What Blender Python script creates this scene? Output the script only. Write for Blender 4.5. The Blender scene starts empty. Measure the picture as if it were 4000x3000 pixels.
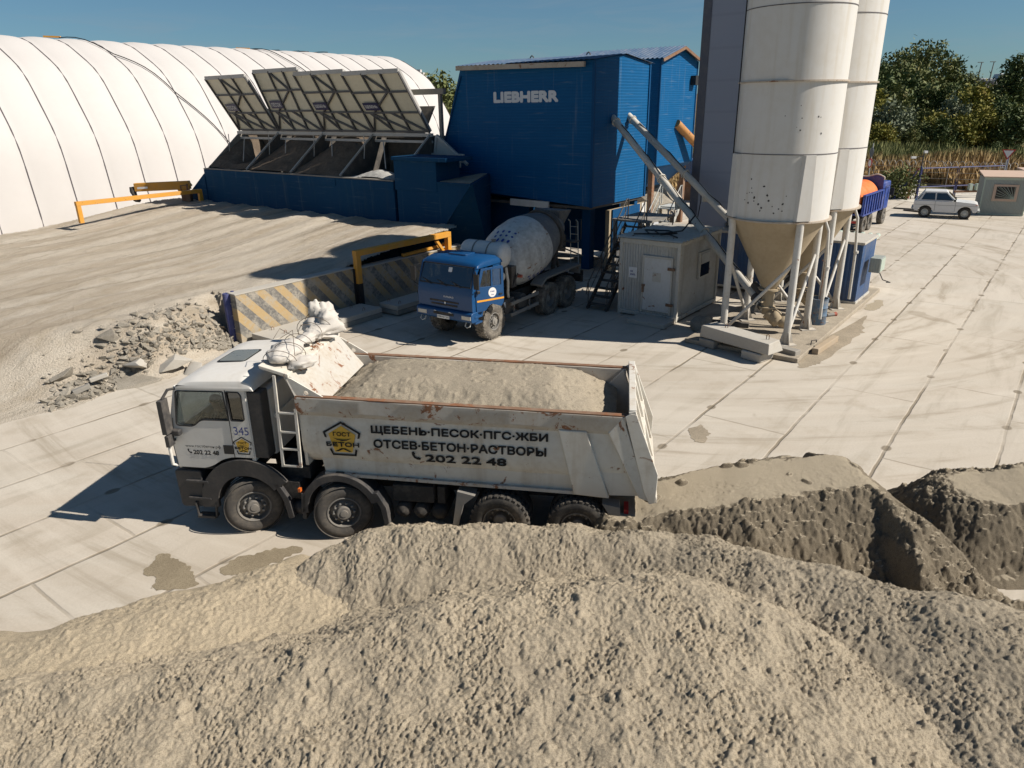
import bpy, bmesh, math, random
import numpy as np
from mathutils import Vector, Matrix, noise as mnoise
from mathutils.geometry import delaunay_2d_cdt
R = math.radians
random.seed(7); np.random.seed(7)
scene = bpy.context.scene
# ------------------------------------------------------------------ camera
FPX, PITCH, ROLL, CAMH = 2835.85, R(20.978), R(-0.8976), 7.5604
_fw = Vector((0, math.cos(PITCH), -math.sin(PITCH))); _u0 = Vector((0, math.sin(PITCH), math.cos(PITCH))); _r0 = Vector((1, 0, 0))
_rt = _r0*math.cos(ROLL)+_u0*math.sin(ROLL); _up = _u0*math.cos(ROLL)-_r0*math.sin(ROLL)
CAM = Vector((0, 0, CAMH))
cd = bpy.data.cameras.new('camera'); cam = bpy.data.objects.new('camera', cd); scene.collection.objects.link(cam)
cam.matrix_world = Matrix(((_rt.x, _up.x, -_fw.x, 0), (_rt.y, _up.y, -_fw.y, 0), (_rt.z, _up.z, -_fw.z, CAMH), (0, 0, 0, 1)))
cd.sensor_fit = 'HORIZONTAL'; cd.sensor_width = 36; cd.lens = FPX/4000*36; cd.clip_start = .1; cd.clip_end = 6000
scene.camera = cam
# ------------------------------------------------------------------ light
SUN_AZ, SUN_EL = R(-12.5), R(41.5)          # plan angle of the sun from +X, elevation
w = bpy.data.worlds.new('World'); scene.world = w; w.use_nodes = True
nt = w.node_tree; nt.nodes.clear()
sky = nt.nodes.new('ShaderNodeTexSky'); sky.sky_type = 'NISHITA'; sky.sun_disc = False
sky.sun_elevation = SUN_EL; sky.sun_rotation = R(90)-SUN_AZ
sky.altitude = 0; sky.air_density = 1.0; sky.dust_density = .1; sky.ozone_density = 2.5
bg = nt.nodes.new('ShaderNodeBackground'); bg.inputs['Strength'].default_value = .055
# faint, thin cirrus streaks in the sky
tc = nt.nodes.new('ShaderNodeTexCoord'); mp = nt.nodes.new('ShaderNodeMapping'); mp.inputs['Scale'].default_value = (3, 3, 22)
nz = nt.nodes.new('ShaderNodeTexNoise'); nz.inputs['Scale'].default_value = 2.2; nz.inputs['Detail'].default_value = 8; nz.inputs['Roughness'].default_value = .6; nz.inputs['Distortion'].default_value = .6
cr = nt.nodes.new('ShaderNodeValToRGB'); cr.color_ramp.elements[0].position = .52; cr.color_ramp.elements[1].position = .8
cr.color_ramp.elements[0].color = (0, 0, 0, 1); cr.color_ramp.elements[1].color = (.28, .28, .28, 1)
mxs = nt.nodes.new('ShaderNodeMix'); mxs.data_type = 'RGBA'; mxs.inputs['B'].default_value = (3.6, 4.3, 5.0, 1)
hs = nt.nodes.new('ShaderNodeHueSaturation'); hs.inputs['Saturation'].default_value = .92; hs.inputs['Hue'].default_value = .49
wo = nt.nodes.new('ShaderNodeOutputWorld')
L = nt.links.new
L(tc.outputs['Generated'], mp.inputs['Vector']); L(mp.outputs[0], nz.inputs['Vector']); L(nz.outputs[0], cr.inputs[0])
tn0 = nt.nodes.new('ShaderNodeMix'); tn0.data_type = 'RGBA'; tn0.blend_type = 'MULTIPLY'; tn0.inputs['Factor'].default_value = 1; tn0.inputs['B'].default_value = (.42, .63, .83, 1)
L(sky.outputs[0], tn0.inputs['A']); L(tn0.outputs['Result'], hs.inputs['Color']); L(hs.outputs[0], mxs.inputs['A']); L(cr.outputs[0], mxs.inputs['Factor'])
L(mxs.outputs['Result'], bg.inputs['Color']); L(bg.outputs[0], wo.inputs[0])
sl = bpy.data.lights.new('sun', 'SUN'); sl.energy = 5.0; sl.angle = R(.53); sl.color = (1, .93, .83)
so = bpy.data.objects.new('sun', sl); scene.collection.objects.link(so)
SUND = Vector((math.cos(SUN_AZ)*math.cos(SUN_EL), math.sin(SUN_AZ)*math.cos(SUN_EL), math.sin(SUN_EL)))
so.rotation_euler = SUND.to_track_quat('Z', 'Y').to_euler(); so.location = (40, -10, 40)
vs = scene.view_settings; vs.view_transform = 'Standard'; vs.look = 'None'; vs.exposure = .45; vs.gamma = 1
# ------------------------------------------------------------------ plan helpers (4000 x 3000 measuring grid of the survey photo)
def ray(u, v): return (_fw+_rt*((u-2000)/FPX)-_up*((v-1500)/FPX)).normalized()
def G(u, v, h=0.):
    d = ray(u, v); return CAM+d*((h-CAMH)/d.z)
def YP(u, v, y):
    d = ray(u, v); return CAM+d*(y/d.y)
GA = R(52.5); ca, sa = math.cos(GA), math.sin(GA)
def W(s, t, z=0.): return Vector((s*ca-t*sa, s*sa+t*ca, z))      # site grid (s away-right, t away-left) to world
def ST(p): return (p.x*ca+p.y*sa, -p.x*sa+p.y*ca)
# ------------------------------------------------------------------ mesh building
COL = scene.collection
class MB:
    def __init__(s): s.v = []; s.f = []; s.M = Matrix(); s.cuts = []
    def cut(s): s.cuts.append((len(s.v), len(s.f))); return s      # what follows becomes an object of its own
    def add(s, vs, fs):
        o = len(s.v); M = s.M
        s.v += [tuple(M @ Vector(p)) for p in vs]; s.f += [tuple(i+o for i in f) for f in fs]; return s
    def box(s, x0, x1, y0, y1, z0, z1):
        return s.add([(x0,y0,z0),(x1,y0,z0),(x1,y1,z0),(x0,y1,z0),(x0,y0,z1),(x1,y0,z1),(x1,y1,z1),(x0,y1,z1)],
                     [(0,3,2,1),(4,5,6,7),(0,1,5,4),(1,2,6,5),(2,3,7,6),(3,0,4,7)])
    def hexa(s, p): return s.add(p, [(0,3,2,1),(4,5,6,7),(0,1,5,4),(1,2,6,5),(2,3,7,6),(3,0,4,7)])
    def prism(s, poly, ax, d0, d1):
        # poly in the plane normal to ax: x->(y,z), y->(x,z), z->(x,y)
        def P(q, d): return {'x': (d, q[0], q[1]), 'y': (q[0], d, q[1]), 'z': (q[0], q[1], d)}[ax]
        n = len(poly); vs = [P(q, d0) for q in poly]+[P(q, d1) for q in poly]
        return s.add(vs, [tuple(range(n))[::-1], tuple(range(n, 2*n))]+[(i, (i+1) % n, n+(i+1) % n, n+i) for i in range(n)])
    def beam(s, a, b, wd, ht=None, roll=0):
        a = Vector(a); b = Vector(b); ht = ht or wd; d = (b-a).normalized()
        u = Vector((0, 0, 1)) if abs(d.z) < .95 else Vector((0, 1, 0))
        x = d.cross(u).normalized(); y = x.cross(d).normalized()
        if roll: x, y = x*math.cos(roll)+y*math.sin(roll), y*math.cos(roll)-x*math.sin(roll)
        c = [(-wd/2,-ht/2),(wd/2,-ht/2),(wd/2,ht/2),(-wd/2,ht/2)]
        return s.add([a+x*i+y*j for i, j in c]+[b+x*i+y*j for i, j in c], [(0,3,2,1),(4,5,6,7),(0,1,5,4),(1,2,6,5),(2,3,7,6),(3,0,4,7)])
    def tube(s, pts, r, n=10, caps=True, closed=False):
        pts = [Vector(p) for p in pts]; m = len(pts); rs = r if isinstance(r, (list, tuple)) else [r]*m
        vs = []; pu = None
        for i, p in enumerate(pts):
            if closed: d = pts[(i+1) % m]-pts[i-1]
            else: d = pts[min(i+1, m-1)]-pts[max(i-1, 0)]
            d.normalize()
            if pu is None: pu = (Vector((0, 0, 1)) if abs(d.z) < .9 else Vector((1, 0, 0)))
            x = d.cross(pu)
            if x.length < 1e-4: x = d.orthogonal()
            x.normalize(); y = x.cross(d).normalized(); pu = y
            vs += [p+x*(rs[i]*math.cos(k*2*math.pi/n))+y*(rs[i]*math.sin(k*2*math.pi/n)) for k in range(n)]
        fs = []
        for i in range(m if closed else m-1):
            j = (i+1) % m
            fs += [(i*n+k, i*n+(k+1) % n, j*n+(k+1) % n, j*n+k) for k in range(n)]
        if caps and not closed: fs += [tuple(range(n))[::-1], tuple((m-1)*n+k for k in range(n))]
        return s.add(vs, fs)
    def lathe(s, prof, n=32, ax='z', o=(0, 0, 0), closed=False, cap=True):
        o = Vector(o); vs = []
        for r, h in prof:
            for k in range(n):
                c, q = r*math.cos(k*2*math.pi/n), r*math.sin(k*2*math.pi/n)
                vs.append(o+Vector({'z': (c, q, h), 'y': (c, h, q), 'x': (h, c, q)}[ax]))
        m = len(prof); fs = []
        for i in range(m if closed else m-1):
            j = (i+1) % m
            fs += [(i*n+k, i*n+(k+1) % n, j*n+(k+1) % n, j*n+k) for k in range(n)]
        if not closed:
            if prof[0][0] > 1e-5 and cap: fs.append(tuple(range(n)))
            if prof[-1][0] > 1e-5: fs.append(tuple((m-1)*n+k for k in range(n)))
        return s.add(vs, fs)
    def blob(s, c, r, n=10, amp=.25, fr=1.5, seed=0, flat=1.):
        c = Vector(c); r = Vector(r) if not isinstance(r, (int, float)) else Vector((r, r, r)); vs = []; m = n//2+1
        for i in range(m+1):
            th = math.pi*i/m
            for k in range(n):
                d = Vector((math.sin(th)*math.cos(k*2*math.pi/n), math.sin(th)*math.sin(k*2*math.pi/n), math.cos(th)*flat))
                q = 1+amp*mnoise.noise(d*fr+Vector((seed*7.3, seed*3.1, seed)))*2
                vs.append(c+Vector((d.x*r.x, d.y*r.y, d.z*r.z))*q)
        fs = [(i*n+k, (i+1)*n+k, (i+1)*n+(k+1) % n, i*n+(k+1) % n) for i in range(m) for k in range(n)]
        return s.add(vs, fs)
    def plate(s, outer, holes, M, th):
        # flat plate with holes: loops in local (x, y), thickness th towards -z of M
        pts = []; edges = []
        for lp in [outer]+holes:
            o = len(pts); pts += [Vector(p) for p in lp]; edges += [(o+i, o+(i+1) % len(lp)) for i in range(len(lp))]
        v2, e2, f2, _, _, _ = delaunay_2d_cdt(pts, edges, [], 0, 1e-6)
        def inside(p, lp):
            c = False; j = len(lp)-1
            for i in range(len(lp)):
                a, b = lp[i], lp[j]
                if (a[1] > p[1]) != (b[1] > p[1]) and p[0] < (b[0]-a[0])*(p[1]-a[1])/(b[1]-a[1])+a[0]: c = not c
                j = i
            return c
        tri = []
        for f in f2:
            cx = sum(v2[i].x for i in f)/len(f); cy = sum(v2[i].y for i in f)/len(f)
            if inside((cx, cy), outer) and not any(inside((cx, cy), h) for h in holes):
                ar = sum(v2[f[i]].x*v2[f[(i+1) % len(f)]].y-v2[f[(i+1) % len(f)]].x*v2[f[i]].y for i in range(len(f)))
                tri.append(tuple(f) if ar > 0 else tuple(f)[::-1])
        n = len(v2); vs = [M @ Vector((p.x, p.y, 0)) for p in v2]+[M @ Vector((p.x, p.y, -th)) for p in v2]
        cnt = {}
        for f in tri:
            for i in range(len(f)): cnt[(f[i], f[(i+1) % len(f)])] = 1
        fs = list(tri)+[tuple(i+n for i in f)[::-1] for f in tri]
        fs += [(b, a, a+n, b+n) for (a, b) in cnt if (b, a) not in cnt]
        return s.add(vs, fs)
def rrect(x0, x1, y0, y1, r, n=4):
    o = []
    for cx, cy, a in ((x1-r, y1-r, 0), (x0+r, y1-r, 90), (x0+r, y0+r, 180), (x1-r, y0+r, 270)):
        o += [(cx+r*math.cos(R(a+90*i/n)), cy+r*math.sin(R(a+90*i/n))) for i in range(n+1)]
    return o
def rpoly(poly, r, n=4):
    o = []; m = len(poly)
    for i in range(m):
        p = Vector(poly[i]); a = Vector(poly[i-1]); b = Vector(poly[(i+1) % m]); rr = r[i] if isinstance(r, (list, tuple)) else r
        if rr <= 0: o.append((p.x, p.y)); continue
        da = (a-p); db = (b-p); q = min(rr, da.length*.45, db.length*.45); pa = p+da.normalized()*q; pb = p+db.normalized()*q
        for k in range(n+1):
            t = k/n; c = pa*(1-t)**2+p*2*t*(1-t)+pb*t*t; o.append((c.x, c.y))
    return o
def finish(me, sm=None):
    if sm is not None:
        me.shade_smooth(); me.set_sharp_from_angle(angle=R(sm))
def obj(name, mb, mat, parent=None, bevel=0, smooth=None, seg=2, weld=False, sub=0):
    if mb.cuts:
        cs = [(0, 0)]+mb.cuts+[(len(mb.v), len(mb.f))]; out = None
        for (v0, f0), (v1, f1) in zip(cs[:-1], cs[1:]):
            if v1 > v0:
                q = MB(); q.v = mb.v[v0:v1]; q.f = [tuple(i-v0 for i in f) for f in mb.f[f0:f1]]; out = obj(name, q, mat, parent, bevel, smooth, seg, weld, sub)
        return out
    me = bpy.data.meshes.new(name); me.from_pydata(mb.v, [], mb.f)
    bm = bmesh.new(); bm.from_mesh(me)
    if weld: bmesh.ops.remove_doubles(bm, verts=bm.verts, dist=1e-4)
    bmesh.ops.recalc_face_normals(bm, faces=bm.faces); bm.to_mesh(me); bm.free()
    me.materials.append(mat); finish(me, smooth)
    o = bpy.data.objects.new(name, me); COL.objects.link(o)
    if parent: o.parent = parent
    if bevel:
        md = o.modifiers.new('bevel', 'BEVEL'); md.width = bevel; md.segments = seg; md.limit_method = 'ANGLE'; md.angle_limit = R(35)
        if smooth is None: me.shade_smooth(); md.harden_normals = True
    if sub:
        md = o.modifiers.new('subdivision', 'SUBSURF'); md.levels = sub; md.render_levels = sub
    return o
def tag(o, label=None, cat=None, group=None, kind=None):
    if label: o['label'] = label
    if cat: o['category'] = cat
    if group: o['group'] = group
    if kind: o['kind'] = kind
    return o
def empty(name, loc, rz=0, label=None, cat=None, group=None):
    o = bpy.data.objects.new(name, None); COL.objects.link(o); o.location = loc; o.rotation_euler = (0, 0, rz); o.empty_display_size = .3
    return tag(o, label, cat, group)
def copy_tree(o, parent=None):
    c = o.copy(); COL.objects.link(c)
    if parent: c.parent = parent
    for ch in o.children: copy_tree(ch, c)
    return c
def text2d(txt, bold=.0, res=3):
    # lettering outline as flat triangles: list of 2-D verts and faces, unit cap height about .7
    cu = bpy.data.curves.new('lettering_curve', 'FONT'); cu.body = txt; cu.offset = bold; cu.resolution_u = res; cu.fill_mode = 'FRONT'
    to = bpy.data.objects.new('lettering_source', cu); COL.objects.link(to)
    dg = bpy.context.evaluated_depsgraph_get(); dg.update(); me = bpy.data.meshes.new_from_object(to.evaluated_get(dg))
    v = [(p.co.x, p.co.y) for p in me.vertices]; f = [tuple(p.vertices) for p in me.polygons]
    bpy.data.objects.remove(to); bpy.data.curves.remove(cu); bpy.data.meshes.remove(me)
    return v, f
def lettering(mb, txt, x0, x1, y0, y1, fn, bold=.0, keep=False):
    # fits the text into the box; fn maps (x, y) of the surface to a point
    v, f = text2d(txt, 0)
    if not v: return mb
    ax = min(p[0] for p in v); bx = max(p[0] for p in v); ay = min(p[1] for p in v); by = max(p[1] for p in v)
    h = abs(y1-y0)*bold*1.15; cx, cy = (x0+x1)/2, (y0+y1)/2; k0 = 1-2*h/abs(x1-x0); k1 = 1-2*h/abs(y1-y0)
    e = .01; P = fn(cx, cy); nn = (fn(cx+e, cy)-P).cross(fn(cx, cy+e)-P).normalized()
    # heavy weight: the outline is laid down several times, each a hair prouder and shifted
    sh = [(0, 0)]+([(math.cos(a)*h, math.sin(a)*h) for a in (.4, 1.2, 2, 2.75, 3.55, 4.3, 5.1, 5.9)] if bold else [])
    for i, (dx, dy) in enumerate(sh):
        mb.add([fn(cx+(x0-cx+(p[0]-ax)/(bx-ax)*(x1-x0))*k0+dx, cy+(y0-cy+(p[1]-ay)/(by-ay)*(y1-y0))*k1+dy)+nn*(.0004*i)*(1 if (x1-x0) > -9 else 1) for p in v], f)
    return mb
# ------------------------------------------------------------------ materials
def newmat(name):
    m = bpy.data.materials.new(name); m.use_nodes = True; t = m.node_tree; b = t.nodes['Principled BSDF']; return m, t, b
class NT:
    def __init__(s, t): s.t = t
    def n(s, ty, **k):
        x = s.t.nodes.new(ty)
        for a, b in k.items():
            if a.startswith('_'): setattr(x, a[1:], b)
            else: x.inputs[a.replace('_', ' ')].default_value = b
        return x
    def l(s, a, b): s.t.links.new(a, b)
    def noise(s, vec, sc, det=5, rough=.55, dist=0., scale3=None):
        if scale3:
            mp = s.n('ShaderNodeMapping'); mp.inputs['Scale'].default_value = scale3; s.l(vec, mp.inputs['Vector']); vec = mp.outputs[0]
        x = s.n('ShaderNodeTexNoise'); x.inputs['Scale'].default_value = sc; x.inputs['Detail'].default_value = det; x.inputs['Roughness'].default_value = rough; x.inputs['Distortion'].default_value = dist
        s.l(vec, x.inputs['Vector']); return x.outputs[0]
    def ramp(s, x, a, b, c0=0., c1=1.):
        r = s.n('ShaderNodeMapRange'); r.interpolation_type = 'SMOOTHSTEP'
        r.inputs['From Min'].default_value = a; r.inputs['From Max'].default_value = b; r.inputs['To Min'].default_value = c0; r.inputs['To Max'].default_value = c1
        s.l(x, r.inputs['Value']); return r.outputs[0]
    def math(s, op, a, b=None, clamp=False):
        x = s.n('ShaderNodeMath', _operation=op, _use_clamp=clamp)
        for i, q in enumerate((a, b)):
            if q is None: continue
            if isinstance(q, (int, float)): x.inputs[i].default_value = q
            else: s.l(q, x.inputs[i])
        return x.outputs[0]
    def mix(s, f, a, b):
        x = s.n('ShaderNodeMix', _data_type='RGBA')
        for nm, q in (('Factor', f), ('A', a), ('B', b)):
            if isinstance(q, (int, float)): x.inputs[nm].default_value = q
            elif isinstance(q, tuple): x.inputs[nm].default_value = (*q, 1)
            else: s.l(q, x.inputs[nm])
        return x.outputs['Result']
    def bump(s, h, st, d, bsdf, prev=None):
        x = s.n('ShaderNodeBump'); x.inputs['Strength'].default_value = st; x.inputs['Distance'].default_value = d
        s.l(h, x.inputs['Height'])
        if prev: s.l(prev, x.inputs['Normal'])
        s.l(x.outputs[0], bsdf.inputs['Normal']); return x.outputs[0]
    def pos(s, obj=True):
        x = s.n('ShaderNodeTexCoord'); return x.outputs['Object']
DUST = (.30, .26, .20)
def paint(name, col, rough=.5, dust=.35, dustcol=DUST, rust=0., metal=0., sc=1.5, var=.12, streak=0., lines=None, bump=0., low=None, spec=.5, scuff=0.):
    # painted or bare surface with uneven dust, optional rust blotches, vertical streaks and ribs
    m, t, b = newmat(name); N = NT(t); p = N.pos()
    n1 = N.noise(p, sc, 6, .62); n2 = N.noise(p, sc*7, 4, .6)
    dark = tuple(c*(1-var) for c in col); lite = tuple(min(c*(1+var), .9) for c in col)
    c = N.mix(n1, dark, lite)
    f = N.math('MULTIPLY', N.ramp(N.math('ADD', N.math('MULTIPLY', n1, .65), N.math('MULTIPLY', n2, .35)), .38, .72), dust)
    if low:   # more dust towards the ground, as splashed road dirt
        sx = N.n('ShaderNodeSeparateXYZ'); N.l(p, sx.inputs[0])
        lw = N.ramp(N.math('ADD', sx.outputs['Z'], N.math('MULTIPLY', n1, .8*(low[1]-low[0]))), low[1]+.3*(low[1]-low[0]), low[0], 0, low[2]); f = N.math('MAXIMUM', f, lw)
    c = N.mix(f, c, dustcol)
    if streak:
        st = N.noise(p, 3.2, 5, .6, 0, (1, 1, .07)); c = N.mix(N.math('MULTIPLY', N.ramp(st, .5, .75), streak), c, dustcol)
    if scuff:   # pale horizontal rub marks and dried cement along the sheet joints
        hs_ = N.noise(p, 2.0, 6, .65, .2, (.22, .22, 5.)); c = N.mix(N.math('MULTIPLY', N.ramp(hs_, .57, .74), scuff), c, (.22, .27, .30)); v_ = N.noise(p, 1.7, 5, .6, .3, (2.2, 2.2, .12)); c = N.mix(N.math('MULTIPLY', N.ramp(v_, .58, .75), scuff*.8), c, (.20, .24, .26))
    if rust:
        r1 = N.noise(p, sc*2.2, 8, .68, .8); rm = N.ramp(r1, .66-.12*rust, .70-.10*rust)
        c = N.mix(rm, c, N.mix(n2, (.13, .045, .018), (.27, .125, .06)))
    b.inputs['Roughness'].default_value = rough; b.inputs['Metallic'].default_value = metal; b.inputs['Specular IOR Level'].default_value = spec
    N.l(N.math('MINIMUM', N.math('ADD', f, rough), .95), b.inputs['Roughness'])
    prev = None
    if lines:
        ax, per, amp, dk = lines   # ribs across one axis
        sx = N.n('ShaderNodeSeparateXYZ'); N.l(p, sx.inputs[0]); q = sx.outputs[ax] if len(ax) == 1 else N.math('ADD', sx.outputs['X'], sx.outputs['Y'])
        fr = N.math('FRACT', N.math('DIVIDE', q, per))
        tri = N.math('ABSOLUTE', N.math('SUBTRACT', fr, .5)); h = N.ramp(tri, .1, .4)
        if dk:
            gr = N.ramp(tri, .43, .49); c = N.mix(N.math('MULTIPLY', gr, dk), c, tuple(x*.35 for x in col))
        prev = N.bump(h, 1., amp, b)
    if bump: N.bump(n2, bump, .02, b, prev)
    N.l(c, b.inputs['Base Color'])
    return m
def plain(name, col, rough=.5, metal=0., emit=None):
    m, t, b = newmat(name); N = NT(t); n1 = N.noise(N.pos(), 6, 4, .6)
    N.l(N.mix(n1, tuple(c*.85 for c in col), tuple(min(1, c*1.12) for c in col)), b.inputs['Base Color'])
    b.inputs['Roughness'].default_value = rough; b.inputs['Metallic'].default_value = metal
    return m
def glass(name, tint=(.5, .55, .55), refl=.12, dark=0.):
    m, t, b = newmat(name); N = NT(t); t.nodes.remove(b); o = t.nodes['Material Output']
    tr = N.n('ShaderNodeBsdfTransparent'); tr.inputs[0].default_value = (*tint, 1)
    gl = N.n('ShaderNodeBsdfGlossy'); gl.inputs['Roughness'].default_value = .03; gl.inputs[0].default_value = (.9, .95, 1, 1)
    fz = N.n('ShaderNodeFresnel'); fz.inputs[0].default_value = 1.5
    df = N.n('ShaderNodeBsdfDiffuse'); df.inputs[0].default_value = (*DUST, 1)
    mx = N.n('ShaderNodeMixShader'); N.l(N.math('ADD', N.math('MULTIPLY', fz.outputs[0], .8), refl*.3), mx.inputs[0]); N.l(tr.outputs[0], mx.inputs[1]); N.l(gl.outputs[0], mx.inputs[2])
    m2 = N.n('ShaderNodeMixShader'); N.l(N.ramp(N.noise(N.pos(), 4, 5, .6), .45, .8, .0, .05), m2.inputs[0]); N.l(mx.outputs[0], m2.inputs[1]); N.l(df.outputs[0], m2.inputs[2])
    N.l(m2.outputs[0], o.inputs[0]); return m
def sandmat(name, dry, damp, bias=.0, sc=.6, fine=1., crust=None):
    m, t, b = newmat(name); N = NT(t); p = N.pos()
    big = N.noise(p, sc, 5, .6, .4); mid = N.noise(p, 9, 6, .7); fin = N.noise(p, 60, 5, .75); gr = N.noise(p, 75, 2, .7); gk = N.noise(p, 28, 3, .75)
    f = N.ramp(N.math('ADD', N.math('MULTIPLY', big, .7), N.math('MULTIPLY', mid, .3)), .35-bias, .65-bias)
    c = N.mix(f, damp, dry)
    c = N.mix(N.ramp(gr, .50, .70, 0, .75), c, tuple(x*.50 for x in damp)); c = N.mix(N.ramp(gk, .54, .70, 0, .6), c, tuple(x*.6 for x in damp)); c = N.mix(N.ramp(gr, .44, .28, 0, .5), c, tuple(min(.8, x*1.22) for x in dry))  # speckle: grain colour, its dark flecks also painting in small shaded pits
    c = N.mix(N.ramp(fin, .60, .82, 0, .5), c, tuple(min(1, x*1.35) for x in dry))
    if crust:   # level tops have dried out pale
        ge = N.n('ShaderNodeNewGeometry'); sx = N.n('ShaderNodeSeparateXYZ'); N.l(ge.outputs['Normal'], sx.inputs[0])
        c = N.mix(N.math('MULTIPLY', N.ramp(N.math('ADD', sx.outputs['Z'], N.math('MULTIPLY', N.math('SUBTRACT', big, .5), .12)), .915, .975), .9), c, crust)
    N.l(c, b.inputs['Base Color']); b.inputs['Roughness'].default_value = .95; b.inputs['Specular IOR Level'].default_value = .15
    q = N.bump(mid, .35*fine, .03, b); q = N.bump(fin, 1.*fine, .022, b, q); N.bump(gr, .8*fine, .009, b, q)
    return m
M = {}
M['white_truck'] = paint('white_truck_paint', (.64, .62, .58), .42, .28, (.42, .37, .30), sc=1.1, var=.05, streak=.15, low=(1.1, 1.9, .5))
M['white_body'] = paint('white_dump_body_paint', (.61, .585, .525), .5, .5, (.36, .28, .19), rust=.5, sc=1.2, var=.08, streak=.5, low=(1.1, 1.75, .55))
M['white_rusty'] = paint('rusty_white_paint', (.44, .42, .38), .6, .6, (.33, .25, .17), rust=.72, sc=1.6, var=.1, streak=.4)
M['rust'] = paint('rusty_steel', (.17, .085, .045), .8, .6, (.25, .20, .15), rust=1., sc=1.2, var=.3, streak=.4)
M['dark_plastic'] = paint('dusty_dark_plastic', (.028, .028, .03), .55, .55, (.17, .145, .12), sc=2.2)
M['chassis'] = paint('dirty_chassis', (.018, .017, .016), .8, .7, (.11, .095, .08), sc=2.5)
M['black'] = plain('black_rubber_trim', (.012, .012, .013), .6)
M['tyre'] = paint('dusty_tyre', (.022, .021, .02), .85, .75, (.17, .145, .115), sc=3.)
M['tyre_light'] = paint('muddy_tyre', (.07, .062, .052), .9, .9, (.30, .265, .22), sc=3.5)
M['tyre_dusty'] = paint('dusty_brown_tyre', (.055, .05, .045), .85, .85, (.15, .128, .10), sc=3.)
M['rim'] = paint('dusty_rim', (.15, .14, .125), .6, .7, (.23, .20, .165), sc=4)
M['nut'] = paint('worn_wheel_nut', (.30, .29, .27), .4, .3, metal=.7)
M['glass'] = glass('window_glass', (.74, .78, .78), .03)
M['glass_dark'] = glass('dark_window_glass', (.16, .18, .18), .3)
M['roof_hatch'] = paint('tinted_roof_hatch', (.12, .14, .14), .25, .25, sc=2)
M['letter_black'] = paint('black_lettering', (.014, .014, .015), .7, .12, (.2, .18, .16), sc=3, spec=.2)
M['letter_blue'] = plain('blue_lettering', (.03, .05, .22), .5)
M['letter_white'] = paint('white_lettering', (.62, .63, .65), .6, .2)
M['logo_yellow'] = paint('yellow_emblem_paint', (.62, .36, .02), .5, .35, (.35, .3, .2), sc=3)
M['orange_lens'] = plain('orange_marker_lens', (.55, .12, .02), .3)
M['red_lens'] = plain('red_lamp_lens', (.4, .02, .02), .3)
M['tarp'] = paint('white_tarpaulin', (.50, .47, .43), .85, .4, (.36, .31, .25), sc=3, bump=.2)
M['rope'] = plain('dark_rope', (.10, .075, .055), .9)
M['blue_truck'] = paint('blue_cab_paint', (.001, .048, .15), .38, .14, (.06, .09, .13), sc=1.4, var=.1, low=(.55, 1.1, .45))
M['white_drum'] = paint('cement_dusted_drum', (.55, .54, .51), .5, .85, (.27, .25, .225), rust=.4, sc=1.1, streak=.55)
M['drum_grey'] = paint('cement_crusted_drum', (.12, .12, .125), .8, .7, (.24, .23, .21), sc=2)
M['white_tank'] = paint('white_water_tank', (.58, .57, .55), .4, .35, sc=1.5)
M['grey_steel'] = paint('grey_dusty_steel', (.17, .165, .155), .6, .6, (.31, .27, .22), sc=2.5, rust=.3)
M['dark_steel'] = paint('dark_dusty_steel', (.05, .046, .042), .6, .6, (.20, .17, .14), sc=2.5)
M['yellow'] = paint('yellow_beam_paint', (.60, .27, .02), .55, .4, (.32, .25, .17), sc=2.5, rust=.2)
M['yellow_stripe'] = plain('orange_reflective_stripe', (.70, .32, .03), .5)
M['blue_plant'] = paint('blue_plant_cladding', (.0008, .080, .215), .6, .08, (.03, .10, .17), sc=.9, var=.1, streak=.12, lines=('Z', .125, .006, .4), spec=.15, scuff=.32)
M['blue_plain'] = paint('blue_plant_sheet', (.001, .055, .155), .6, .15, (.05, .09, .13), sc=1.2, spec=.15)
M['blue_bunker'] = paint('blue_bunker_paint', (.003, .046, .115), .75, .3, (.03, .065, .10), sc=.7, var=.15, streak=.35, bump=.15, spec=.12, scuff=.22)
M['blue_dark'] = paint('navy_post_paint', (.02, .03, .15), .45, .35, (.25, .23, .21), sc=3)
M['blue_cont'] = paint('blue_container_paint', (.008, .06, .18), .5, .45, (.17, .15, .12), sc=1.2, lines=('XY', .14, .02, .4), streak=.3, low=(0, .8, .5))
M['gutter'] = paint('rust_stained_gutter', (.42, .36, .29), .6, .5, (.22, .13, .07), sc=1.5, rust=.5)
M['roof_blue'] = paint('blue_roof_sheet', (.05, .10, .18), .5, .4, (.25, .25, .26), sc=1.5)
M['silo'] = paint('white_silo_paint', (.57, .555, .525), .6, .3, (.44, .38, .29), sc=.55, var=.06, streak=.5, rust=.0)
M['silo_panel'] = paint('white_silo_panel', (.55, .535, .505), .6, .35, (.45, .40, .33), sc=.6, var=.05, streak=.4)
M['silo_cone'] = paint('dust_coated_cone', (.36, .29, .195), .85, .7, (.27, .21, .13), sc=1.2, var=.15, streak=.35)
M['silo_leg'] = paint('white_leg_paint', (.56, .545, .51), .55, .5, (.34, .29, .22), sc=2, low=(.1, 1.4, .75), streak=.3, rust=.2)
M['chip'] = plain('bare_rusty_chip', (.05, .045, .045), .8)
M['tower'] = paint('lilac_grey_panel', (.27, .295, .37), .6, .15, (.33, .33, .35), sc=.5, var=.04, lines=('Z', 1.2, .008, .12))
M['tower_trim'] = paint('dark_grey_trim', (.075, .08, .11), .5, .2)
M['cont_white'] = paint('grimy_white_cabin_sheet', (.47, .465, .435), .6, .5, (.30, .26, .2), sc=1.3, lines=('XY', .11, .02, .25), streak=.45, rust=.12, low=(0, .6, .55))
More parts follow.
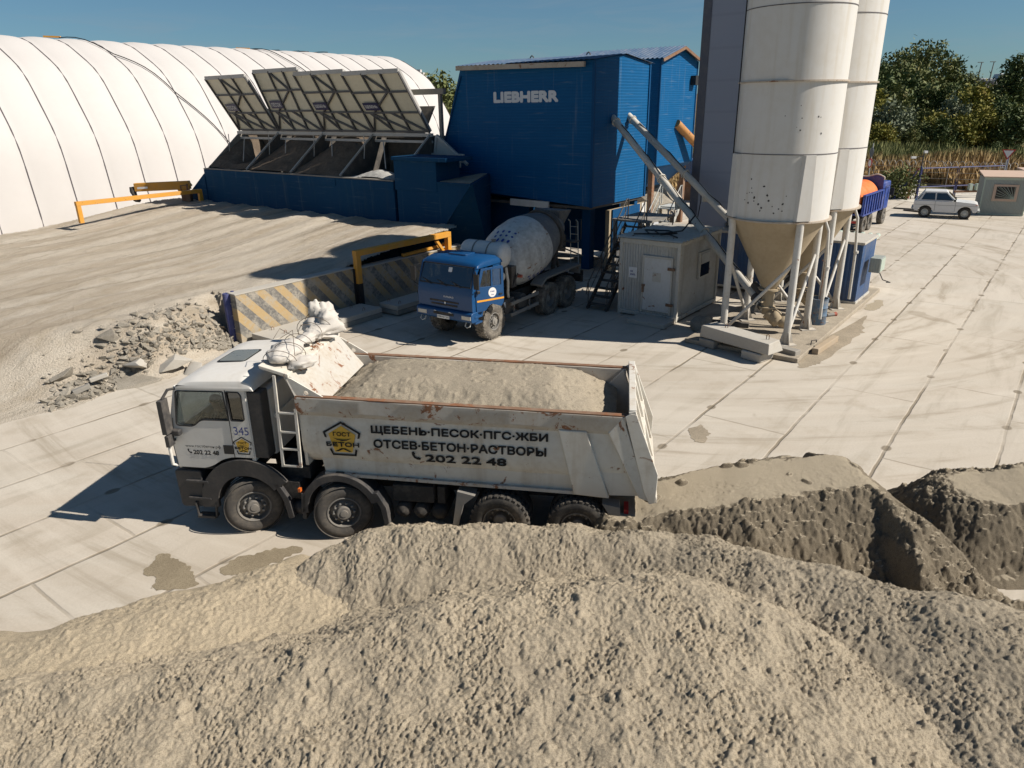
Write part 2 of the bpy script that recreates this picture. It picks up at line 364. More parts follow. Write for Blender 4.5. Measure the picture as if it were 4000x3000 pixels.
M['cont_frame'] = paint('grimy_white_frame', (.50, .48, .43), .6, .5, (.33, .28, .21), sc=1.6, rust=.35, streak=.3)
M['cont_door'] = paint('white_cabin_door', (.56, .56, .545), .5, .3, sc=1.4, rust=.15, streak=.2)
M['beige_tube'] = paint('white_screw_pipe', (.57, .545, .49), .5, .5, (.33, .27, .19), sc=1.8, rust=.25)
M['orange_tube'] = paint('orange_screw_pipe', (.42, .19, .05), .6, .5, (.28, .2, .12), sc=1.6, rust=.7)
M['cable'] = plain('black_cable', (.015, .014, .014), .7)
M['wood'] = paint('weathered_timber', (.36, .28, .19), .9, .6, (.34, .29, .23), sc=3, bump=.4)
M['tent'] = paint('white_tent_fabric', (.50, .475, .455), .85, .15, (.41, .375, .345), sc=.28, var=.025, bump=.05)
M['tent_seam'] = plain('grey_tent_seam', (.10, .09, .095), .9)
M['cover'] = paint('cream_hatch_sheet', (.60, .57, .46), .7, .3, (.36, .31, .23), sc=.9, rust=.05)
M['cover_frame'] = paint('grey_hatch_frame', (.07, .07, .075), .6, .4, (.2, .18, .16), sc=2)
M['cover_edge'] = paint('galvanised_edge', (.42, .41, .39), .55, .4, sc=2)
M['plate_navy'] = plain('navy_sign_plate', (.02, .02, .075), .5)
M['orange'] = paint('orange_tank_paint', (.72, .17, .03), .4, .25, (.5, .3, .2), sc=1.2)
M['blue_tip'] = paint('royal_blue_truck_paint', (.012, .045, .24), .4, .3, sc=1.2)
M['car_white'] = paint('white_car_paint', (.64, .64, .63), .25, .3, (.42, .38, .33), sc=1.2, low=(.2, .6, .6))
M['grey_cabin'] = paint('grey_green_cabin_sheet', (.27, .30, .28), .7, .4, sc=1.2, lines=('XY', .09, .01, .3))
M['cabin_trim'] = paint('pale_green_trim', (.36, .43, .37), .7, .4)
M['pinkish'] = paint('faded_roof_sheet', (.50, .36, .28), .8, .5, sc=1.2)
M['sign_white'] = plain('white_sign_face', (.70, .69, .68), .5)
M['sign_red'] = plain('red_sign_rim', (.45, .04, .03), .5)
M['red_post'] = paint('red_oxide_post', (.35, .07, .04), .6, .3)
M['tail_grey'] = plain('grey_metal_back', (.12, .14, .16), .5, .3)
M['mesh_rail'] = paint('galvanised_rail', (.45, .46, .44), .5, .3, sc=2)
M['skin'] = plain('skin', (.36, .19, .12), .6)
M['hair'] = plain('dark_hair', (.02, .015, .012), .8)
M['shirt'] = plain('dark_shirt', (.025, .025, .03), .9)
M['seatcloth'] = plain('dark_seat_cloth', (.03, .03, .033), .9)
M['interior'] = plain('grey_cab_lining', (.10, .095, .09), .8)
M['headlight'] = paint('dusty_headlight', (.52, .50, .44), .25, .4, sc=4)
M['plate_white'] = plain('number_plate', (.70, .70, .68), .5)
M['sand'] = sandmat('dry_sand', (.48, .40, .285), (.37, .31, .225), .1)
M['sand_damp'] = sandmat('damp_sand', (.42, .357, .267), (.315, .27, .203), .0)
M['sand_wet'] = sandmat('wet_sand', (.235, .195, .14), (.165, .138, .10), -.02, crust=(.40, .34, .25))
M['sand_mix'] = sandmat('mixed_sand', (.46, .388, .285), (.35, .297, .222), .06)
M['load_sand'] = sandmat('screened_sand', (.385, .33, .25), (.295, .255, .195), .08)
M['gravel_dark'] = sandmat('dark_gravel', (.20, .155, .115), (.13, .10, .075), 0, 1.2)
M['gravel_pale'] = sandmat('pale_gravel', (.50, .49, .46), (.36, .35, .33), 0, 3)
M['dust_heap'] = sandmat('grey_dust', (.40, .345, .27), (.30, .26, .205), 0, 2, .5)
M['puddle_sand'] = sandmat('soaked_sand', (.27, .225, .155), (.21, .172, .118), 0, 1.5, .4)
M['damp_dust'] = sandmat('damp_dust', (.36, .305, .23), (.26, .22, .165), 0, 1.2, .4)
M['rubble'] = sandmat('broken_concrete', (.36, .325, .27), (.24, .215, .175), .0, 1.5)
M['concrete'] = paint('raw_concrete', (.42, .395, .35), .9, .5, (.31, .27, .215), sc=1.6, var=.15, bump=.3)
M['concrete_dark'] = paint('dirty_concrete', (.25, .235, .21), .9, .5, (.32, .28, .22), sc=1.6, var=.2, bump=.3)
M['leafA'] = None
# ------------------------------------------------------------------ numpy noise
def _h(ix, iy, s):
    h = (ix.astype(np.int64)*374761393+iy.astype(np.int64)*668265263+s*974711) & 0x7fffffff
    h = ((h ^ (h >> 13))*1274126177) & 0x7fffffff; return (h ^ (h >> 16)) & 0xffff
def perlin(x, y, s=0):
    ix = np.floor(x); iy = np.floor(y); fx = x-ix; fy = y-iy
    def g(a, b, dx, dy):
        an = _h(ix+a, iy+b, s)*(2*np.pi/65536); return np.cos(an)*dx+np.sin(an)*dy
    u = fx*fx*fx*(fx*(fx*6-15)+10); v = fy*fy*fy*(fy*(fy*6-15)+10)
    a = g(0, 0, fx, fy); b = g(1, 0, fx-1, fy); c = g(0, 1, fx, fy-1); d = g(1, 1, fx-1, fy-1)
    return (a*(1-u)+b*u)*(1-v)+(c*(1-u)+d*u)*v
def fbm(x, y, oc=4, s=0, g=.5):
    r = 0*x; a = 1.
    for i in range(oc): r = r+a*perlin(x*2**i+i*17.3, y*2**i-i*9.1, s+i); a *= g
    return r
def sstep(a, b, x): t = np.clip((x-a)/(b-a), 0, 1); return t*t*(3-2*t)
def seg_dist(X, Y, pts):
    # distance to a polyline, interpolated z there, and signed side (left of travel = +)
    best = np.full(X.shape, 1e9); zz = np.zeros(X.shape); sd = np.zeros(X.shape)
    for (p, q) in zip(pts[:-1], pts[1:]):
        dx, dy = q[0]-p[0], q[1]-p[1]; l2 = dx*dx+dy*dy
        t = np.clip(((X-p[0])*dx+(Y-p[1])*dy)/l2, 0, 1); d = np.hypot(X-p[0]-t*dx, Y-p[1]-t*dy)
        m = d < best; best = np.where(m, d, best); zz = np.where(m, p[2]+t*(q[2]-p[2]), zz); sd = np.where(m, dx*(Y-p[1])-dy*(X-p[0]), sd)
    return best, zz, np.sign(sd)
def clods(X, Y, Z, n, rmin, rmax, seed, mask=None, sq=.75):
    # half-sunk lumps pressed onto a height grid
    rg = np.random.default_rng(seed); ny, nx = X.shape; dx = X[0, 1]-X[0, 0]
    for i in range(n):
        r = rmin+(rmax-rmin)*rg.random()**6; cx = rg.integers(2, nx-2); cy = rg.integers(2, ny-2)
        if mask is not None and rg.random() > mask[cy, cx]: continue
        k = int(r/dx*1.3)+1; y0, y1, x0, x1 = max(cy-k, 0), min(cy+k+1, ny), max(cx-k, 0), min(cx+k+1, nx)
        ux = (X[y0:y1, x0:x1]-X[cy, cx])/r; uy = (Y[y0:y1, x0:x1]-Y[cy, cx])/r; an = rg.random()*3.14; e = .7+.6*rg.random()
        px = (ux*np.cos(an)+uy*np.sin(an))*e; py = (-ux*np.sin(an)+uy*np.cos(an))/e
        d2 = np.maximum(np.abs(px), np.abs(py))**2*.5+(px*px+py*py)*.5
        Z[y0:y1, x0:x1] += np.sqrt(np.clip(1-d2, 0, 1))*r*sq*(.6+.4*rg.random())
    return Z
def gridmesh(name, X, Y, Z, mat, mask=None, smooth=True, parent=None):
    ny, nx = X.shape; v = np.stack([X, Y, Z], -1).reshape(-1, 3); idx = np.arange(nx*ny).reshape(ny, nx)
    f = np.stack([idx[:-1, :-1], idx[:-1, 1:], idx[1:, 1:], idx[1:, :-1]], -1).reshape(-1, 4)
    if mask is not None:
        mk = mask.reshape(-1); keep = mk[f].any(1); f = f[keep]; used = np.zeros(nx*ny, bool); used[f.reshape(-1)] = True
        re = np.cumsum(used)-1; v = v[used]; f = re[f]
    me = bpy.data.meshes.new(name); me.vertices.add(len(v)); me.vertices.foreach_set('co', v.astype(np.float32).reshape(-1))
    me.loops.add(len(f)*4); me.loops.foreach_set('vertex_index', f.astype(np.int32).reshape(-1)); me.polygons.add(len(f))
    me.polygons.foreach_set('loop_start', np.arange(0, len(f)*4, 4, dtype=np.int32)); me.update(calc_edges=True); me.validate()
    me.materials.append(mat)
    if smooth: me.shade_smooth()
    o = bpy.data.objects.new(name, me); COL.objects.link(o)
    if parent: o.parent = parent
    return o
# ------------------------------------------------------------------ ground: concrete slabs
def groundmat():
    m, t, b = newmat('concrete_slab_yard'); N = NT(t); p = N.pos()
    mp = N.n('ShaderNodeMapping', _vector_type='POINT'); mp.inputs['Rotation'].default_value = (0, 0, -GA); N.l(p, mp.inputs['Vector'])
    q = mp.outputs[0]; sx = N.n('ShaderNodeSeparateXYZ')
    wob = N.n('ShaderNodeVectorMath', _operation='ADD'); nv = N.n('ShaderNodeTexNoise'); nv.inputs['Scale'].default_value = 1.3; nv.inputs['Detail'].default_value = 4
    N.l(q, nv.inputs['Vector']); sc = N.n('ShaderNodeVectorMath', _operation='MULTIPLY_ADD'); N.l(nv.outputs['Color'], sc.inputs[0]); sc.inputs[1].default_value = (.09,)*3; sc.inputs[2].default_value = (-.045,)*3
    N.l(q, wob.inputs[0]); N.l(sc.outputs[0], wob.inputs[1]); N.l(wob.outputs[0], sx.inputs[0]); s_, t_ = sx.outputs['X'], sx.outputs['Y']
    def joint(x, off, per, w0, w1):
        fr = N.math('ABSOLUTE', N.math('SUBTRACT', N.math('FRACT', N.math('DIVIDE', N.math('SUBTRACT', x, off-per/2), per)), .5))
        return N.ramp(N.math('MULTIPLY', fr, per), w1, w0)
    big = N.noise(q, .16, 5, .55, .5); mid = N.noise(q, .9, 6, .6); fin = N.noise(q, 22, 6, .7)
    # every other row of slabs is shifted by half a length
    row = N.math('FLOOR', N.math('DIVIDE', N.math('SUBTRACT', t_, .22), 2.13)); sh = N.math('MULTIPLY', N.math('FRACT', N.math('MULTIPLY', row, .5)), 3.6)
    j1 = joint(t_, .22, 2.13, .018, .05); j2 = joint(N.math('ADD', s_, sh), 5.05, 5.83, .014, .045)
    brk = N.ramp(N.noise(q, .33, 4, .6), .40, .60)
    jj = N.math('MULTIPLY', N.math('MAXIMUM', j1, N.math('MULTIPLY', j2, .6)), N.math('ADD', N.math('MULTIPLY', brk, .8), .2))
    # lifting-loop pockets: dark spots near the slab ends on the long joints
    ds = N.math('MULTIPLY', N.math('ABSOLUTE', N.math('SUBTRACT', N.math('FRACT', N.math('DIVIDE', N.math('SUBTRACT', s_, 5.05-2.915-.85), 2.915)), .5)), 2.915)
    dt = N.math('MULTIPLY', N.math('ABSOLUTE', N.math('SUBTRACT', N.math('FRACT', N.math('DIVIDE', N.math('SUBTRACT', t_, .22-1.065), 2.13)), .5)), 2.13)
    dd = N.math('SQRT', N.math('ADD', N.math('MULTIPLY', ds, ds), N.math('MULTIPLY', N.math('MULTIPLY', dt, dt), 2.2)))
    spot = N.math('MULTIPLY', N.ramp(dd, .19, .12), N.ramp(N.noise(q, .37, 2), .42, .5))
    # sweeping wheel tracks of dust
    tr = N.noise(p, 1., 6, .62, .35, (.10, .95, 1)); tr2 = N.noise(q, 1.4, 5, .6, .8, (.16, 1.1, 1))
    c = N.mix(N.ramp(big, .3, .7), (.45, .393, .322), (.52, .467, .397))
    c = N.mix(N.ramp(tr, .42, .66, 0, .6), c, (.515, .475, .41))
    c = N.mix(N.ramp(tr2, .5, .72, 0, .5), c, (.31, .27, .21))
    c = N.mix(N.ramp(mid, .51, .74, 0, .6), c, (.36, .305, .235))
    c = N.mix(N.ramp(fin, .3, .75, .0, .28), c, (.30, .265, .21))
    # tyre sweeps curving round the silo corner
    sp = N.n('ShaderNodeSeparateXYZ'); N.l(p, sp.inputs[0]); cx_, cy_ = W(33, 16).x, W(33, 16).y
    ex, ey = N.math('SUBTRACT', sp.outputs['X'], cx_), N.math('SUBTRACT', sp.outputs['Y'], cy_); dr = N.math('SQRT', N.math('ADD', N.math('MULTIPLY', ex, ex), N.math('MULTIPLY', ey, ey))); ag = N.math('ARCTAN2', ey, ex)
    cb_ = N.n('ShaderNodeCombineXYZ'); N.l(dr, cb_.inputs[0]); N.l(N.math('MULTIPLY', ag, 2.2), cb_.inputs[1]); arc = N.noise(cb_.outputs[0], 1.15, 7, .66, .25)
    c = N.mix(N.math('MULTIPLY', N.ramp(arc, .50, .66), .5), c, (.55, .50, .425)); c = N.mix(N.math('MULTIPLY', N.ramp(arc, .47, .33), .7), c, (.29, .245, .185))
    tint = N.n('ShaderNodeTexWhiteNoise', _noise_dimensions='2D'); cv = N.n('ShaderNodeCombineXYZ'); N.l(row, cv.inputs[0])
    N.l(N.math('FLOOR', N.math('DIVIDE', N.math('SUBTRACT', N.math('ADD', s_, sh), 5.05), 5.83)), cv.inputs[1]); N.l(cv.outputs[0], tint.inputs['Vector'])
    c = N.mix(N.ramp(tint.outputs['Value'], 0, 1, 0, .16), c, (.34, .31, .26))
    # patches of damp spilled sand
    stn = N.ramp(N.noise(q, .42, 4, .55, .6), .69, .74, 0, .45); c = N.mix(stn, c, (.22, .18, .125))
    c = N.mix(N.math('MULTIPLY', jj, .74), c, (.17, .135, .09)); c = N.mix(N.math('MULTIPLY', spot, .8), c, (.165, .135, .095))
    N.l(c, b.inputs['Base Color']); b.inputs['Roughness'].default_value = .93; b.inputs['Specular IOR Level'].default_value = .2
    h = N.math('SUBTRACT', N.math('ADD', N.math('MULTIPLY', fin, .25), N.math('MULTIPLY', mid, .4)), jj); N.bump(h, .6, .03, b)
    return m
M['ground'] = groundmat()
g = MB(); g.add([(-130, -30, 0), (130, -30, 0), (130, 74, 0), (-130, 74, 0)], [(0, 1, 2, 3)])
tag(obj('ground', g, M['ground']), kind='structure')
# damp sand spread on the slabs beside the piles
def stain(name, pts, mat, z):
    # irregular flat sheet of damp sand
    bx = [G(*p) for p in pts]; pl = rpoly([(q.x, q.y) for q in bx], .3, 5); out = []
    for i in range(len(pl)):
        a, b2 = Vector(pl[i]), Vector(pl[(i+1) % len(pl)])
        for k in range(6):
            c = a.lerp(b2, k/6); nn = mnoise.noise(Vector((c.x*3, c.y*3, 1.3)))*.16+mnoise.noise(Vector((c.x*11, c.y*11, 4)))*.07
            d = (b2-a); d = Vector((d.y, -d.x)).normalized() if d.length > 1e-6 else Vector((0, 0)); out.append((c.x+d.x*nn, c.y+d.y*nn))
    mb = MB(); mb.plate(out, [], Matrix.Translation((0, 0, z)), .003); return tag(obj(name, mb, mat), kind='structure')
stain('wet_patch', [(550, 2215), (640, 2165), (700, 2185), (780, 2235), (770, 2300), (560, 2310), (600, 2270)], M['puddle_sand'], .007)
stain('wet_patch', [(860, 2215), (960, 2170), (1100, 2135), (1190, 2150), (1080, 2200), (900, 2250)], M['puddle_sand'], .007)
stain('wet_patch', [(2690, 1690), (2740, 1650), (2790, 1700), (2720, 1740)], M['damp_dust'], .007)
stain('wet_patch', [(3380, 1190), (3440, 1170), (3450, 1205), (3390, 1215)], M['sand_wet'], .007)
stain('wet_patch', [(3110, 1380), (3390, 1230), (3370, 1300), (3200, 1420), (3120, 1440)], M['damp_dust'], .007)
# ------------------------------------------------------------------ hills beyond the yard
def terr(x, y):
    r = np.hypot(x, y); an = np.degrees(np.arctan2(x, y))
    z = 1.1*sstep(72, 96, r)+2.0*sstep(100, 138, r)+7.6*sstep(148, 172, r)
    z = z*(.55+.45*sstep(5, 18, an))
    return z+.5*perlin(x/14, y/14, 3)*sstep(74, 100, r)-.12
def dirtmat():
    m, t, b = newmat('dry_hillside'); N = NT(t); p = N.pos(); n1 = N.noise(p, .08, 6, .6); n2 = N.noise(p, .7, 6, .65)
    c = N.mix(N.ramp(n1, .35, .65), (.075, .07, .025), (.20, .125, .045)); c = N.mix(N.ramp(n2, .45, .7, 0, .6), c, (.035, .045, .014))
    N.l(c, b.inputs['Base Color']); b.inputs['Roughness'].default_value = 1; N.bump(n2, 1, .3, b); return m
M['hill'] = dirtmat()
rr = np.concatenate([np.arange(71.5, 150, 2.2), np.array([152, 160, 180, 240, 400, 800, 1600, 3500])]); aa = np.radians(np.arange(-60, 60.1, 1.2))
RR, AA = np.meshgrid(rr, aa); X = RR*np.sin(AA); Y = RR*np.cos(AA); tag(gridmesh('hillside', X, Y, terr(X, Y), M['hill']), kind='structure')
M['track'] = paint('white_dust_track', (.55, .51, .44), .95, .5, (.45, .4, .33), sc=.3)
mb = MB(); mb.add([W(64, -6, .012), W(84, -9, .012), W(84, 13.5, .012), W(66.5, 12, .012), W(62, 4, .012)], [(0, 1, 2, 3, 4)]); tag(obj('dust_track', mb, M['track']), kind='structure')
# ------------------------------------------------------------------ dirt ramp up to the bunker
WT = 22.19                                   # plan line of the striped retaining wall
toe = [W(-22, 48), W(-10, 33), W(0, 23.6), W(5.0, 21.0), W(5.6, 21.1), W(6.2, 21.1), W(7.3, 20.75), W(8.8, 21.1), W(10.1, 20.75), W(11.8, 21.2), W(13.25, 21.9), W(13.6, WT+.05)]
def ramp_z(X, Y):
    S = X*ca+Y*sa; T = -X*sa+Y*ca
    d, _, sd = seg_dist(X, Y, [(p.x, p.y, 0) for p in toe])
    hgt = (1.55+.85*sstep(15, 25, S)+.3*sstep(33, 44, T)*sstep(20, 12, S))*(.25+.75*sstep(-12, 13, S-.35*(T-22)))
    wd = 1.6+5*sstep(10.5, 4, S)
    ins = np.where(S > 13.6, 1., np.where(sd > 0, 1, -1)); q = np.where(S > 13.6, np.minimum(1.2, d+.4+.8*sstep(13.6, 15, S)) , d*ins)
    k = np.where(S > 13.6, sstep(-1.2, .9, q+.0*S), sstep(0, 1, np.clip(q/wd, 0, 1)))
    k = np.where((S > 13.6), np.maximum(k, .96), k)
    # gravel heaped behind the wall
    hump = .33*np.exp(-(((T-WT-1.3)/1.1)**2))*sstep(14, 16, S)*(.6+.8*perlin(S*.5, T*.5, 8))
    rut = .045*np.sin((T-.06*(S-20)**2*.5)*3.2+2*perlin(S*.12, T*.12, 5))*sstep(23.5, 31, T+.35*(25-S))
    return hgt*k+(hump+rut)*k-.02*(k <= 0), k, S, T
n = 300; xs = np.linspace(-42, 3, int(45/.11)); ys = np.linspace(13, 50, int(37/.11)); X, Y = np.meshgrid(xs, ys)
Z, K, S, T = ramp_z(X, Y)
rough = sstep(26, 21, T)*sstep(14.5, 12, S)+.25
Z += K*(.10*fbm(X*1.7, Y*1.7, 4, 21)*rough+.035*fbm(X*5, Y*5, 3, 22)) ; Z = np.where(K <= 0, -.05, Z)
msk = (K > 0) & (T > WT+.01) & (T < 45.5) & (S < 25.03) & (S > -14) | ((K > 0) & (S < 13.6) & (S > -14) & (T < 45.5))
def rampmat():
    m, t, b = newmat('dusty_dirt_ramp'); N = NT(t); p = N.pos()
    mp = N.n('ShaderNodeMapping'); mp.inputs['Rotation'].default_value = (0, 0, -GA-R(6)); N.l(p, mp.inputs['Vector']); q = mp.outputs[0]
    tr = N.noise(q, 1., 5, .6, .3, (.05, .75, 1)); tr2 = N.noise(q, 1., 6, .6, .25, (.09, 2.3, 1)); mid = N.noise(p, 1.2, 6, .65); fin = N.noise(p, 17, 6, .75)
    c = N.mix(N.ramp(tr, .36, .64), (.44, .37, .285), (.57, .505, .415)); c = N.mix(N.ramp(tr2, .52, .68, 0, .6), c, (.30, .25, .185))
    c = N.mix(N.ramp(tr2, .44, .32, 0, .5), c, (.58, .53, .45))
    c = N.mix(N.ramp(mid, .5, .75, 0, .5), c, (.36, .29, .20)); c = N.mix(N.ramp(fin, .5, .75, 0, .6), c, (.27, .235, .185)); c = N.mix(N.ramp(fin, .42, .25, 0, .4), c, (.62, .57, .49))
    N.l(c, b.inputs['Base Color']); b.inputs['Roughness'].default_value = .95; b.inputs['Specular IOR Level'].default_value = .15
    k = N.bump(tr2, .5, .12, b); N.bump(fin, 1., .10, b, k); return m
M['ramp'] = rampmat(); tag(gridmesh('dirt_ramp', X, Y, Z, M['ramp'], msk), kind='structure')
# rubble slope at the foot of the ramp: one mass of small stuff + the big broken slabs one by one
def chunk(mb, c, r, seed, flat=.5):
    rg = random.Random(seed); bm = bmesh.new()
    for i in range(16): bm.verts.new((rg.gauss(0, 1)*r*.62, rg.gauss(0, 1)*r*.5, rg.gauss(0, .6)*r*flat))
    bmesh.ops.convex_hull(bm, input=bm.verts[:], use_existing_faces=False)
    bmesh.ops.delete(bm, geom=[v for v in bm.verts if not v.link_faces], context='VERTS'); bm.verts.index_update()
    rot = Matrix.Rotation(rg.random()*6.28, 3, 'Z') @ Matrix.Rotation(rg.gauss(0, .3), 3, 'X')
    mb.add([Vector(c)+rot @ v.co for v in bm.verts], [tuple(v.index for v in f.verts) for f in bm.faces]); bm.free(); return mb
def rz(x, y): return float(ramp_z(np.array([[x]]), np.array([[y]]))[0][0, 0])
mb = MB(); rg = random.Random(3)
for i in range(2300):
    k = rg.random(); s = 7.2+6.2*k+rg.gauss(0, .3); t = 21.0+.9*k+abs(rg.gauss(0, .6)); p = W(s, t)
    r = .02+.12*rg.random()**5; chunk(mb, (p.x, p.y, max(0, rz(p.x, p.y))+r*.15), r, i+50, .6)
tag(obj('rubble', mb, M['rubble']), 'loose heap of broken concrete rubble below the dirt ramp', 'rubble', kind='stuff')
for i, (u, v, h, r, fl, lb) in enumerate([
    (490, 1475, .25, .62, .45, 'broad broken concrete slab leaning at the foot of the rubble'), (545, 1385, .75, .42, .5, 'pale squarish concrete block halfway up the rubble slope'),
    (650, 1315, 1.15, .5, .35, 'whitish flat concrete slab along the top of the rubble slope'), (730, 1310, 1.2, .4, .4, 'pale slab beside the striped wall shadow, rightmost in the rubble'),
    (440, 1385, .65, .25, .8, 'dark upright stone sticking out of the rubble top'), (255, 1492, .3, .28, .6, 'small grey boulder at the left end of the rubble'),
    (375, 1478, .3, .24, .6, 'rounded grey stone just left of the broad broken slab')]):
    p = G(u, v, h); mb = MB(); chunk(mb, (0, 0, 0), r, 900+i*7, fl); o = obj('concrete_chunk', mb, M['rubble'] if i in (0, 4, 5, 6) else M['concrete'], bevel=.015); o.location = (p.x, p.y, max(rz(p.x, p.y), .02)+r*fl*.35); o.rotation_euler = (R(-12), R(8), i)
    tag(o, lb, 'concrete chunk', 'broken concrete chunks in the rubble')
mb = MB(); mb.beam(G(285, 1535, .18), G(352, 1505, .3), .16, .14); tag(obj('concrete_post', mb, M['concrete_dark'], bevel=.02), 'dark broken concrete post lying low in the rubble', 'concrete post', 'broken posts in the rubble')
mb = MB(); mb.beam(G(350, 1487, .35), G(420, 1462, .45), .13, .12); tag(obj('concrete_post', mb, M['concrete'], bevel=.02), 'grey broken concrete post lying higher against the broad slab', 'concrete post', 'broken posts in the rubble')
# ------------------------------------------------------------------ sand piles
def pile(name, x0, x1, y0, y1, step, crest, front, back, mat, seed, label, amp=(.10, .05, .02), nclod=900, cl=(.02, .11), rnd=.35, flatw=None, extra=None, base=0., cmask=None, tex=1., flat=0., grain=.0155, endk=1., calm=0.):
    X, Y = np.meshgrid(np.arange(x0, x1, step), np.arange(y0, y1, step))
    wx = X+.22*fbm(X*.8, Y*.8, 3, seed+40); wy = Y+.22*fbm(X*.8+9, Y*.8, 3, seed+41)
    cx = np.array([c[0] for c in crest]); cy = np.array([c[1] for c in crest]); cz = np.array([c[2] for c in crest])
    tt = np.linspace(cx[0], cx[-1], 400); ker = np.hanning(61); ker /= ker.sum(); pad = lambda q: np.convolve(np.pad(np.interp(tt, cx, q), 30, mode='edge'), ker, 'valid')
    yc, zc, gy = [np.interp(wx, tt, q) for q in (pad(cy), pad(cz), np.gradient(pad(cy), tt))]
    ex = np.maximum(np.maximum(cx[0]-wx, wx-cx[-1]), 0); dy = (wy-yc)/np.sqrt(1+np.minimum(gy*gy, 4)); d = np.hypot(dy, ex*np.where(wx > cx[-1], endk, 1)); sd = np.sign(dy)
    fr = front(X, Y) if callable(front) else front
    sl = np.where(sd < 0, fr, back)                       # crest drawn left to right: camera side is the right-hand side (sd<0)
    dr = d; fl = flat(X)*(1+.15*fbm(X, Y, 2, seed+5)) if callable(flat) else flat*(1+.15*fbm(X, Y, 2, seed+5)); d = np.maximum(0, d-fl)
    ww = flatw if flatw is not None else rnd
    Z = zc-sl*(np.sqrt(d*d+ww*ww)-ww)
    if extra is not None: Z = extra(X, Y, Z)
    edge = sstep(-.02, .25, Z)*(1 if not callable(flat) and not flat else .12+.88*sstep(.9, 1.15, dr/np.maximum(fl, .04)))
    if calm: edge = edge*np.where(dy > 0, 1-calm*sstep(0, .25, dy), 1)
    Z = Z+edge*(amp[0]*fbm(X*1.3, Y*1.3, 3, seed)+amp[1]*fbm(X*4.5, Y*4.5, 3, seed+1)+amp[2]*fbm(X*13, Y*13, 3, seed+2, .62))
    rl = 1-np.abs(fbm(X*6, Y*6, 2, seed+9)); Z += edge*.016*tex*(sstep(.75, 1., rl)-.3)
    Z = np.where(Z > base, Z, base-.04)
    wn = np.random.default_rng(seed+77).normal(size=X.shape); wn = .55*wn+.45*(np.roll(wn, 1, 0)+np.roll(wn, 1, 1))*.7; Z += edge*grain*wn*(.45+.75*sstep(-.25, .3, fbm(X*1.1, Y*1.1, 3, seed+15)))
    cm = edge*(Z > base+.02)*(.25+.75*sstep(-.1, .35, fbm(X*.7, Y*.7, 3, seed+6)))
    if cmask is not None: cm = cm*cmask(X, Y)
    clods(X, Y, Z, nclod, cl[0], cl[1], seed+3, cm)
    # ragged toe
    o = gridmesh(name, X, Y, Z, mat, Z > base+.001)
    return tag(o, label, 'sand pile', 'heaps of sand in front of the trucks')
P3 = lambda u, v, h: (lambda p: (p.x, p.y, h))(G(u, v, h))
crF = [P3(-500, 2760, .35), P3(0, 2694, .62), P3(488, 2676, .8), P3(1085, 2577, 1.02), P3(1520, 2460, 1.2), P3(1810, 2369, 1.36), P3(2330, 2333, 1.5), P3(2785, 2292, 1.6), (3.6, 7.4, 1.36), (4.6, 6.6, 1.12), (5.6, 5.8, .9), (6.8, 5.0, .6)]
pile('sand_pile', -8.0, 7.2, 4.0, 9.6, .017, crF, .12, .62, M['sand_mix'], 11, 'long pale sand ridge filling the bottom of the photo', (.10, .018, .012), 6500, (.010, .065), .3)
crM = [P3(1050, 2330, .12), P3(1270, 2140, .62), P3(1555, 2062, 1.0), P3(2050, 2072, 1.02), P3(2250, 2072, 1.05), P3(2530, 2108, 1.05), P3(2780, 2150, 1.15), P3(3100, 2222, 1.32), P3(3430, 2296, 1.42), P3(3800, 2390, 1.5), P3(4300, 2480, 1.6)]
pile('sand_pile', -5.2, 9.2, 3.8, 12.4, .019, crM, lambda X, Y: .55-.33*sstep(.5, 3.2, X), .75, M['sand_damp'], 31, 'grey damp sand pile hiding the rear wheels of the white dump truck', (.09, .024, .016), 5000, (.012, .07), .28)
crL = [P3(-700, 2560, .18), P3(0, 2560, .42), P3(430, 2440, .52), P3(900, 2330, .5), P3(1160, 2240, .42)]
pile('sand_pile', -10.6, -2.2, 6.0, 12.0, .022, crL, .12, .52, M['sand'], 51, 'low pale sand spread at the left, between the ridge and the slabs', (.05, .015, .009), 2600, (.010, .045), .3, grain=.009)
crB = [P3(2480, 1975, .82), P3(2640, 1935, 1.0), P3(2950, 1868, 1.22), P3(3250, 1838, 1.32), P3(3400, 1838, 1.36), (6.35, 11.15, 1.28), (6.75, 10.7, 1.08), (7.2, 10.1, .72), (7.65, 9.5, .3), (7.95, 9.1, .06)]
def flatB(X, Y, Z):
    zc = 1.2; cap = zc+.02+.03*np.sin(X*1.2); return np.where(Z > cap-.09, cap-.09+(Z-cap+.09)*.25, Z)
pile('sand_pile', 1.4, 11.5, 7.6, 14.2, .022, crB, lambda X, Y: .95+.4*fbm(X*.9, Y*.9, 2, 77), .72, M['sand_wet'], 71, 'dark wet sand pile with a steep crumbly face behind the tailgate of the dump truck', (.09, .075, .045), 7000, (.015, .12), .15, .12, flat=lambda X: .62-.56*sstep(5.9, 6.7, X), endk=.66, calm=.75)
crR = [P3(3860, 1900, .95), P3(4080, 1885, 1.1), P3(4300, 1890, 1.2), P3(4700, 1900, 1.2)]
pile('sand_pile', 5.6, 14.5, 7.6, 14.6, .025, crR, .85, .85, M['sand_wet'], 91, 'dark flat-topped sand pile at the right edge of the photo', (.07, .06, .035), 3600, (.015, .11), .15, .12, flat=.6)
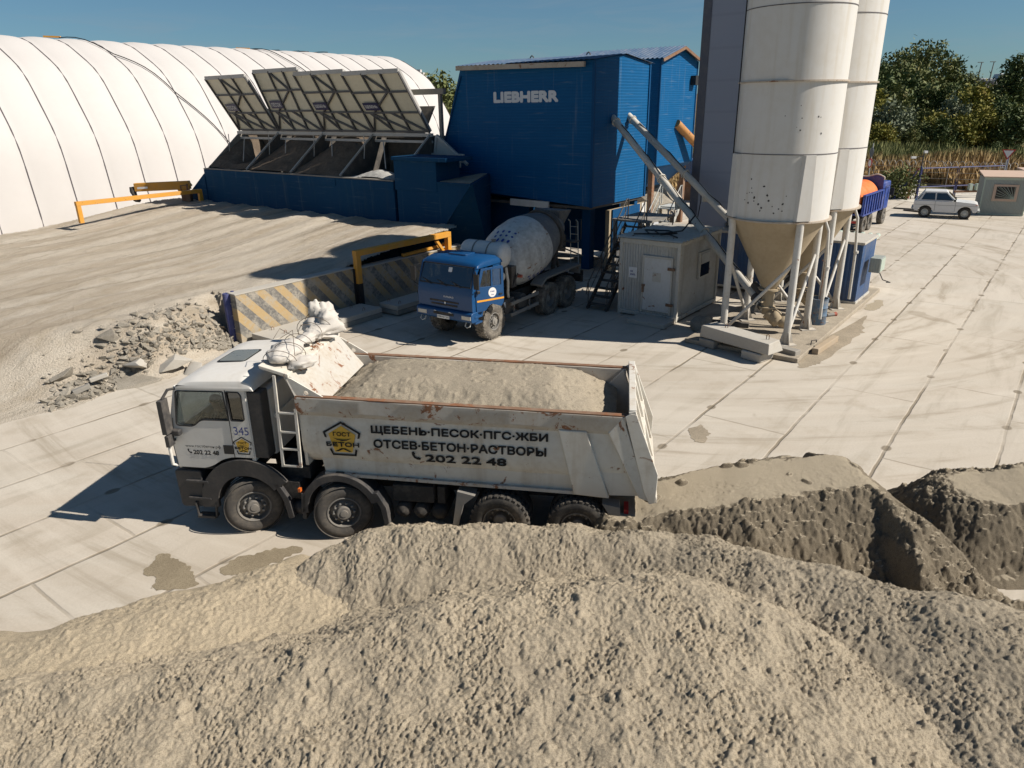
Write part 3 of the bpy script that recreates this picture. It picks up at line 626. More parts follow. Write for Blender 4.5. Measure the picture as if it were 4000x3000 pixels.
# dry smooth skin of sand on the top of the back pile
# ------------------------------------------------------------------ tent hangar
def site(name, s, t, z, label, cat, group=None): return empty(name, W(s, t, z), GA, label, cat, group)
TW, TH, TL0, TL1, TBZ = 12.0, 12.5, -7.2, 60.0, 1.0      # half width, height, ends along s
tn = site('tent_hangar', 0, 52.2+TW, TBZ, 'huge white fabric arch hangar with grey seams, behind the bunker at the left', 'hangar')
def tent_pt(s, an):
    c, q = math.cos(an), math.sin(an); e = .86
    y = TW*math.copysign(abs(c)**e, c); z = TH*abs(q)**.95
    fr = (s/2.4) % 1; bul = .16*math.sin(math.pi*fr)**.7*(math.sin(an)**.3 if q > 0 else 0)   # cloth bellies out between the ribs
    k = 1+bul/TW; kink = 1+.006*math.cos(an*14)
    return Vector((s, y*k*kink, z*k*kink-.9))
mb = MB(); na = 46; ss = np.arange(TL0, TL1+.01, 2.4/6); vs = []
for s_ in ss:
    vs += [tent_pt(s_, math.pi*i/na) for i in range(na+1)]
fs = [(i*(na+1)+k, (i+1)*(na+1)+k, (i+1)*(na+1)+k+1, i*(na+1)+k+1) for i in range(len(ss)-1) for k in range(na)]
mb.add(vs, fs); obj('fabric_shell', mb, M['tent'], tn, smooth=60)
for ex in (TL0, TL1):
    mb = MB(); mb.add([tent_pt(ex, math.pi*i/na) for i in range(na+1)], [tuple(range(na+1))]); obj('end_wall', mb, M['tent'], tn)
mb = MB(); s_ = math.ceil(TL0/2.4)*2.4
while s_ < TL1:
    mb.tube([tent_pt(s_, math.pi*i/30)+Vector((0, 0, .02)) for i in range(31)], .042, 5, False).cut(); s_ += 2.4
obj('seam', mb, M['tent_seam'], tn)
for s0, s1, a0 in ((27.3, 36.2, .56), (43.5, 47, .5)):
    mb = MB(); pts = []
    for i in range(24):
        f = i/23; pts.append(tent_pt(s0+(s1-s0)*(1-f)**1.5, math.pi*(1-(1-a0+a0*f)))*1.0+Vector((0, 0, .08)))
    pts = [tent_pt(s0+(s1-s0)*(f/23)**1.3, math.pi*.52+(math.pi*.46)*(f/23))+Vector((0, -.05, .1)) for f in range(24)]
    mb.tube(pts, .035, 6); obj('cable', mb, M['cable'], tn)
    mb = MB(); q = pts[0]; mb.beam(q+Vector((-.7, .9, .1)), q+Vector((.1, 0, .05)), .16, .12); obj('cable_strap', mb, M['yellow'], tn)
mb = MB(); pts = [tent_pt(43.5+f*.34, math.pi*.5+.02*math.sin(f*2.1)+.004*f)+Vector((0, 0, .1)) for f in range(26)]; mb.tube(pts, .04, 5); obj('cable', mb, M['cable'], tn)
# ------------------------------------------------------------------ aggregate bunker with four hinged hatch covers
BS = 25.0; BT = [42.32, 38.27, 34.22, 30.17, 26.1]; BZ0, BZ1, HS, HZ = 2.0, 4.27, 27.74, 6.3
bk = site('aggregate_bunker', BS, 34.2, 0, 'long dark blue gravel bunker with four open lattice hatch covers', 'bunker')
def bl(s, t, z): return Vector((s-BS, t-34.2, z))
mb = MB(); mb.box(0, .25, BT[4]-34.2, BT[0]-34.2, .2, BZ1); obj('front_wall', mb, M['blue_bunker'], bk, bevel=.012)
mb = MB(); mb.box(-.03, -.004, BT[0]-12.0-34.2, BT[0]-34.2, 3.86, BZ1-.02); mb.cut(); mb.box(-.03, -.004, BT[4]-34.2+.02, BT[0]-12.3-34.2, 3.80, BZ1-.03); obj('upper_sheet', mb, M['blue_bunker'], bk, bevel=.004)
mb = MB(); mb.box(-.04, .3, BT[4]-34.2, BT[0]-34.2, BZ1, BZ1+.05); obj('wall_cap', mb, M['grey_steel'], bk)
mb = MB(); mb.prism([(HS-BS+.12, HZ-.2), (HS-BS+.2, HZ-.2), (HS-BS+1.2, HZ+1.3), (HS-BS+1.1, HZ+1.3)], 'y', BT[4]-34.2+.7, BT[0]-34.2+.1); obj('sun_blocker', mb, M['dark_steel'], bk)  # added sheet behind the covers, only there to keep sun out of the bays
mb = MB(); mb.box(HS-BS+.9, HS-BS+1.1, BT[4]-34.2, BT[0]-34.2, .2, HZ-.1); obj('back_wall', mb, M['dark_steel'], bk)
for i, t in enumerate(BT):
    mb = MB(); mb.prism([(.25, .2), (HS-BS+.9, .2), (HS-BS+.9, HZ-.1), (HS-BS, HZ-.05), (.25, BZ1)], 'y', t-34.2-.06, t-34.2+.06)
    obj('bay_wall', mb, M['dark_steel'] if i else M['grey_steel'], bk)
    if i:
        mb = MB(); mb.beam(bl(BS+.2, t, BZ1+.1), bl(HS, t, HZ+.03), .07, .08); obj('divider_rail', mb, M['cover_edge'], bk)
mb = MB(); mb.box(HS-BS-.09, HS-BS+.09, BT[4]-34.2-.1, BT[0]-34.2+.1, HZ-.12, HZ+.04); mb.box(HS-BS-.02, HS-BS+.06, BT[4]-34.2-.1, BT[0]-34.2+.1, HZ-.42, HZ-.3); obj('hinge_beam', mb, M['cover_edge'], bk)
for t in BT[:-1]:
    mb = MB(); p = bl(HS-.9, t-.2, HZ-.7); mb.tube([p+Vector((0, 0, .6)), p+Vector((-.05, -.05, .1)), p+Vector((-.12, -.02, -.5))], .025, 5).cut()
    mb.tube([bl(HS-.5, t-1.2, HZ-.4), bl(HS-1.5, t-2.3, HZ-1.6)], .03, 5); obj('hanging_cable', mb, M['cover_edge'], bk)
# heaps in the bays
def heap(name, i, mat, prof, label, seed):
    t0, t1 = BT[i+1]+.07, BT[i]-.07; xs = np.arange(.27, HS-BS+.85, .05); ys = np.arange(t0-34.2, t1-34.2, .05); X, Y = np.meshgrid(xs, ys)
    Z = prof(X, (Y-(t0-34.2))/(t1-t0))+.05*fbm(X*2, Y*2, 4, seed)+.02*fbm(X*9, Y*9, 3, seed+1)
    Z = np.minimum(Z, BZ1-.06+X*.66)
    o = gridmesh(name, X, Y, Z, mat); o.location = W(BS, 34.2, 0); o.rotation_euler = (0, 0, GA); return tag(o, label, 'gravel heap', 'gravel heaps in the bunker bays')
gs = lambda u, c, w: np.exp(-((u-c)/w)**2)
heap('gravel_heap', 0, M['gravel_dark'], lambda X, u: 4.25+.56*X*(.6+.4*np.abs(u-.45)*2)-.55*gs(u, .42, .26)*np.clip(X-.9, 0, 2), 'brown sand heap in the leftmost bunker bay', 1)
heap('gravel_heap', 1, M['gravel_dark'], lambda X, u: 4.25+.60*X*gs(u, .55, .9), 'tall brown sand heap in the second bay from the left', 2)
heap('gravel_heap', 2, M['gravel_dark'], lambda X, u: 4.2+.60*X*gs(u, .6, .75), 'dark crushed stone heap in the third bay from the left', 3)
heap('gravel_heap', 3, M['gravel_pale'], lambda X, u: 4.22+.45*gs(u, .45, .35)*np.exp(-((X-.9)/.7)**2)-.25*X*(X > 1.3), 'low bright whitish gravel heap in the rightmost bunker bay', 4)
# hatch covers: lattice side faces the camera
ux, uz = (25.9-27.74)/3.442, (9.21-6.3)/3.442; CL = 3.44
CW = [('ПЕСОК', 0, 0.), ('ПЕСОК', 1, .12), ('ЩЕБЕНЬ', 2, .02), ('ЩЕБЕНЬ', 3, -.02)]
for (txt, i, tw) in CW:
    t1, t0 = BT[i]-.06, BT[i+1]+.06; wd = t1-t0
    al = R((122, 113.2, 120.4, 125)[i]); CL = (3.42, 3.39, 3.31, 3.32)[i]; du = Vector((math.cos(al), 0, math.sin(al))); nn = Vector((-du.z, 0, du.x))  # nn: away from lattice side
    if nn.x < 0: nn = -nn
    o0 = bl(HS, t1, HZ+.08); P = lambda x, y, d=0: o0+Vector((0, -x, 0))+du*y+nn*d
    mb = MB(); mb.hexa([P(0, 0, .06), P(wd, 0, .06), P(wd, CL, .06), P(0, CL, .06), P(0, 0, .09), P(wd, 0, .09), P(wd, CL, .09), P(0, CL, .09)]); cv = obj('hatch_cover', mb, M['cover'], bk)
    fr = MB(); q = .09
    for a, b in (((0, 0), (0, CL)), ((wd, 0), (wd, CL)), ((0, .04), (wd, .04)), ((0, CL*.345), (wd, CL*.345)), ((0, CL*.69), (wd, CL*.69)),
                 ((wd*.36, 0), (wd*.36, CL*.345)), ((wd*.68, 0), (wd*.68, CL*.345)), ((wd*.36, CL*.345), (wd*.36, CL)), ((wd*.68, CL*.345), (wd*.68, CL)),
                 ((0, 0), (wd*.2, CL*.345)), ((wd*.12, CL*.345), (wd*.4, 0)), ((wd*.12, CL*.345), (wd*.75, 0)), ((wd*.5, CL*.345), (wd, 0)), ((wd*.2, CL*.345), (wd*.64, CL*.69)), ((wd*.36, CL), (wd*.66, CL*.69))):
        fr.beam(P(a[0], a[1], 0), P(b[0], b[1], 0), .075, .09)
    obj('lattice_frame', fr, M['cover_frame'], cv)
    eb = MB(); eb.beam(P(0, CL+.02, .05), P(wd, CL+.02, .05), .1, .2); eb.beam(P(wd, 0, .1), P(wd, CL, .1), .07, .12); obj('edge_strip', eb, M['cover_edge'], cv)
    pl = MB(); x0, x1, y0, y1 = wd*.10, wd*.37, CL*.40, CL*.53
    pl.hexa([P(x0, y0, -.07), P(x1, y0, -.07), P(x1, y1, -.07), P(x0, y1, -.07), P(x0, y0, -.05), P(x1, y0, -.05), P(x1, y1, -.05), P(x0, y1, -.05)]); sg = obj('sign_plate', pl, M['plate_navy'], cv)
    lt = MB(); lettering(lt, txt, x0+.1, x1-.1, y0+.11, y1-.11, lambda x, y: P(x, y, -.078), .02); obj('lettering', lt, M['letter_white'], sg)
# side box and stepped right end of the bunker
mb = MB(); mb.hexa([bl(BS, 25, 0), bl(BS, 25.9, 0), bl(28.3, 25.9, 0), bl(28.3, 22.85, 0), bl(BS, 21.2, 4.38), bl(BS, 25.9, 4.38), bl(28.3, 25.9, 4.5), bl(28.3, 22.85, 4.5)]); obj('end_block', mb, M['blue_bunker'], bk)
mb = MB(); mb.hexa([bl(BS+.1, 21.4, 4.387), bl(BS+.1, 23.2, 4.387), bl(28.2, 23.25, 4.5), bl(28.2, 22.95, 4.5), bl(BS+.1, 21.4, 4.41), bl(BS+.1, 23.2, 4.41), bl(28.2, 23.25, 4.53), bl(28.2, 22.95, 4.53)]); obj('dusty_ledge', mb, M['dust_heap'], bk)
mb = MB(); mb.box(-.02, 1.6, 23.3-34.2, 26.0-34.2, 3.9, 5.25); mb.box(-.12, 1.75, 22.6-34.2, 26.05-34.2, 5.25, 5.42); obj('upper_box', mb, M['blue_bunker'], bk, bevel=.02)
mb = MB(); mb.beam(bl(BS-.03, 24.9, .1), bl(BS-.03, 21.25, 4.36), .12, .06); mb.beam(bl(BS-.03, 21.25, 4.36), bl(BS-.03, 23.3, 4.36), .1, .06); obj('slanted_trim', mb, M['blue_bunker'], bk)
mb = MB(); mb.hexa([bl(BS-.05, BT[0], 2.2), bl(BS-.05, BT[0]+1.9, 2.3), bl(27, BT[0]+1.9, 2.3), bl(27, BT[0], 2.2), bl(BS-.05, BT[0]+.02, 4.0), bl(BS-.05, BT[0]+1.85, 2.85), bl(27, BT[0]+1.85, 2.6), bl(27, BT[0]+.02, 3.6)]); obj('left_wing', mb, M['blue_bunker'], bk)
# grey lattice frame at the right end (posts carrying the right cover)
mb = MB(); pz = bl(27.9, 25.5, 0)
mb.beam(pz, pz+Vector((0, 0, 8.3)), .16); mb.beam(pz+Vector((0, 2.0, 8.25)), pz+Vector((0, -.3, 8.25)), .2, .26); obj('end_post', mb, M['grey_steel'], bk)
mb = MB(); a = bl(27.74, 25.7, 6.25)
mb.add([a, a+Vector((-.1, .15, -1.25)), a+Vector((-.1, -2.0, -1.25))], [(0, 1, 2)]); obj('end_sheet', mb, M['cover_edge'], bk); mb = MB()
mb.beam(a, a+Vector((-.1, .15, -1.3)), .12); mb.beam(a, a+Vector((-.1, -2.0, -1.3)), .12)
for k in range(5): mb.beam(a+Vector((-.2, .05-.42*k, -.85)), a+Vector((-.2, .05-.42*k, -1.45)), .06)
mb.beam(a+Vector((-.2, .2, -.85)), a+Vector((-.2, -1.9, -.85)), .07); obj('end_frame', mb, M['cover_edge'], bk)
# ------------------------------------------------------------------ main mixing tower clad in blue
PS, PT, PB, PH = 28.4, 17.2, 3.27, 9.3
pt = site('mixing_plant', PS, PT, 0, 'tall dark blue clad mixing plant with white lettering above the mixer truck', 'plant building')
Lp, Wp = 5.0, 7.35                           # along local x (gable face), along local y (big face)
mb = MB(); mb.prism([(0, PB), (0, PH), (0+Wp, PH+.02), (9.2, 4.35), (9.2, PB+.5), (5.4, PB+.3)], 'x', 0, Lp); obj('wall', mb, M['blue_plant'], pt)
mb = MB(); mb.add([(0, 0, PH), (Lp, 0, PH), (Lp/2, 0, PH+.30), (0, Wp, PH+.02), (Lp, Wp, PH+.02), (Lp/2, Wp, PH+.30)], [(0, 1, 2), (3, 5, 4), (0, 3, 4, 1)]); obj('gable', mb, M['blue_plant'], pt)
def corrug(mb, p0, p1, q0, q1, per=.26, amp=.03, th=.02):
    # corrugated sheet between edges p0-p1 (eave) and q0-q1 (ridge), waves along the eave
    p0, p1, q0, q1 = map(Vector, (p0, p1, q0, q1)); n = int((p1-p0).length/per*4); up = Vector((0, 0, 1)); vs = []
    for i in range(n+1):
        h = up*(amp*(1 if i % 4 in (1, 2) else 0)); vs += [p0.lerp(p1, i/n)+h, q0.lerp(q1, i/n)+h]
    return mb.add(vs, [(2*i, 2*i+2, 2*i+3, 2*i+1) for i in range(n)])
mb = MB(); corrug(mb, (-.25, -.12, PH-.0), (-.25, Wp+.15, PH+.02), (Lp/2, -.12, PH+.33), (Lp/2, Wp+.15, PH+.35)); corrug(mb, (Lp+.25, -.12, PH), (Lp+.25, Wp+.15, PH+.02), (Lp/2, -.12, PH+.33), (Lp/2, Wp+.15, PH+.35)); obj('roof', mb, M['roof_blue'], pt)
mb = MB(); mb.beam((-.2, .35, PH-.16), (-.2, Wp+.1, PH-.06), .14, .2); mb.cut(); obj('gutter', mb, M['gutter'], pt)
mb = MB(); mb.box(-.05, .05, -.06, .06, PB-.02, PH-.02); mb.cut(); mb.box(Lp-.06, Lp+.05, -.05, .06, PB, PH); mb.cut(); mb.beam((-.03, Wp+.0, PH-.4), (-.03, 9.18, 4.4), .06); obj('corner_trim', mb, M['blue_plain'], pt)
for yy in (Wp*.25, Wp*.68):
    mb = MB(); mb.tube([(Lp/2, yy-.12, PH+.3), (Lp/2, yy-.08, PH+.42), (Lp/2, yy, PH+.48), (Lp/2, yy+.08, PH+.42), (Lp/2, yy+.12, PH+.3)], .03, 6); obj('lifting_eye', mb, M['dark_steel'], pt)
lt = MB(); yl, yr, z0, z1 = 5.85, 2.62, 7.02, 7.62
a0 = W(PS, PT); 
def face1(u, v):      # pixel onto the big face
    d = ray(u, v); n = Vector((ca, sa, 0)); k = (PS-(CAM.x*ca+CAM.y*sa))/(d.x*ca+d.y*sa); p = CAM+d*k; return ST(p)[1]-PT, p.z
(yl, za), (yr, zb) = face1(1928, 380), face1(2182, 378)
z0, z1 = face1(1928, 403)[1], face1(1928, 359)[1]
lettering(lt, 'LIEBHERR', yl, yr, z0, z1, lambda x, y: Vector((-.012, x, y)), .082); obj('lettering', lt, M['letter_white'], pt)
# dust lines on the gable face, deflector under the hopper, legs, underside
mb = MB(); mb.box(.1, Lp-.1, .1, Wp-.1, PB-.12, PB-.004); obj('underside', mb, M['dark_steel'], pt)
mb = MB(); mb.beam((-.12, 2.2, PB-.02), (-.12, 4.4, PB+.0), .1, .3, 0); obj('deflector_board', mb, M['gutter'] if False else M['silo_panel'], pt)
for (x, y, wd) in ((2.1, 1.4, .45), (4.6, .35, .3), (4.6, 6.5, .3), (2.0, 6.6, .45)):
    mb = MB(); mb.box(x-wd/2, x+wd/2, y-wd/2, y+wd/2, 0, PB-.12); obj('leg', mb, M['blue_plain'], pt, bevel=.015)
mb = MB(); mb.box(4.95, 5.0, 1.3, 6.7, .3, PB-.15); obj('back_panel', mb, M['blue_plain'], pt)
mb = MB(); mb.box(1.2, 1.3, 4.3, 8.9, 0, PB+.2); mb.box(1.2, 4.9, 6.9, 7.0, 0, PB-.13); obj('lower_wall', mb, M['blue_plain'], pt)
mb = MB(); mb.lathe([(.85, 3.3), (.85, 3.1), (.38, 2.75), (.3, 2.45)], 20, 'z', (1.4, 2.6, .35)); obj('discharge_chute', mb, M['dark_steel'], pt, smooth=40)
mb = MB(); mb.box(2.2, 4.9, .12, .2, .9, 2.9); obj('side_panel', mb, M['blue_plain'], pt)
# ------------------------------------------------------------------ second plant behind
QS, QT = 46.8, 20.9
pq = site('mixing_plant', QS, QT, 0, 'smaller bright blue plant building behind, with an orange pipe and a black lamp box', 'plant building')
q0, q1 = 3.95, 10.0; LQ = 1.0
def q2(u, v):
    d = ray(u, v); n = Vector((-sa, ca, 0)); k = (QT-(-CAM.x*sa+CAM.y*ca))/(-d.x*sa+d.y*ca); p = CAM+d*k; return ST(p)[0]-QS, p.z
xr = q2(2722, 300)[0]; xl = xr-5.1
mb = MB(); mb.prism([(xl, q0), (xr, q0), (xr, q1), ((xl+xr)/2, q1+.65), (xl, q1)], 'y', 0, 6.5); obj('wall', mb, M['blue_plant'], pq)
mb = MB(); mb.box(xl-.05, xl+.05, -.05, .05, q0, q1); mb.cut(); mb.box(xr-.05, xr+.05, -.05, .05, q0, q1); obj('corner_trim', mb, M['blue_plain'], pq)
mb = MB(); xm = (xl+xr)/2; corrug(mb, (xl-.3, -.3, q1-.02), (xl-.3, 6.7, q1-.02), (xm, -.3, q1+.75), (xm, 6.7, q1+.75), .3, .05); corrug(mb, (xr+.3, -.3, q1-.02), (xr+.3, 6.7, q1-.02), (xm, -.3, q1+.75), (xm, 6.7, q1+.75), .3, .05); obj('roof', mb, M['roof_blue'], pq)
mb = MB(); mb.beam((xl-.3, -.3, q1-.12), (xm, -.3, q1+.66), .06, .16); mb.beam((xm, -.3, q1+.66), (xr+.3, -.3, q1-.12), .06, .16); obj('verge_board', mb, M['rust'], pq)
mb = MB(); mb.hexa([(xl+1.2, 1.2, 2.6), (xr-1.2, 1.2, 2.6), (xr-1.2, 5, 2.6), (xl+1.2, 5, 2.6), (xl, .02, q0-.004), (xr, .02, q0-.004), (xr, 6.4, q0-.004), (xl, 6.4, q0-.004)]); obj('hopper_bottom', mb, M['blue_plain'], pq)
for x, y in ((xl+.3, .4), (xr-.3, .4), (xl+.3, 6), (xr-.3, 6)):
    mb = MB(); mb.box(x-.15, x+.15, y-.15, y+.15, 0, q0-.01); obj('leg', mb, M['rust'], pq)
mb = MB(); mb.box(xr-.9, xr-.35, -.35, -.02, q1-1.4, q1-.85); obj('lamp_box', mb, M['black'], pq)
p = Vector(W(QS, QT)); mb = MB(); e = q2(2640, 482); f = Vector((e[0]+3.2, -1.0, e[1]-2.2)); mb.tube([(e[0], -.05, e[1]), f], .26, 12); obj('orange_pipe', mb, M['orange_tube'], pq, smooth=40)
# ------------------------------------------------------------------ lilac grey panel tower
tw = site('panel_tower', 30.6, 10.6, 0, 'tall flat lilac-grey panelled tower standing behind the two white silos', 'tower')
mb = MB(); mb.prism([(1.25, 0), (2.55, 0), (2.55, 17.3), (-1.8, 17.3), (-1.8, 2.75), (1.25, 2.75)], 'x', 0, 1.6); obj('wall', mb, M['tower'], tw)
mb = MB(); mb.box(-.03, 1.63, 2.55, 2.9, 0, 17.32); obj('corner_trim', mb, M['tower_trim'], tw)
# ------------------------------------------------------------------ silos
pd = MB(); pd.box(22.1-26, 33.2-26, 5.85-7.6, 9.6-7.6, 0, .15); 
pad = obj('silo_pad', pd, M['dust_heap'], bevel=.03); pad.location = W(26, 7.6, 0); pad.rotation_euler = (0, 0, GA); tag(pad, kind='structure')
def silo(s, t, label):
    r = 1.55; e = site('silo', s, t, .15, label, 'silo', 'white cement silos')
    zs = [3.92, 5.92, 7.96, 9.96, 12.2, 14.5, 17.2]
    mb = MB(); mb.lathe([(r, zs[0]), (r, zs[-1])], 64); obj('shell', mb, M['silo'], e, smooth=40)
    mb = MB(); mb.lathe([(r+.004, zs[-1]), (r*.6, zs[-1]+.5), (.2, zs[-1]+.7), (0, zs[-1]+.7)], 48); obj('dome', mb, M['silo'], e, smooth=40)
    mb = MB()
    for z, hgt, ex in ((zs[0], .05, .09), (zs[2], .045, .06), (zs[4], .045, .06)):
        mb.lathe([(r-.01, z-hgt/2), (r+ex, z-hgt/2), (r+ex, z+hgt/2), (r-.01, z+hgt/2)], 64); mb.cut()
    obj('flange_ring', mb, M['gutter'], e)
    mb = MB()
    for z in (zs[1], zs[3]): mb.lathe([(r-.01, z-.012), (r+.012, z-.012), (r+.012, z+.012), (r-.01, z+.012)], 64); mb.cut()
    obj('weld_seam', mb, M['tent_seam'], e)
    # flat stiffening panels over the legs in the lowest ring
    for k, an in enumerate((45, 135, 225, 315)):
        A = R(an); d = Vector((math.cos(A), math.sin(A), 0)); q = Vector((-d.y, d.x, 0)); o = d*(r+.10)
        mb = MB(); z0, z1 = zs[0]+.05, zs[1]-.02
        mb.add([o+q*.22+Vector((0, 0, z0)), o-q*.22+Vector((0, 0, z0)), o-q*.16+Vector((0, 0, z1)), o+q*.16+Vector((0, 0, z1)),
                d*(r-.05)+q*.30+Vector((0, 0, z0)), d*(r-.05)-q*.30+Vector((0, 0, z0)), d*(r-.05)-q*.24+Vector((0, 0, z1)), d*(r-.05)+q*.24+Vector((0, 0, z1))],
               [(0, 1, 2, 3), (0, 4, 5, 1), (1, 5, 6, 2), (2, 6, 7, 3), (3, 7, 4, 0)]); obj('leg_bracket', mb, M['silo_panel'], e)
        # leg with gusseted foot
        lp = d*1.51; mb = MB(); mb.tube([lp+Vector((0, 0, .03)), lp+Vector((0, 0, zs[0]-.03))], .115, 16); lg = obj('leg', mb, M['silo_leg'], e, smooth=40)
        mb = MB(); mb.box(-.26, .26, -.26, .26, 0, .035); mb.M = Matrix.Translation(lp)
        b2 = MB(); b2.M = Matrix.Translation(lp) @ Matrix.Rotation(A, 4, 'Z'); b2.box(-.26, .26, -.26, .26, .0, .035)
        for j in range(4):
            b2.M = Matrix.Translation(lp) @ Matrix.Rotation(A+j*math.pi/2, 4, 'Z'); b2.prism([(.1, .035), (.25, .035), (.13, .42), (.1, .42)], 'y', -.012, .012)
        obj('foot', b2, M['silo_leg'], lg)
    mb = MB(); mb.lathe([(r-.04, zs[0]-.03), (.28, 1.6), (.25, 1.53)], 48); obj('cone', mb, M['silo_cone'], e, smooth=40)
    mb = MB(); mb.lathe([(.30, 1.53), (.34, 1.52), (.34, 1.46), (.2, 1.45), (.19, .9), (.27, .89), (.27, .84), (.16, .83), (.16, .62)], 20); mb.tube([(0, 0, .66), (.05, -.25, .5), (.2, -.7, .35)], [.2, .2, .17], 12)
    mb.blob((.05, -.3, .52), .26, 12, .2, 2, 4); mb.blob((.12, -.55, .42), .24, 12, .2, 2, 6); mb.beam((-.4, .1, 1.1), (.5, .0, 1.15), .06); obj('outlet_valve', mb, M['silo_cone'], e, smooth=60)
    # diagonal braces
    ft = [Vector((math.cos(R(q))*1.51, math.sin(R(q))*1.51, 0)) for q in (45, 135, 225, 315)]
    for a, b, z0, z1 in ((1, 2, .1, 2.7), (2, 3, .2, 2.7), (3, 0, .2, 2.5), (0, 1, .2, 2.6)):
        mb = MB(); mb.tube([ft[a]+Vector((0, 0, z0)), ft[b]+Vector((0, 0, z1))], .055, 10); obj('brace', mb, M['silo_leg'], e, smooth=40)
    # filling pipe with an elbow and a coupling
    A = R(290); d = Vector((math.cos(A), math.sin(A), 0)); mb = MB(); mb.tube([d*1.72+Vector((0, 0, .55)), d*1.7+Vector((0, 0, 2.2)), d*1.6+Vector((0, 0, 3.5)), d*1.45+Vector((0, 0, 3.85))], .05, 10)
    mb.tube([d*1.72+Vector((0, 0, 2.25)), d*1.72+Vector((0, 0, 2.33))], .085, 12); obj('fill_pipe', mb, M['silo_leg'], e, smooth=40)
    return e
s1 = silo(24.42, 7.70, 'front white cement silo with dark paint chips on its lowest ring')
s2 = silo(27.75, 7.60, 'rear white cement silo partly hidden behind the front one')
# chipped paint on the front silo
def chips(e, r, n, a0, a1, z0, z1, seed, sz=.05):
    rg = random.Random(seed); mb = MB()
    for i in range(n):
        c = rg.choice([(rg.uniform(a0, a1), rg.uniform(z0, z1))]); k = rg.uniform(.35, 1)*sz; pl = []
        for j in range(9):
            q = k*(.5+.7*rg.random()); pl.append((c[0]+q/r*math.cos(j*.7), c[1]+q*math.sin(j*.7)*1.1))
        mb.add([(math.cos(a)*(r+.004), math.sin(a)*(r+.004), z) for a, z in pl], [tuple(range(9))]); mb.cut()
    obj('paint_chip', mb, M['chip'], e)
vd = math.atan2(-W(24.42, 7.7).y, -W(24.42, 7.7).x)-GA
chips(s1, 1.55, 12, vd-.75, vd-.05, 4.4, 5.2, 5, .045); chips(s1, 1.55, 9, vd-.35, vd+.15, 4.2, 4.75, 9, .04); chips(s1, 1.55, 8, vd-.3, vd+.75, 6.5, 7.7, 12, .035)
mb = MB(); A = vd-1.28; mb.tube([(math.cos(A)*1.6, math.sin(A)*1.6, 3.6), (math.cos(A)*1.6, math.sin(A)*1.6, 17)], .022, 6); obj('cable', mb, M['cable'], s1)
# screw conveyors
def screw(p0, p1, label, mat=M['beige_tube']):
    p0 = Vector(p0); p1 = Vector(p1); e = empty('screw_conveyor', p1, 0, label, 'screw conveyor', 'screw conveyors from the silos'); d = p0-p1; Ln = d.length
    mb = MB(); mb.tube([(0, 0, 0), d], .15, 18); obj('pipe', mb, mat, e, smooth=40)
    mb = MB()
    for f in (.02, .34, .62, .97): mb.tube([d*f-d.normalized()*.03, d*f+d.normalized()*.03], .20, 18); mb.cut()
    obj('flange', mb, mat, e, smooth=40)
    mb = MB(); mb.tube([d*.05, d*.05-Vector((0, 0, .0))+d.normalized()*-.5], .2, 14); mb.tube([d*.07+Vector((.05, 0, .25)), d*.01+Vector((.05, 0, .25))], .13, 12); obj('motor', mb, M['dark_steel'], e, smooth=40)
    mb = MB(); mb.box(-.1, .1, -.1, .1, -.1, .1); mb.v = [tuple(Vector(q)+d*.5-Vector((0, 0, .22))) for q in mb.v]; obj('inspection_hatch', mb, mat, e)
    mb = MB(); q = d.normalized(); up = Vector((0, 0, .17)); pts = []
    for i in range(18): pts.append(d*(.08+.84*i/17)+up+Vector((.04*math.sin(i*2.1), .04*math.cos(i*1.3), .03*math.sin(i*3.1))))
    mb.tube(pts, .02, 5); k = pts[9]; mb.tube([k, k+Vector((0, -.15, -.6)), k+Vector((-.1, -.1, -1.6)), k+Vector((-.4, .1, -2.1))], .022, 5); obj('cable', mb, M['cable'], e)
    return e
t1 = W(30.15, 17.25, 7.0); t2 = W(31.6, 17.25, 7.05)
screw(t1, W(24.42, 7.75, .95), 'nearer white screw pipe from the front silo up to the blue plant')
screw(t2, W(27.75, 7.65, .95), 'farther white screw pipe from the rear silo, upper of the two')
# ------------------------------------------------------------------ striped retaining wall
def stripemat():
    m, t, b = newmat('worn_striped_concrete'); N = NT(t); p = N.pos(); sx = N.n('ShaderNodeSeparateXYZ'); N.l(p, sx.inputs[0])
    n1 = N.noise(p, 1.4, 7, .65); n2 = N.noise(p, 9, 6, .7)
    q = N.math('ADD', N.math('ADD', N.math('MULTIPLY', sx.outputs['X'], .80), N.math('MULTIPLY', sx.outputs['Z'], .72)), N.math('MULTIPLY', n2, .03))
    fr = N.math('FRACT', N.math('DIVIDE', q, .62)); st = N.ramp(fr, .49, .51)
    con = N.mix(n1, (.25, .225, .185), (.40, .365, .305)); yel = N.mix(n2, (.35, .235, .10), (.42, .32, .185)); blk = N.mix(n2, (.075, .073, .07), (.20, .19, .175))
    c = N.mix(st, yel, blk)
    wear = N.math('MAXIMUM', N.ramp(N.math('ADD', N.math('MULTIPLY', n1, .6), N.math('MULTIPLY', n2, .4)), .44, .60), N.ramp(N.math('ADD', sx.outputs['Z'], N.math('MULTIPLY', n1, .9)), .95, .6))
    c = N.mix(N.math('MULTIPLY', wear, .85), c, con); c = N.mix(N.ramp(n2, .62, .75, 0, .6), c, con)
    N.l(c, b.inputs['Base Color']); b.inputs['Roughness'].default_value = .9; N.bump(n2, .5, .03, b); return m
M['stripe'] = stripemat()
wl = site('retaining_wall', 13.3, WT, 0, 'concrete retaining wall with worn yellow and black warning stripes', 'wall')
mb = MB(); mb.box(0, 5.2, -.32, .0, 0, 1.74); mb.cut(); mb.box(5.35, 11.7, -.30, .0, 0, 1.66); obj('wall_panel', mb, M['stripe'], wl, bevel=.02)
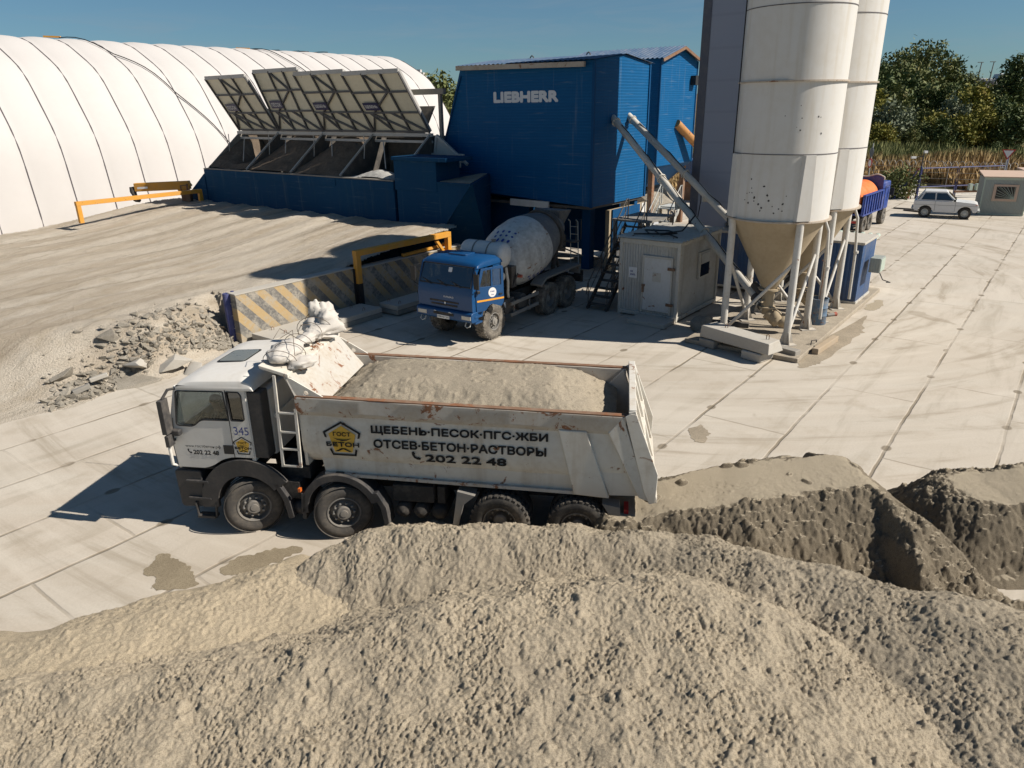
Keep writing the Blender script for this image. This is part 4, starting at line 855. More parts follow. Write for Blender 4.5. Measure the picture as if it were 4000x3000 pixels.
mb = MB(); mb.box(-.02, 5.2, -.34, .10, 1.74, 1.78); mb.cut(); mb.box(5.36, 11.7, -.32, .10, 1.662, 1.70); obj('wall_cap', mb, M['concrete'], wl)
mb = MB(); mb.box(5.15, 5.38, -.42, -.02, 0, 1.72); obj('joint_post', mb, M['black'], wl)
# navy pipe post at the near end
p = G(915, 1340); e = empty('bollard_post', W(*ST(p)), 0, 'navy blue pipe post at the near end of the striped wall', 'post')
mb = MB(); mb.lathe([(.145, 0), (.145, 1.74), (.135, 1.76), (0, 1.76)], 24); obj('pipe', mb, M['blue_dark'], e, smooth=40)
mb = MB(); q = W(.22, 0); mb.tube([(q.x, q.y, 0), (q.x, q.y, 1.8)], .06, 12); obj('side_pipe', mb, M['blue_dark'], e, smooth=40)
mb = MB()
for z in (.55, 1.0, 1.42): mb.tube([(q.x*.4+.17*math.cos(a), q.y*.4+.17*math.sin(a), z) for a in [k*.52 for k in range(12)]], .012, 5, closed=True); mb.cut()
obj('strap', mb, M['cover_edge'], e)
# yellow height frames
def frame(name, s0, s1, t, z0, z1, lab, ends=(1, 1), mid=None):
    e = site(name, s0, t, z0, lab, 'barrier frame', 'yellow beam frames'); h = z1-z0; Ln = s1-s0
    mb = MB(); mb.beam((-.12, 0, h), (Ln+.1, 0, h), .24, .22); obj('beam', mb, M['yellow'], e, bevel=.012)
    mb = MB()
    for f, x in ((ends[0], 0), (ends[1], Ln)):
        if f: mb.beam((x, 0, 0), (x, 0, h-.11), .22, .22); mb.cut()
    obj('post', mb, M['yellow'], e, bevel=.012); return e
e = frame('beam_frame', 18.6, 23.85, WT-.45, 0, 2.33, 'yellow steel beam frame over the striped wall, beside the mixer truck')
for o in e.children:
    pass
mb = MB(); mb.box(-.112, .112, -.112, .112, 0, 1.15); obj('post_base', mb, M['black'], e)
mb = MB(); mb.beam((5.25, .05, 1.3), (4.55, .05, 2.15), .12); obj('strut', mb, M['yellow'], e)
mb = MB(); mb.box(9.0, 9.2, -1, 1, 0, 0)
e2 = empty('warning_beam', W(21.3, WT-.18, 0), GA, 'short yellow beam resting on the striped wall top behind the mixer cab', 'beam', 'yellow beam frames'); mb = MB(); mb.beam((0, 0, 1.78), (2.6, 0, 1.84), .14, .12); obj('beam', mb, M['yellow'], e2, bevel=.01)
pA, pB = G(300, 862, 2.25), G(300, 800, 2.25)
sA, tA = ST(G(305, 862, 2.1)); sB, _ = ST(G(700, 800, 2.1))
frame('beam_frame', sA, sB+.3, tA-.4, 2.0, 3.02, 'yellow steel beam frame on the ramp in front of the white hangar')
# folded yellow crane arm behind it
e = empty('crane_arm', G(735, 790, 2.3), R(0), 'yellow folded crane arm with a drooping dark hook end, beside the hangar', 'crane arm')
O = Vector(e.location); q = lambda u, v: YP(u, v, O.y+.5)-O
mb = MB(); mb.beam(q(528, 732), q(742, 722), .34, .5); obj('boom', mb, M['yellow'], e, bevel=.03)
mb = MB(); mb.beam(q(700, 745), q(742, 715), .3, .35); mb.beam(q(735, 725), q(722, 790), .22, .25); obj('knuckle', mb, M['yellow'], e, bevel=.02)
mb = MB(); mb.tube([q(515, 730), q(520, 748), q(528, 765), q(540, 780)], [.16, .2, .14, .17], 8); mb.blob(q(536, 778), .2, 8, .3, 2, 3); obj('hook', mb, M['dark_steel'], e, smooth=50)
mb = MB(); a = q(546, 727); n_ = (q(742, 722)-q(528, 732)).normalized(); mb.add([q(545, 729)+Vector((0, -.30, 0)), q(585, 727)+Vector((0, -.30, 0)), q(585, 735)+Vector((0, -.30, 0)), q(545, 737)+Vector((0, -.30, 0))], [(0, 1, 2, 3)]); obj('pale_plate', mb, M['sign_white'], e)
mb = MB(); mb.box(-.25, .25, -.2, .2, -.2, .55); mb.beam((-.3, 0, .5), (-.3, 0, 1.0), .06); mb.beam((-.3, 0, 1.0), (.1, 0, 1.0), .05); mb.beam((.1, 0, .2), (.1, 0, 1.1), .09); obj('pedestal', mb, M['rust'], e)
# ------------------------------------------------------------------ white site cabin
cb = site('site_cabin', 24.1, 10.85, 0, 'grimy white corrugated site cabin with a padlocked door, between the stairs and the silos', 'cabin')
mb = MB(); mb.box(.08, 3.62, .08, 2.37, .12, 2.86); obj('wall', mb, M['cont_white'], cb)
mb = MB()
for y in (0, 2.33): mb.box(0, .12, y, y+.12, .0, 2.92)
for y in (0, 2.33): mb.box(3.58, 3.70, y, y+.12, .0, 2.92)
mb.box(-.004, .12, .12, 2.33, 2.74, 2.915); mb.box(-.004, .12, .12, 2.33, .05, .2); mb.box(.12, 3.58, -.004, .1, 2.8, 2.915); mb.box(.12, 3.58, -.004, .1, .05, .18); mb.box(3.58, 3.704, .12, 2.33, 2.74, 2.915)
obj('frame', mb, M['cont_frame'], cb, bevel=.01)
mb = MB(); corrug(mb, (-.12, -.1, 2.95), (3.85, -.1, 2.95), (-.12, 2.55, 2.95), (3.85, 2.55, 2.95), .28, .05); obj('roof', mb, M['cont_frame'], cb)
dr = MB(); dr.box(.02, .07, .33, 1.42, .3, 2.28); dr = obj('door', dr, M['cont_door'], cb, bevel=.01)
mb = MB(); mb.box(.0, .09, .27, .33, .22, 2.36); mb.box(.0, .09, 1.42, 1.48, .22, 2.36); mb.box(.0, .09, .33, 1.42, 2.28, 2.36); obj('door_frame', mb, M['cont_frame'], cb)
mb = MB()
for z in (.62, 1.95): mb.box(-.03, .03, .18, .45, z-.05, z+.05); mb.cut()
obj('hinge', mb, M['rust'], dr)
mb = MB(); mb.box(-.04, .02, 1.34, 1.46, 1.2, 1.28); mb.box(-.05, .0, 1.37, 1.44, .98, 1.2); obj('handle', mb, M['rust'], dr)
mb = MB(); mb.box(.012, .019, .72, 1.05, 1.42, 1.75); obj('faded_notice', mb, M['cont_frame'], dr)
sg = MB(); sg.box(.06, .075, 1.72, 2.06, 1.45, 1.85); sg = obj('notice', sg, M['sign_white'], cb)
lt = MB(); f_ = lambda x, y: Vector((.055, x, y)); lettering(lt, 'НЕ', 2.0, 1.88, 1.66, 1.73, f_, .03); obj('lettering', lt, M['letter_blue'], sg); lt = MB(); lettering(lt, 'КУРИТЬ', 2.0, 1.78, 1.54, 1.61, f_, .03); obj('lettering', lt, M['letter_blue'], sg)
wn = MB(); wn.box(1.75, 2.75, -.02, .06, 1.3, 2.3); wn = obj('window', wn, M['cont_frame'], cb)
mb = MB(); mb.box(1.85, 2.65, -.03, -.021, 1.38, 1.85); obj('pane', mb, M['glass_dark'], wn); mb = MB()
mb.box(1.82, 2.68, -.05, -.022, 1.87, 2.25); obj('shutter', mb, M['cont_white'], wn)
mb = MB(); mb.tube([(.3, .3, 3.05), (.7, .8, 3.07), (.5, 1.5, 3.06), (1.1, 2.0, 3.08), (1.5, 1.2, 3.06), (.9, .6, 3.1), (.4, 1.0, 3.08), (1.2, 1.7, 3.1)], .03, 5); mb.tube([(.2, 2.0, 3.06), (.6, 1.1, 3.08), (1.6, .7, 3.09), (2.2, .5, 3.6)], .03, 5); o = obj('cable_heap', mb, M['cable'], None)
o.location = W(24.1, 10.85, 0); o.rotation_euler = (0, 0, GA); tag(o, 'tangle of black cables lying on the white cabin roof', 'cables')
o = empty('door_step', W(23.2, 11.6, 0), GA, 'flat concrete step slab before the white cabin door', 'step'); mb = MB(); mb.box(-.1, .85, -.75, .75, 0, .16); obj('slab', mb, M['concrete'], o, bevel=.02)
# ------------------------------------------------------------------ blue container behind the silos
bc = site('blue_container', 29.9, 6.05, .15, 'blue corrugated container with a dusty roof and an air conditioner, behind the silos', 'container')
mb = MB(); mb.box(.04, 2.2, .04, 5.75, .08, 2.28); obj('wall', mb, M['blue_cont'], bc)
mb = MB(); mb.box(-.02, 2.26, -.02, 5.8, 2.284, 2.38); obj('roof', mb, M['concrete'], bc, bevel=.02)
mb = MB(); mb.box(.0, 2.24, 0.0, 5.78, 0, .078); obj('base_frame', mb, M['cont_frame'], bc)
o = empty('air_conditioner', W(31.0, 5.72, 1.58), GA, 'small white air conditioner box on the blue container side', 'air conditioner'); mb = MB(); mb.box(-.4, .4, -.2, .2, -.28, .28); ac = obj('casing', mb, M['grey_cabin'], o, bevel=.02)
mb = MB(); mb.box(-.36, .36, -.215, -.204, -.24, .24); obj('grille', mb, M['cabin_trim'], o)
mb = MB(); mb.tube([(.4, 0, -.3), (.5, -.2, -.7), (.4, -.5, -.75), (.2, -.4, -.72)], .02, 6); obj('hose', mb, M['cable'], o)
o = site('storage_box', 32.9, 7.0, 0, 'white box with a wavy green roof sheet behind the blue container', 'shed'); mb = MB(); mb.box(0, 1.4, -.5, 1.8, 0, 1.9); obj('wall', mb, M['car_white'], o); mb = MB(); corrug(mb, (-.1, -.6, 1.95), (-.1, 1.9, 1.95), (1.6, -.6, 2.15), (1.6, 1.9, 2.15), .3, .07); obj('roof', mb, M['cabin_trim'], o)
# ------------------------------------------------------------------ barrel, beams and timbers about the silo pad
p = G(3190, 1262, .15); o = empty('steel_drum', p, 0, 'battered blue steel drum standing between the silo legs', 'barrel')
M['drum_blue'] = paint('battered_blue_drum', (.06, .13, .22), .6, .8, (.26, .23, .19), sc=4, rust=.6)
mb = MB(); mb.lathe([(.29, 0), (.30, .02), (.29, .3), (.305, .32), (.29, .34), (.29, .58), (.305, .6), (.29, .62), (.29, .9), (.31, .92), (.27, .92), (.27, .4), (0, .4)], 32); obj('body', mb, M['drum_blue'], o, smooth=40)
mb = MB(); mb.tube([(0, .1, .4), (.02, .05, 1.3), (.0, .0, 2.2), (-.1, .05, 2.25)], .014, 6); obj('rod', mb, M['rust'], o)
def block(name, c, dims, rz, label, cat, mat=M['concrete'], grp=None, bev=.025, tilt=0):
    o = empty(name, c, rz, label, cat, grp); mb = MB(); x, y, z = dims; mb.box(-x/2, x/2, -y/2, y/2, 0, z)
    b_ = obj('body', mb, mat, o, bevel=bev); b_.rotation_euler = (tilt, 0, 0); return o
A = G(2753, 1325, .0); B = G(2985, 1392, .0); c = (A+B)/2; az = math.atan2(B.y-A.y, B.x-A.x)
n_ = Vector((-math.sin(az), math.cos(az), 0))
c0 = G(2870, 1345, .33)
o = empty('concrete_beam', Vector((c0.x, c0.y, .31))+n_*.25, az, 'long tapered concrete beam with lifting loops, lying on blocks before the silos', 'concrete beam', 'concrete beams and blocks by the silos')
mb = MB(); Lh = 1.32; mb.hexa([(-Lh, -.38, 0), (Lh, -.38, 0), (Lh, .42, 0), (-Lh, .42, 0), (-Lh+.04, -.36, .4), (Lh-.02, -.36, .36), (Lh-.1, .3, .36), (-Lh+.1, .36, .4)]); bm_ = obj('body', mb, M['concrete'], o, bevel=.03)
for x in (-.6, .95):
    mb = MB(); mb.tube([(x, 0, .36), (x, 0, .5), (x+.03, .03, .53), (x+.06, .05, .5), (x+.06, .05, .36)], .012, 6); obj('lifting_loop', mb, M['rust'], o)
for k, (dx, ln) in enumerate(((-1.0, .62), (.72, .72))):
    d = Vector((math.cos(az), math.sin(az), 0)); block('concrete_block', Vector((c0.x, c0.y, 0))+n_*.2+d*dx, (ln, .75, .29), az+.05*k, ('left', 'right')[k]+' concrete block under the long tapered beam', 'concrete block', M['concrete'] if k else M['concrete_dark'], 'concrete beams and blocks by the silos', .05)
A = G(3005, 1395); B = G(3100, 1400); c = (A+B)/2; block('concrete_block', c+Vector((.1, .2, 0)), (1.05, .3, .3), az, 'concrete kerb block at the front corner of the silo pad', 'concrete block', M['concrete_dark'], 'concrete beams and blocks by the silos', .03)
A = G(3182, 1385, 0); B = G(3262, 1332, 0); c = (A+B)/2; block('timber', c, ((B-A).length, .2, .2), math.atan2(B.y-A.y, B.x-A.x), 'squared pale timber lying right of the silo pad corner', 'timber', M['wood'], 'timbers by the silo pad', .02)
A = G(3130, 1370, .0); B = G(3210, 1328, .0); c = (A+B)/2; block('timber', c, ((B-A).length, .16, .12), math.atan2(B.y-A.y, B.x-A.x)+.05, 'half buried timber touching the pad edge behind the squared one', 'timber', M['wood'], 'timbers by the silo pad', .02)
A = G(2735, 1262, .15); B = G(2925, 1280, .15); c = (A+B)/2; block('timber', Vector((c.x, c.y, .15)), ((B-A).length, .18, .17), math.atan2(B.y-A.y, B.x-A.x), 'dark timber lying on the pad behind the tapered beam', 'timber', M['dark_steel'], 'timbers by the silo pad', .02)
A = G(3225, 1238, .15); B = G(3270, 1232, .15); o = empty('torch', (A+B)/2+Vector((0, 0, .06)), math.atan2(B.y-A.y, B.x-A.x), 'small dark tool with an orange cap lying right of the barrel', 'tool'); mb = MB(); mb.lathe([(.05, -.2), (.06, .1)], 10, 'x'); obj('handle', mb, M['grey_steel'], o); mb = MB(); mb.lathe([(.06, .1), (.085, .2), (.05, .22)], 10, 'x'); obj('cap', mb, M['red_post'], o)
p = G(3165, 1365, 0); o = empty('clamp', p, .3, 'small dark metal clamp lying by the timbers at the pad corner', 'clamp'); mb = MB(); mb.box(-.1, .1, -.07, .07, 0, .14); mb.tube([(.0, 0, .14), (.05, .05, .28), (.25, .06, .28), (.25, .06, .2)], .02, 6); obj('body', mb, M['dark_steel'], o)
p = G(2740, 1290, 0); o = empty('rock', p, 0, 'dark dusty boulder left of the tapered concrete beam', 'boulder'); mb = MB(); mb.blob((0, 0, .2), (.4, .35, .3), 14, .25, 1.6, 5); obj('body', mb, M['rubble'], o, smooth=50)
# concrete floor slabs stacked along the striped wall
def stack(s0, s1, t0, t1, n, z0, label):
    for k in range(n):
        o = empty('concrete_slab', W((s0+s1)/2, (t0+t1)/2, z0+k*.19), GA, label[k], 'concrete slab', 'concrete slabs stacked along the striped wall')
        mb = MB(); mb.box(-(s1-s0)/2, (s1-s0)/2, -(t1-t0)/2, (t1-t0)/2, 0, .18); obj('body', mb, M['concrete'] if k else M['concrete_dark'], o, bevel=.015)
        if k == n-1:
            for x in (-.36, .36):
                for y in (-.3, .3):
                    mb = MB(); X, Y = x*(s1-s0), y*(t1-t0); mb.tube([(X-.05, Y, .17), (X-.05, Y, .26), (X, Y, .3), (X+.05, Y, .26), (X+.05, Y, .17)], .01, 6); obj('lifting_loop', mb, M['rust'], o)
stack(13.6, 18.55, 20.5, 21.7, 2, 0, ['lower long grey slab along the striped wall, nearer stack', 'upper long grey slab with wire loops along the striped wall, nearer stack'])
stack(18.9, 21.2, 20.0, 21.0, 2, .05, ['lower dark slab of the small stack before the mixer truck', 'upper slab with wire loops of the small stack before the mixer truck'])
# ------------------------------------------------------------------ steel stairs
def stairs(name, s0, s1, t, wd, z0, z1, mat, label, n, rail=True, grp='steel stairs'):
    e = site(name, s0, t, z0, label, 'stairs', grp); L_, H_ = s1-s0, z1-z0
    for y in (0, wd):
        mb = MB(); mb.beam((0, y, .0), (L_, y, H_), .05, .2); obj('stringer', mb, mat, e)
    for k in range(n):
        f = (k+.7)/n; mb = MB(); mb.box(f*L_-.13, f*L_+.13, .02, wd-.02, f*H_-.02, f*H_+.02); obj('tread', mb, mat, e)
    if rail:
        for y in (0, wd):
            mb = MB(); mb.tube([(-.1, y, .6), (0, y, 1.0), (L_, y, H_+1.0), (L_+.15, y, H_+1.0), (L_+.15, y, H_+.1)], .025, 8); mb.tube([(0, y, .55), (L_, y, H_+.55)], .018, 6)
            for f in (.02, .35, .68, .98): mb.tube([(f*L_, y, f*H_), (f*L_, y, f*H_+1.0)], .02, 6)
            obj('handrail', mb, mat, e)
    return e
stairs('steel_stairs', 24.0, 26.9, 13.75, .85, 0, 2.95, M['dark_steel'], 'dark steel stair rising left of the white cabin', 11)
st2 = stairs('steel_stairs', 29.4, 32.3, 14.75, 1.0, .2, 3.0, M['mesh_rail'], 'pale steel stair up to the landing beside the blue plant', 11)
mb = MB(); mb.box(2.9, 4.0, -.9, 1.05, 2.72, 2.8); obj('landing', mb, M['mesh_rail'], st2)
mb = MB(); mb.tube([(3.0, -.85, 2.8), (3.0, -.85, 3.85), (3.9, -.85, 3.85), (3.9, -.85, 2.8)], .03, 8); obj('landing_rail', mb, M['mesh_rail'], st2)
mb = MB()
for x, y in ((3.0, -.8), (3.0, 1.0), (3.9, -.8), (3.9, 1.0)): mb.box(x-.05, x+.05, y-.05, y+.05, -.2, 2.72); mb.cut()
obj('landing_leg', mb, M['wood'], st2)
o = site('steel_gantry', 26.9, 15.1, 0, 'dusty steel gantry frame between the mixer truck rear and the stairs', 'gantry')
mb = MB()
for x, y in ((0, 0), (2.2, 0), (0, -1.5), (2.2, -1.5)): mb.beam((x, y, 0), (x, y, 3.05), .14); mb.cut()
obj('post', mb, M['grey_steel'], o)
mb = MB(); mb.box(-.1, 2.3, -1.6, .1, 3.05, 3.13); obj('deck', mb, M['grey_steel'], o)
mb = MB(); mb.beam((0, -.0, .3), (0, -1.5, 2.8), .08); mb.cut(); mb.beam((0, 0, 2.2), (2.2, 0, .6), .08); obj('brace', mb, M['dark_steel'], o)
mb = MB(); mb.tube([(0, .0, 1.2), (.3, .5, .9), (.2, .8, .3), (.6, 1.0, .05)], .02, 6); obj('hose', mb, M['cable'], o)
# rock face, tyre pile and dark box seen between the stairs and the tower
o = site('rock_pile', 46, 25, 0, 'pale stone heap behind the pale steel stair', 'stone heap'); mb = MB(); mb.blob((0, 0, .3), (3.2, 3.6, 2.3), 26, .14, 2.6, 8); obj('body', mb, M['rubble'], o)
p = G(2665, 848, 0); o = empty('worn_tyre', W(33.5, 15.4, 0), 0, 'large worn tyre lying behind the white cabin by the tower', 'tyre')
o.location = W(37.0, 17.2, 0)
mb = MB(); mb.lathe([(.35, 0), (.62, -.02), (.68, .1), (.68, .35), (.62, .45), (.35, .42), (.4, .2)], 28, closed=True); obj('tread', mb, M['tyre_light'], o, smooth=50)
o = site('dark_shed', 58, 25.5, 0, 'dark teal container far behind, between stairs and tower', 'container'); mb = MB(); mb.box(0, 3, -4, 1.2, 1.5, 3.2); obj('wall', mb, M['blue_cont'], o); mb = MB(); mb.box(-.1, 3.1, -4.1, 1.3, 0, 1.49); obj('base', mb, M['rust'], o)
o = site('block_wall', 31.6, 17.4, 0, 'low white and beige wall under the blue plant beside the stairs', 'wall'); mb = MB(); mb.box(-1.2, 2.6, 0, .2, 0, 2.9); obj('panel', mb, M['silo_cone'], o); mb = MB()
for x in (-.6, .7, 2.0): mb.box(x, x+.45, -.02, -.004, 0, 2.9); mb.cut()
obj('pale_strip', mb, M['car_white'], o)
# ------------------------------------------------------------------ wheels
def wheel(parent, x, y, r, wd, side, tyre, rimm, hubr=.0, front=True, block=False, name='wheel', rr=None):
    # side -1: outer face towards -y.  tyre is the part, rim its sub-part
    rr = rr or r*.56; mb = MB(); h = wd/2; n = 48
    mb.lathe([(rr, -h*.72), (rr*1.06, -h*.90), (rr*1.2, -h*1.0), ((rr+r)/2, -h*1.07), (r*.90, -h*1.0), (r*.965, -h*.84), (r, -h*.62), (r, h*.62), (r*.965, h*.84), (r*.90, h), ((rr+r)/2, h*1.07), (rr*1.2, h*1.0), (rr*1.06, h*.90), (rr, h*.72), (rr*.97, 0)], n, 'y', closed=True)
    if block:
        for k in range(30):
            a = k*2*math.pi/30
            for sgn in (-1, 1):
                A = a+(.1 if sgn > 0 else 0); mb.M = Matrix.Rotation(-A, 4, 'Y'); mb.box(r*.93, r*1.018, min(sgn*h*.12, sgn*h*.93), max(sgn*h*.12, sgn*h*.93), -r*.055, r*.055)
        mb.M = Matrix()
    else:
        for yy in (-.5, -.25, 0, .25, .5): mb.lathe([(r*.99, (yy-.05)*wd), (r*1.008, (yy-.04)*wd), (r*1.008, (yy+.04)*wd), (r*.99, (yy+.05)*wd)], n, 'y', closed=True)
    w_ = obj(name, mb, tyre, parent, smooth=35); w_.location = (x, y, r*.985)
    mb = MB(); s = side
    if front:   # flat disc pushed outward with a hub
        mb.lathe([(rr*1.03, s*h*.72), (rr*1.05, s*h*.93), (rr*1.0, s*h*.97), (rr*.95, s*h*.92), (rr*.91, s*h*.30), (rr*.86, s*h*.22), (rr*.74, s*h*.42), (rr*.66, s*h*.55), (rr*.50, s*h*.58), (rr*.47, s*h*.62), (rr*.45, s*h*1.02), (rr*.40, s*h*1.10), (rr*.24, s*h*1.12), (rr*.22, s*h*1.2), (0, s*h*1.22)], 40, 'y', cap=False)
    else:       # deep dished disc of a twin wheel
        mb.lathe([(rr*1.0, s*h*.80), (rr*.94, s*h*.84), (rr*.90, s*h*.4), (rr*.86, -s*h*.2), (rr*.6, -s*h*.45), (rr*.45, -s*h*.4), (rr*.40, s*h*.35), (rr*.30, s*h*.5), (0, s*h*.5)], 36, 'y', cap=False)
    rm = obj('rim', mb, rimm, w_, smooth=35)
    mb = MB(); yb = s*h*.60 if front else -s*h*.38
    for k in range(10):
        a = k*2*math.pi/10; q = rr*.62; mb.lathe([(.024, yb-s*.03), (.024, yb+s*.05), (0, yb+s*.06)], 6, 'y', (q*math.cos(a), 0, q*math.sin(a))); mb.cut()
    if r > .4: obj('wheel_nut', mb, M['nut'], rm)
    return w_
# ------------------------------------------------------------------ white dump truck (x runs rearwards from the front axle, near side is -y)
TY = R(-8.707); td = Vector((math.cos(TY), math.sin(TY), 0)); tnv = Vector((-td.y, td.x, 0)); HWD = 1.25
TR = Vector((-4.990, 12.031, 0))+tnv*HWD
dt = empty('dump_truck', TR, TY, 'white four-axle dump truck loaded with sand, parked by the sand piles', 'dump truck')
WX = [0, 1.795, 4.775, 6.175]
for i, x in enumerate(WX):
    for sd in (-1, 1):
        if i < 2: w_ = wheel(dt, x, sd*(HWD-.16), .54, .33, sd, M['tyre_dusty'], M['rim'], front=True); w_.rotation_euler = (0, 0, R((27, 21)[i]))
        else:
            w_ = wheel(dt, x, sd*(HWD-.16), .54, .32, sd, M['tyre'], M['rim'], front=False, block=True); 
            mb = MB(); mb.lathe([(.3, -.14), (.5, -.15), (.54, -.1), (.54, .1), (.5, .15), (.3, .14)], 36, 'y', closed=True); q = obj('inner_tyre', mb, M['tyre'], w_); q.location = (0, -sd*.36, 0)
# cab shell
ZR = 3.02
prof = rpoly([(-1.36, 1.22), (-1.42, 1.75), (-1.30, 2.42), (-1.12, 2.94), (-.85, 3.06), (.25, 3.13), (.36, 3.02), (.36, 2.85), (.24, 2.85), (.24, 1.52)], [.05, .1, .3, .2, .3, .1, .05, 0, 0, .03], 5)
def cabside(sgn):
    out = rpoly([(-1.34, 1.30), (-1.37, 1.75), (-1.26, 2.42), (-1.10, 2.93), (.22, 2.93), (.22, 1.56), (-.20, 1.56), (-.42, 1.50), (-.62, 1.36), (-.80, 1.30)], [.03, .05, .2, .05, .03, .02, .1, .1, .1, .05], 4)
    w1 = rpoly([(-1.22, 2.16), (-1.12, 2.84), (-.20, 2.86), (-.17, 2.30), (-.72, 2.29), (-.88, 2.15)], [.06, .05, .02, .02, .08, .08], 3)
    w2 = rpoly([(-.12, 2.30), (-.14, 2.86), (.10, 2.86), (.14, 2.80), (.14, 2.33), (.10, 2.30)], [.02, .02, .04, .04, .04, .04], 3)
    mb = MB(); Mx = Matrix(((1, 0, 0, 0), (0, 0, 1 if sgn > 0 else -1, 0), (0, 1, 0, 0), (0, 0, 0, 1)))
    mb.plate(out, [w1, w2], Matrix.Translation((0, sgn*1.215, 0)) @ Mx, .05)
    o = obj('cab_side', mb, M['white_truck'], dt, bevel=.012)
    for wv, nm in ((w1, 'door_window'), (w2, 'quarter_window')):
        mb = MB(); fn = lambda p, s=1: p
        mb.plate(wv, [], Matrix.Translation((0, sgn*1.195, 0)) @ Mx, .008); gl = obj(nm, mb, M['glass'] if nm[0] == 'd' else M['glass_dark'], o)
        c = Vector((sum(p[0] for p in wv)/len(wv), sum(p[1] for p in wv)/len(wv))); mb = MB()
        mb.tube([(p[0], sgn*1.214, p[1]) for p in wv], .014, 6, closed=True); obj('window_seal', mb, M['black'], gl)
    mb = MB(); mb.tube([(-.155, sgn*1.218, 2.92), (-.165, sgn*1.218, 1.55)], .008, 4); mb.cut(); mb.tube([(-1.335, sgn*1.218, 1.34), (-1.36, sgn*1.218, 1.75), (-1.27, sgn*1.218, 2.3)], .008, 4); obj('door_gap', mb, M['black'], o)
    mb = MB(); mb.box(-.36, -.17, min(sgn*1.2, sgn*1.228), max(sgn*1.2, sgn*1.228), 1.62, 1.80); obj('door_handle', mb, M['black'], o, bevel=.01)
    return o
near = cabside(-1); cabside(1)
# roof, front and rear
rt = MB(); rprof = rpoly([(-1.12, 2.90), (-1.08, 3.0), (-.80, 3.10), (.20, 3.17), (.36, 3.08), (.40, 2.90)], [.02, .15, .3, .15, .08, 0], 5)
ys = [-1.235, -1.2, -1.08, -.6, 0, .6, 1.08, 1.2, 1.235]; sc = [.30, .62, .9, .98, 1, .98, .9, .62, .30]; vs = []; n = len(rprof)
for y, k in zip(ys, sc): vs += [(x*(.985+.015*k), y, 2.90+(z-2.90)*k) for x, z in rprof]
fs = [(i*n+j, i*n+j+1, (i+1)*n+j+1, (i+1)*n+j) for i in range(len(ys)-1) for j in range(n-1)]+[tuple(range(n))[::-1], tuple((len(ys)-1)*n+j for j in range(n))]+[(i*n+n-1, i*n, (i+1)*n, (i+1)*n+n-1) for i in range(len(ys)-1)]
rt.add(vs, fs); rf = obj('roof', rt, M['white_truck'], dt, smooth=35)
mb = MB(); mb.plate(rrect(-.72, -.20, -.34, .34, .07), [], Matrix.Translation((0, 0, 3.168)) @ Matrix.Rotation(R(-3.5), 4, 'Y'), .03); obj('roof_hatch', mb, M['roof_hatch'], rf, bevel=.008)
mb = MB(); mb.plate(rrect(-.76, -.16, -.38, .38, .09), [rrect(-.72, -.20, -.34, .34, .07)], Matrix.Translation((0, 0, 3.155)) @ Matrix.Rotation(R(-3.5), 4, 'Y'), .03); obj('hatch_seal', mb, M['black'], rf)
mb = MB(); mb.tube([(-1.02, .75, 3.0), (-1.06, .75, 3.45), (-1.08, .75, 3.75)], .006, 5); mb.lathe([(.03, 2.98), (.012, 3.1)], 8, 'z', (-1.02, .75, 0)); obj('aerial', mb, M['black'], rf)
mb = MB()
for sg in (-1, 1): mb.box(-1.08, .24, min(sg*1.2, sg*1.232), max(sg*1.2, sg*1.232), 2.905, 2.955); mb.cut()
obj('rain_gutter', mb, M['dark_plastic'], rf)
mb = MB(); Mf = Matrix(((0, 0, -1, -1.40), (-1, 0, 0, 0), (0, 1, 0, 0), (0, 0, 0, 1)))
mb.hexa([(-1.36, -1.19, 1.25), (-1.30, -1.19, 1.25), (-1.30, 1.19, 1.25), (-1.36, 1.19, 1.25), (-1.42, -1.17, 1.95), (-1.36, -1.17, 1.95), (-1.36, 1.17, 1.95), (-1.42, 1.17, 1.95)]); fp = obj('front_panel', mb, M['white_truck'], dt, bevel=.04)
mb = MB(); mb.box(-1.425, -1.39, -.9, .9, 1.3, 1.7); obj('grille', mb, M['dark_plastic'], fp)
mb = MB(); mb.hexa([(-1.41, -1.13, 1.97), (-1.39, -1.13, 1.97), (-1.39, 1.13, 1.97), (-1.41, 1.13, 1.97), (-1.14, -1.10, 2.88), (-1.12, -1.10, 2.88), (-1.12, 1.10, 2.88), (-1.14, 1.10, 2.88)]); obj('windscreen', mb, M['glass'], dt)
mb = MB()
for sg in (-1, 1): mb.beam((-1.385, sg*1.165, 1.95), (-1.11, sg*1.155, 2.92), .07, .10); mb.cut()
obj('pillar', mb, M['white_truck'], dt)
mb = MB(); mb.box(.17, .24, -1.2, 1.2, 1.5, 2.92); obj('cab_rear', mb, M['white_truck'], dt)
mb = MB(); mb.box(.225, .50, -1.19, -.9, 1.55, 2.86); mb.cut(); mb.box(.245, .55, .6, 1.15, 1.0, 3.1); obj('air_intake', mb, M['dark_plastic'], dt, bevel=.03)
mb = MB(); mb.box(.26, .50, -.88, .6, 1.5, 2.8); mb.box(.30, .54, -.8, .5, 2.2, 2.3); obj('engine_cover', mb, M['white_truck'], dt, bevel=.02)
mb = MB(); mb.box(-1.30, .2, -1.15, 1.15, 1.25, 1.30); obj('cab_floor', mb, M['chassis'], dt)
mb = MB(); mb.hexa([(-1.34, -1.12, 1.7), (-.92, -1.12, 1.7), (-.92, 1.12, 1.7), (-1.34, 1.12, 1.7), (-1.32, -1.12, 2.02), (-1.0, -1.12, 2.12), (-1.0, 1.12, 2.12), (-1.32, 1.12, 2.02)]); obj('dashboard', mb, M['interior'], dt)
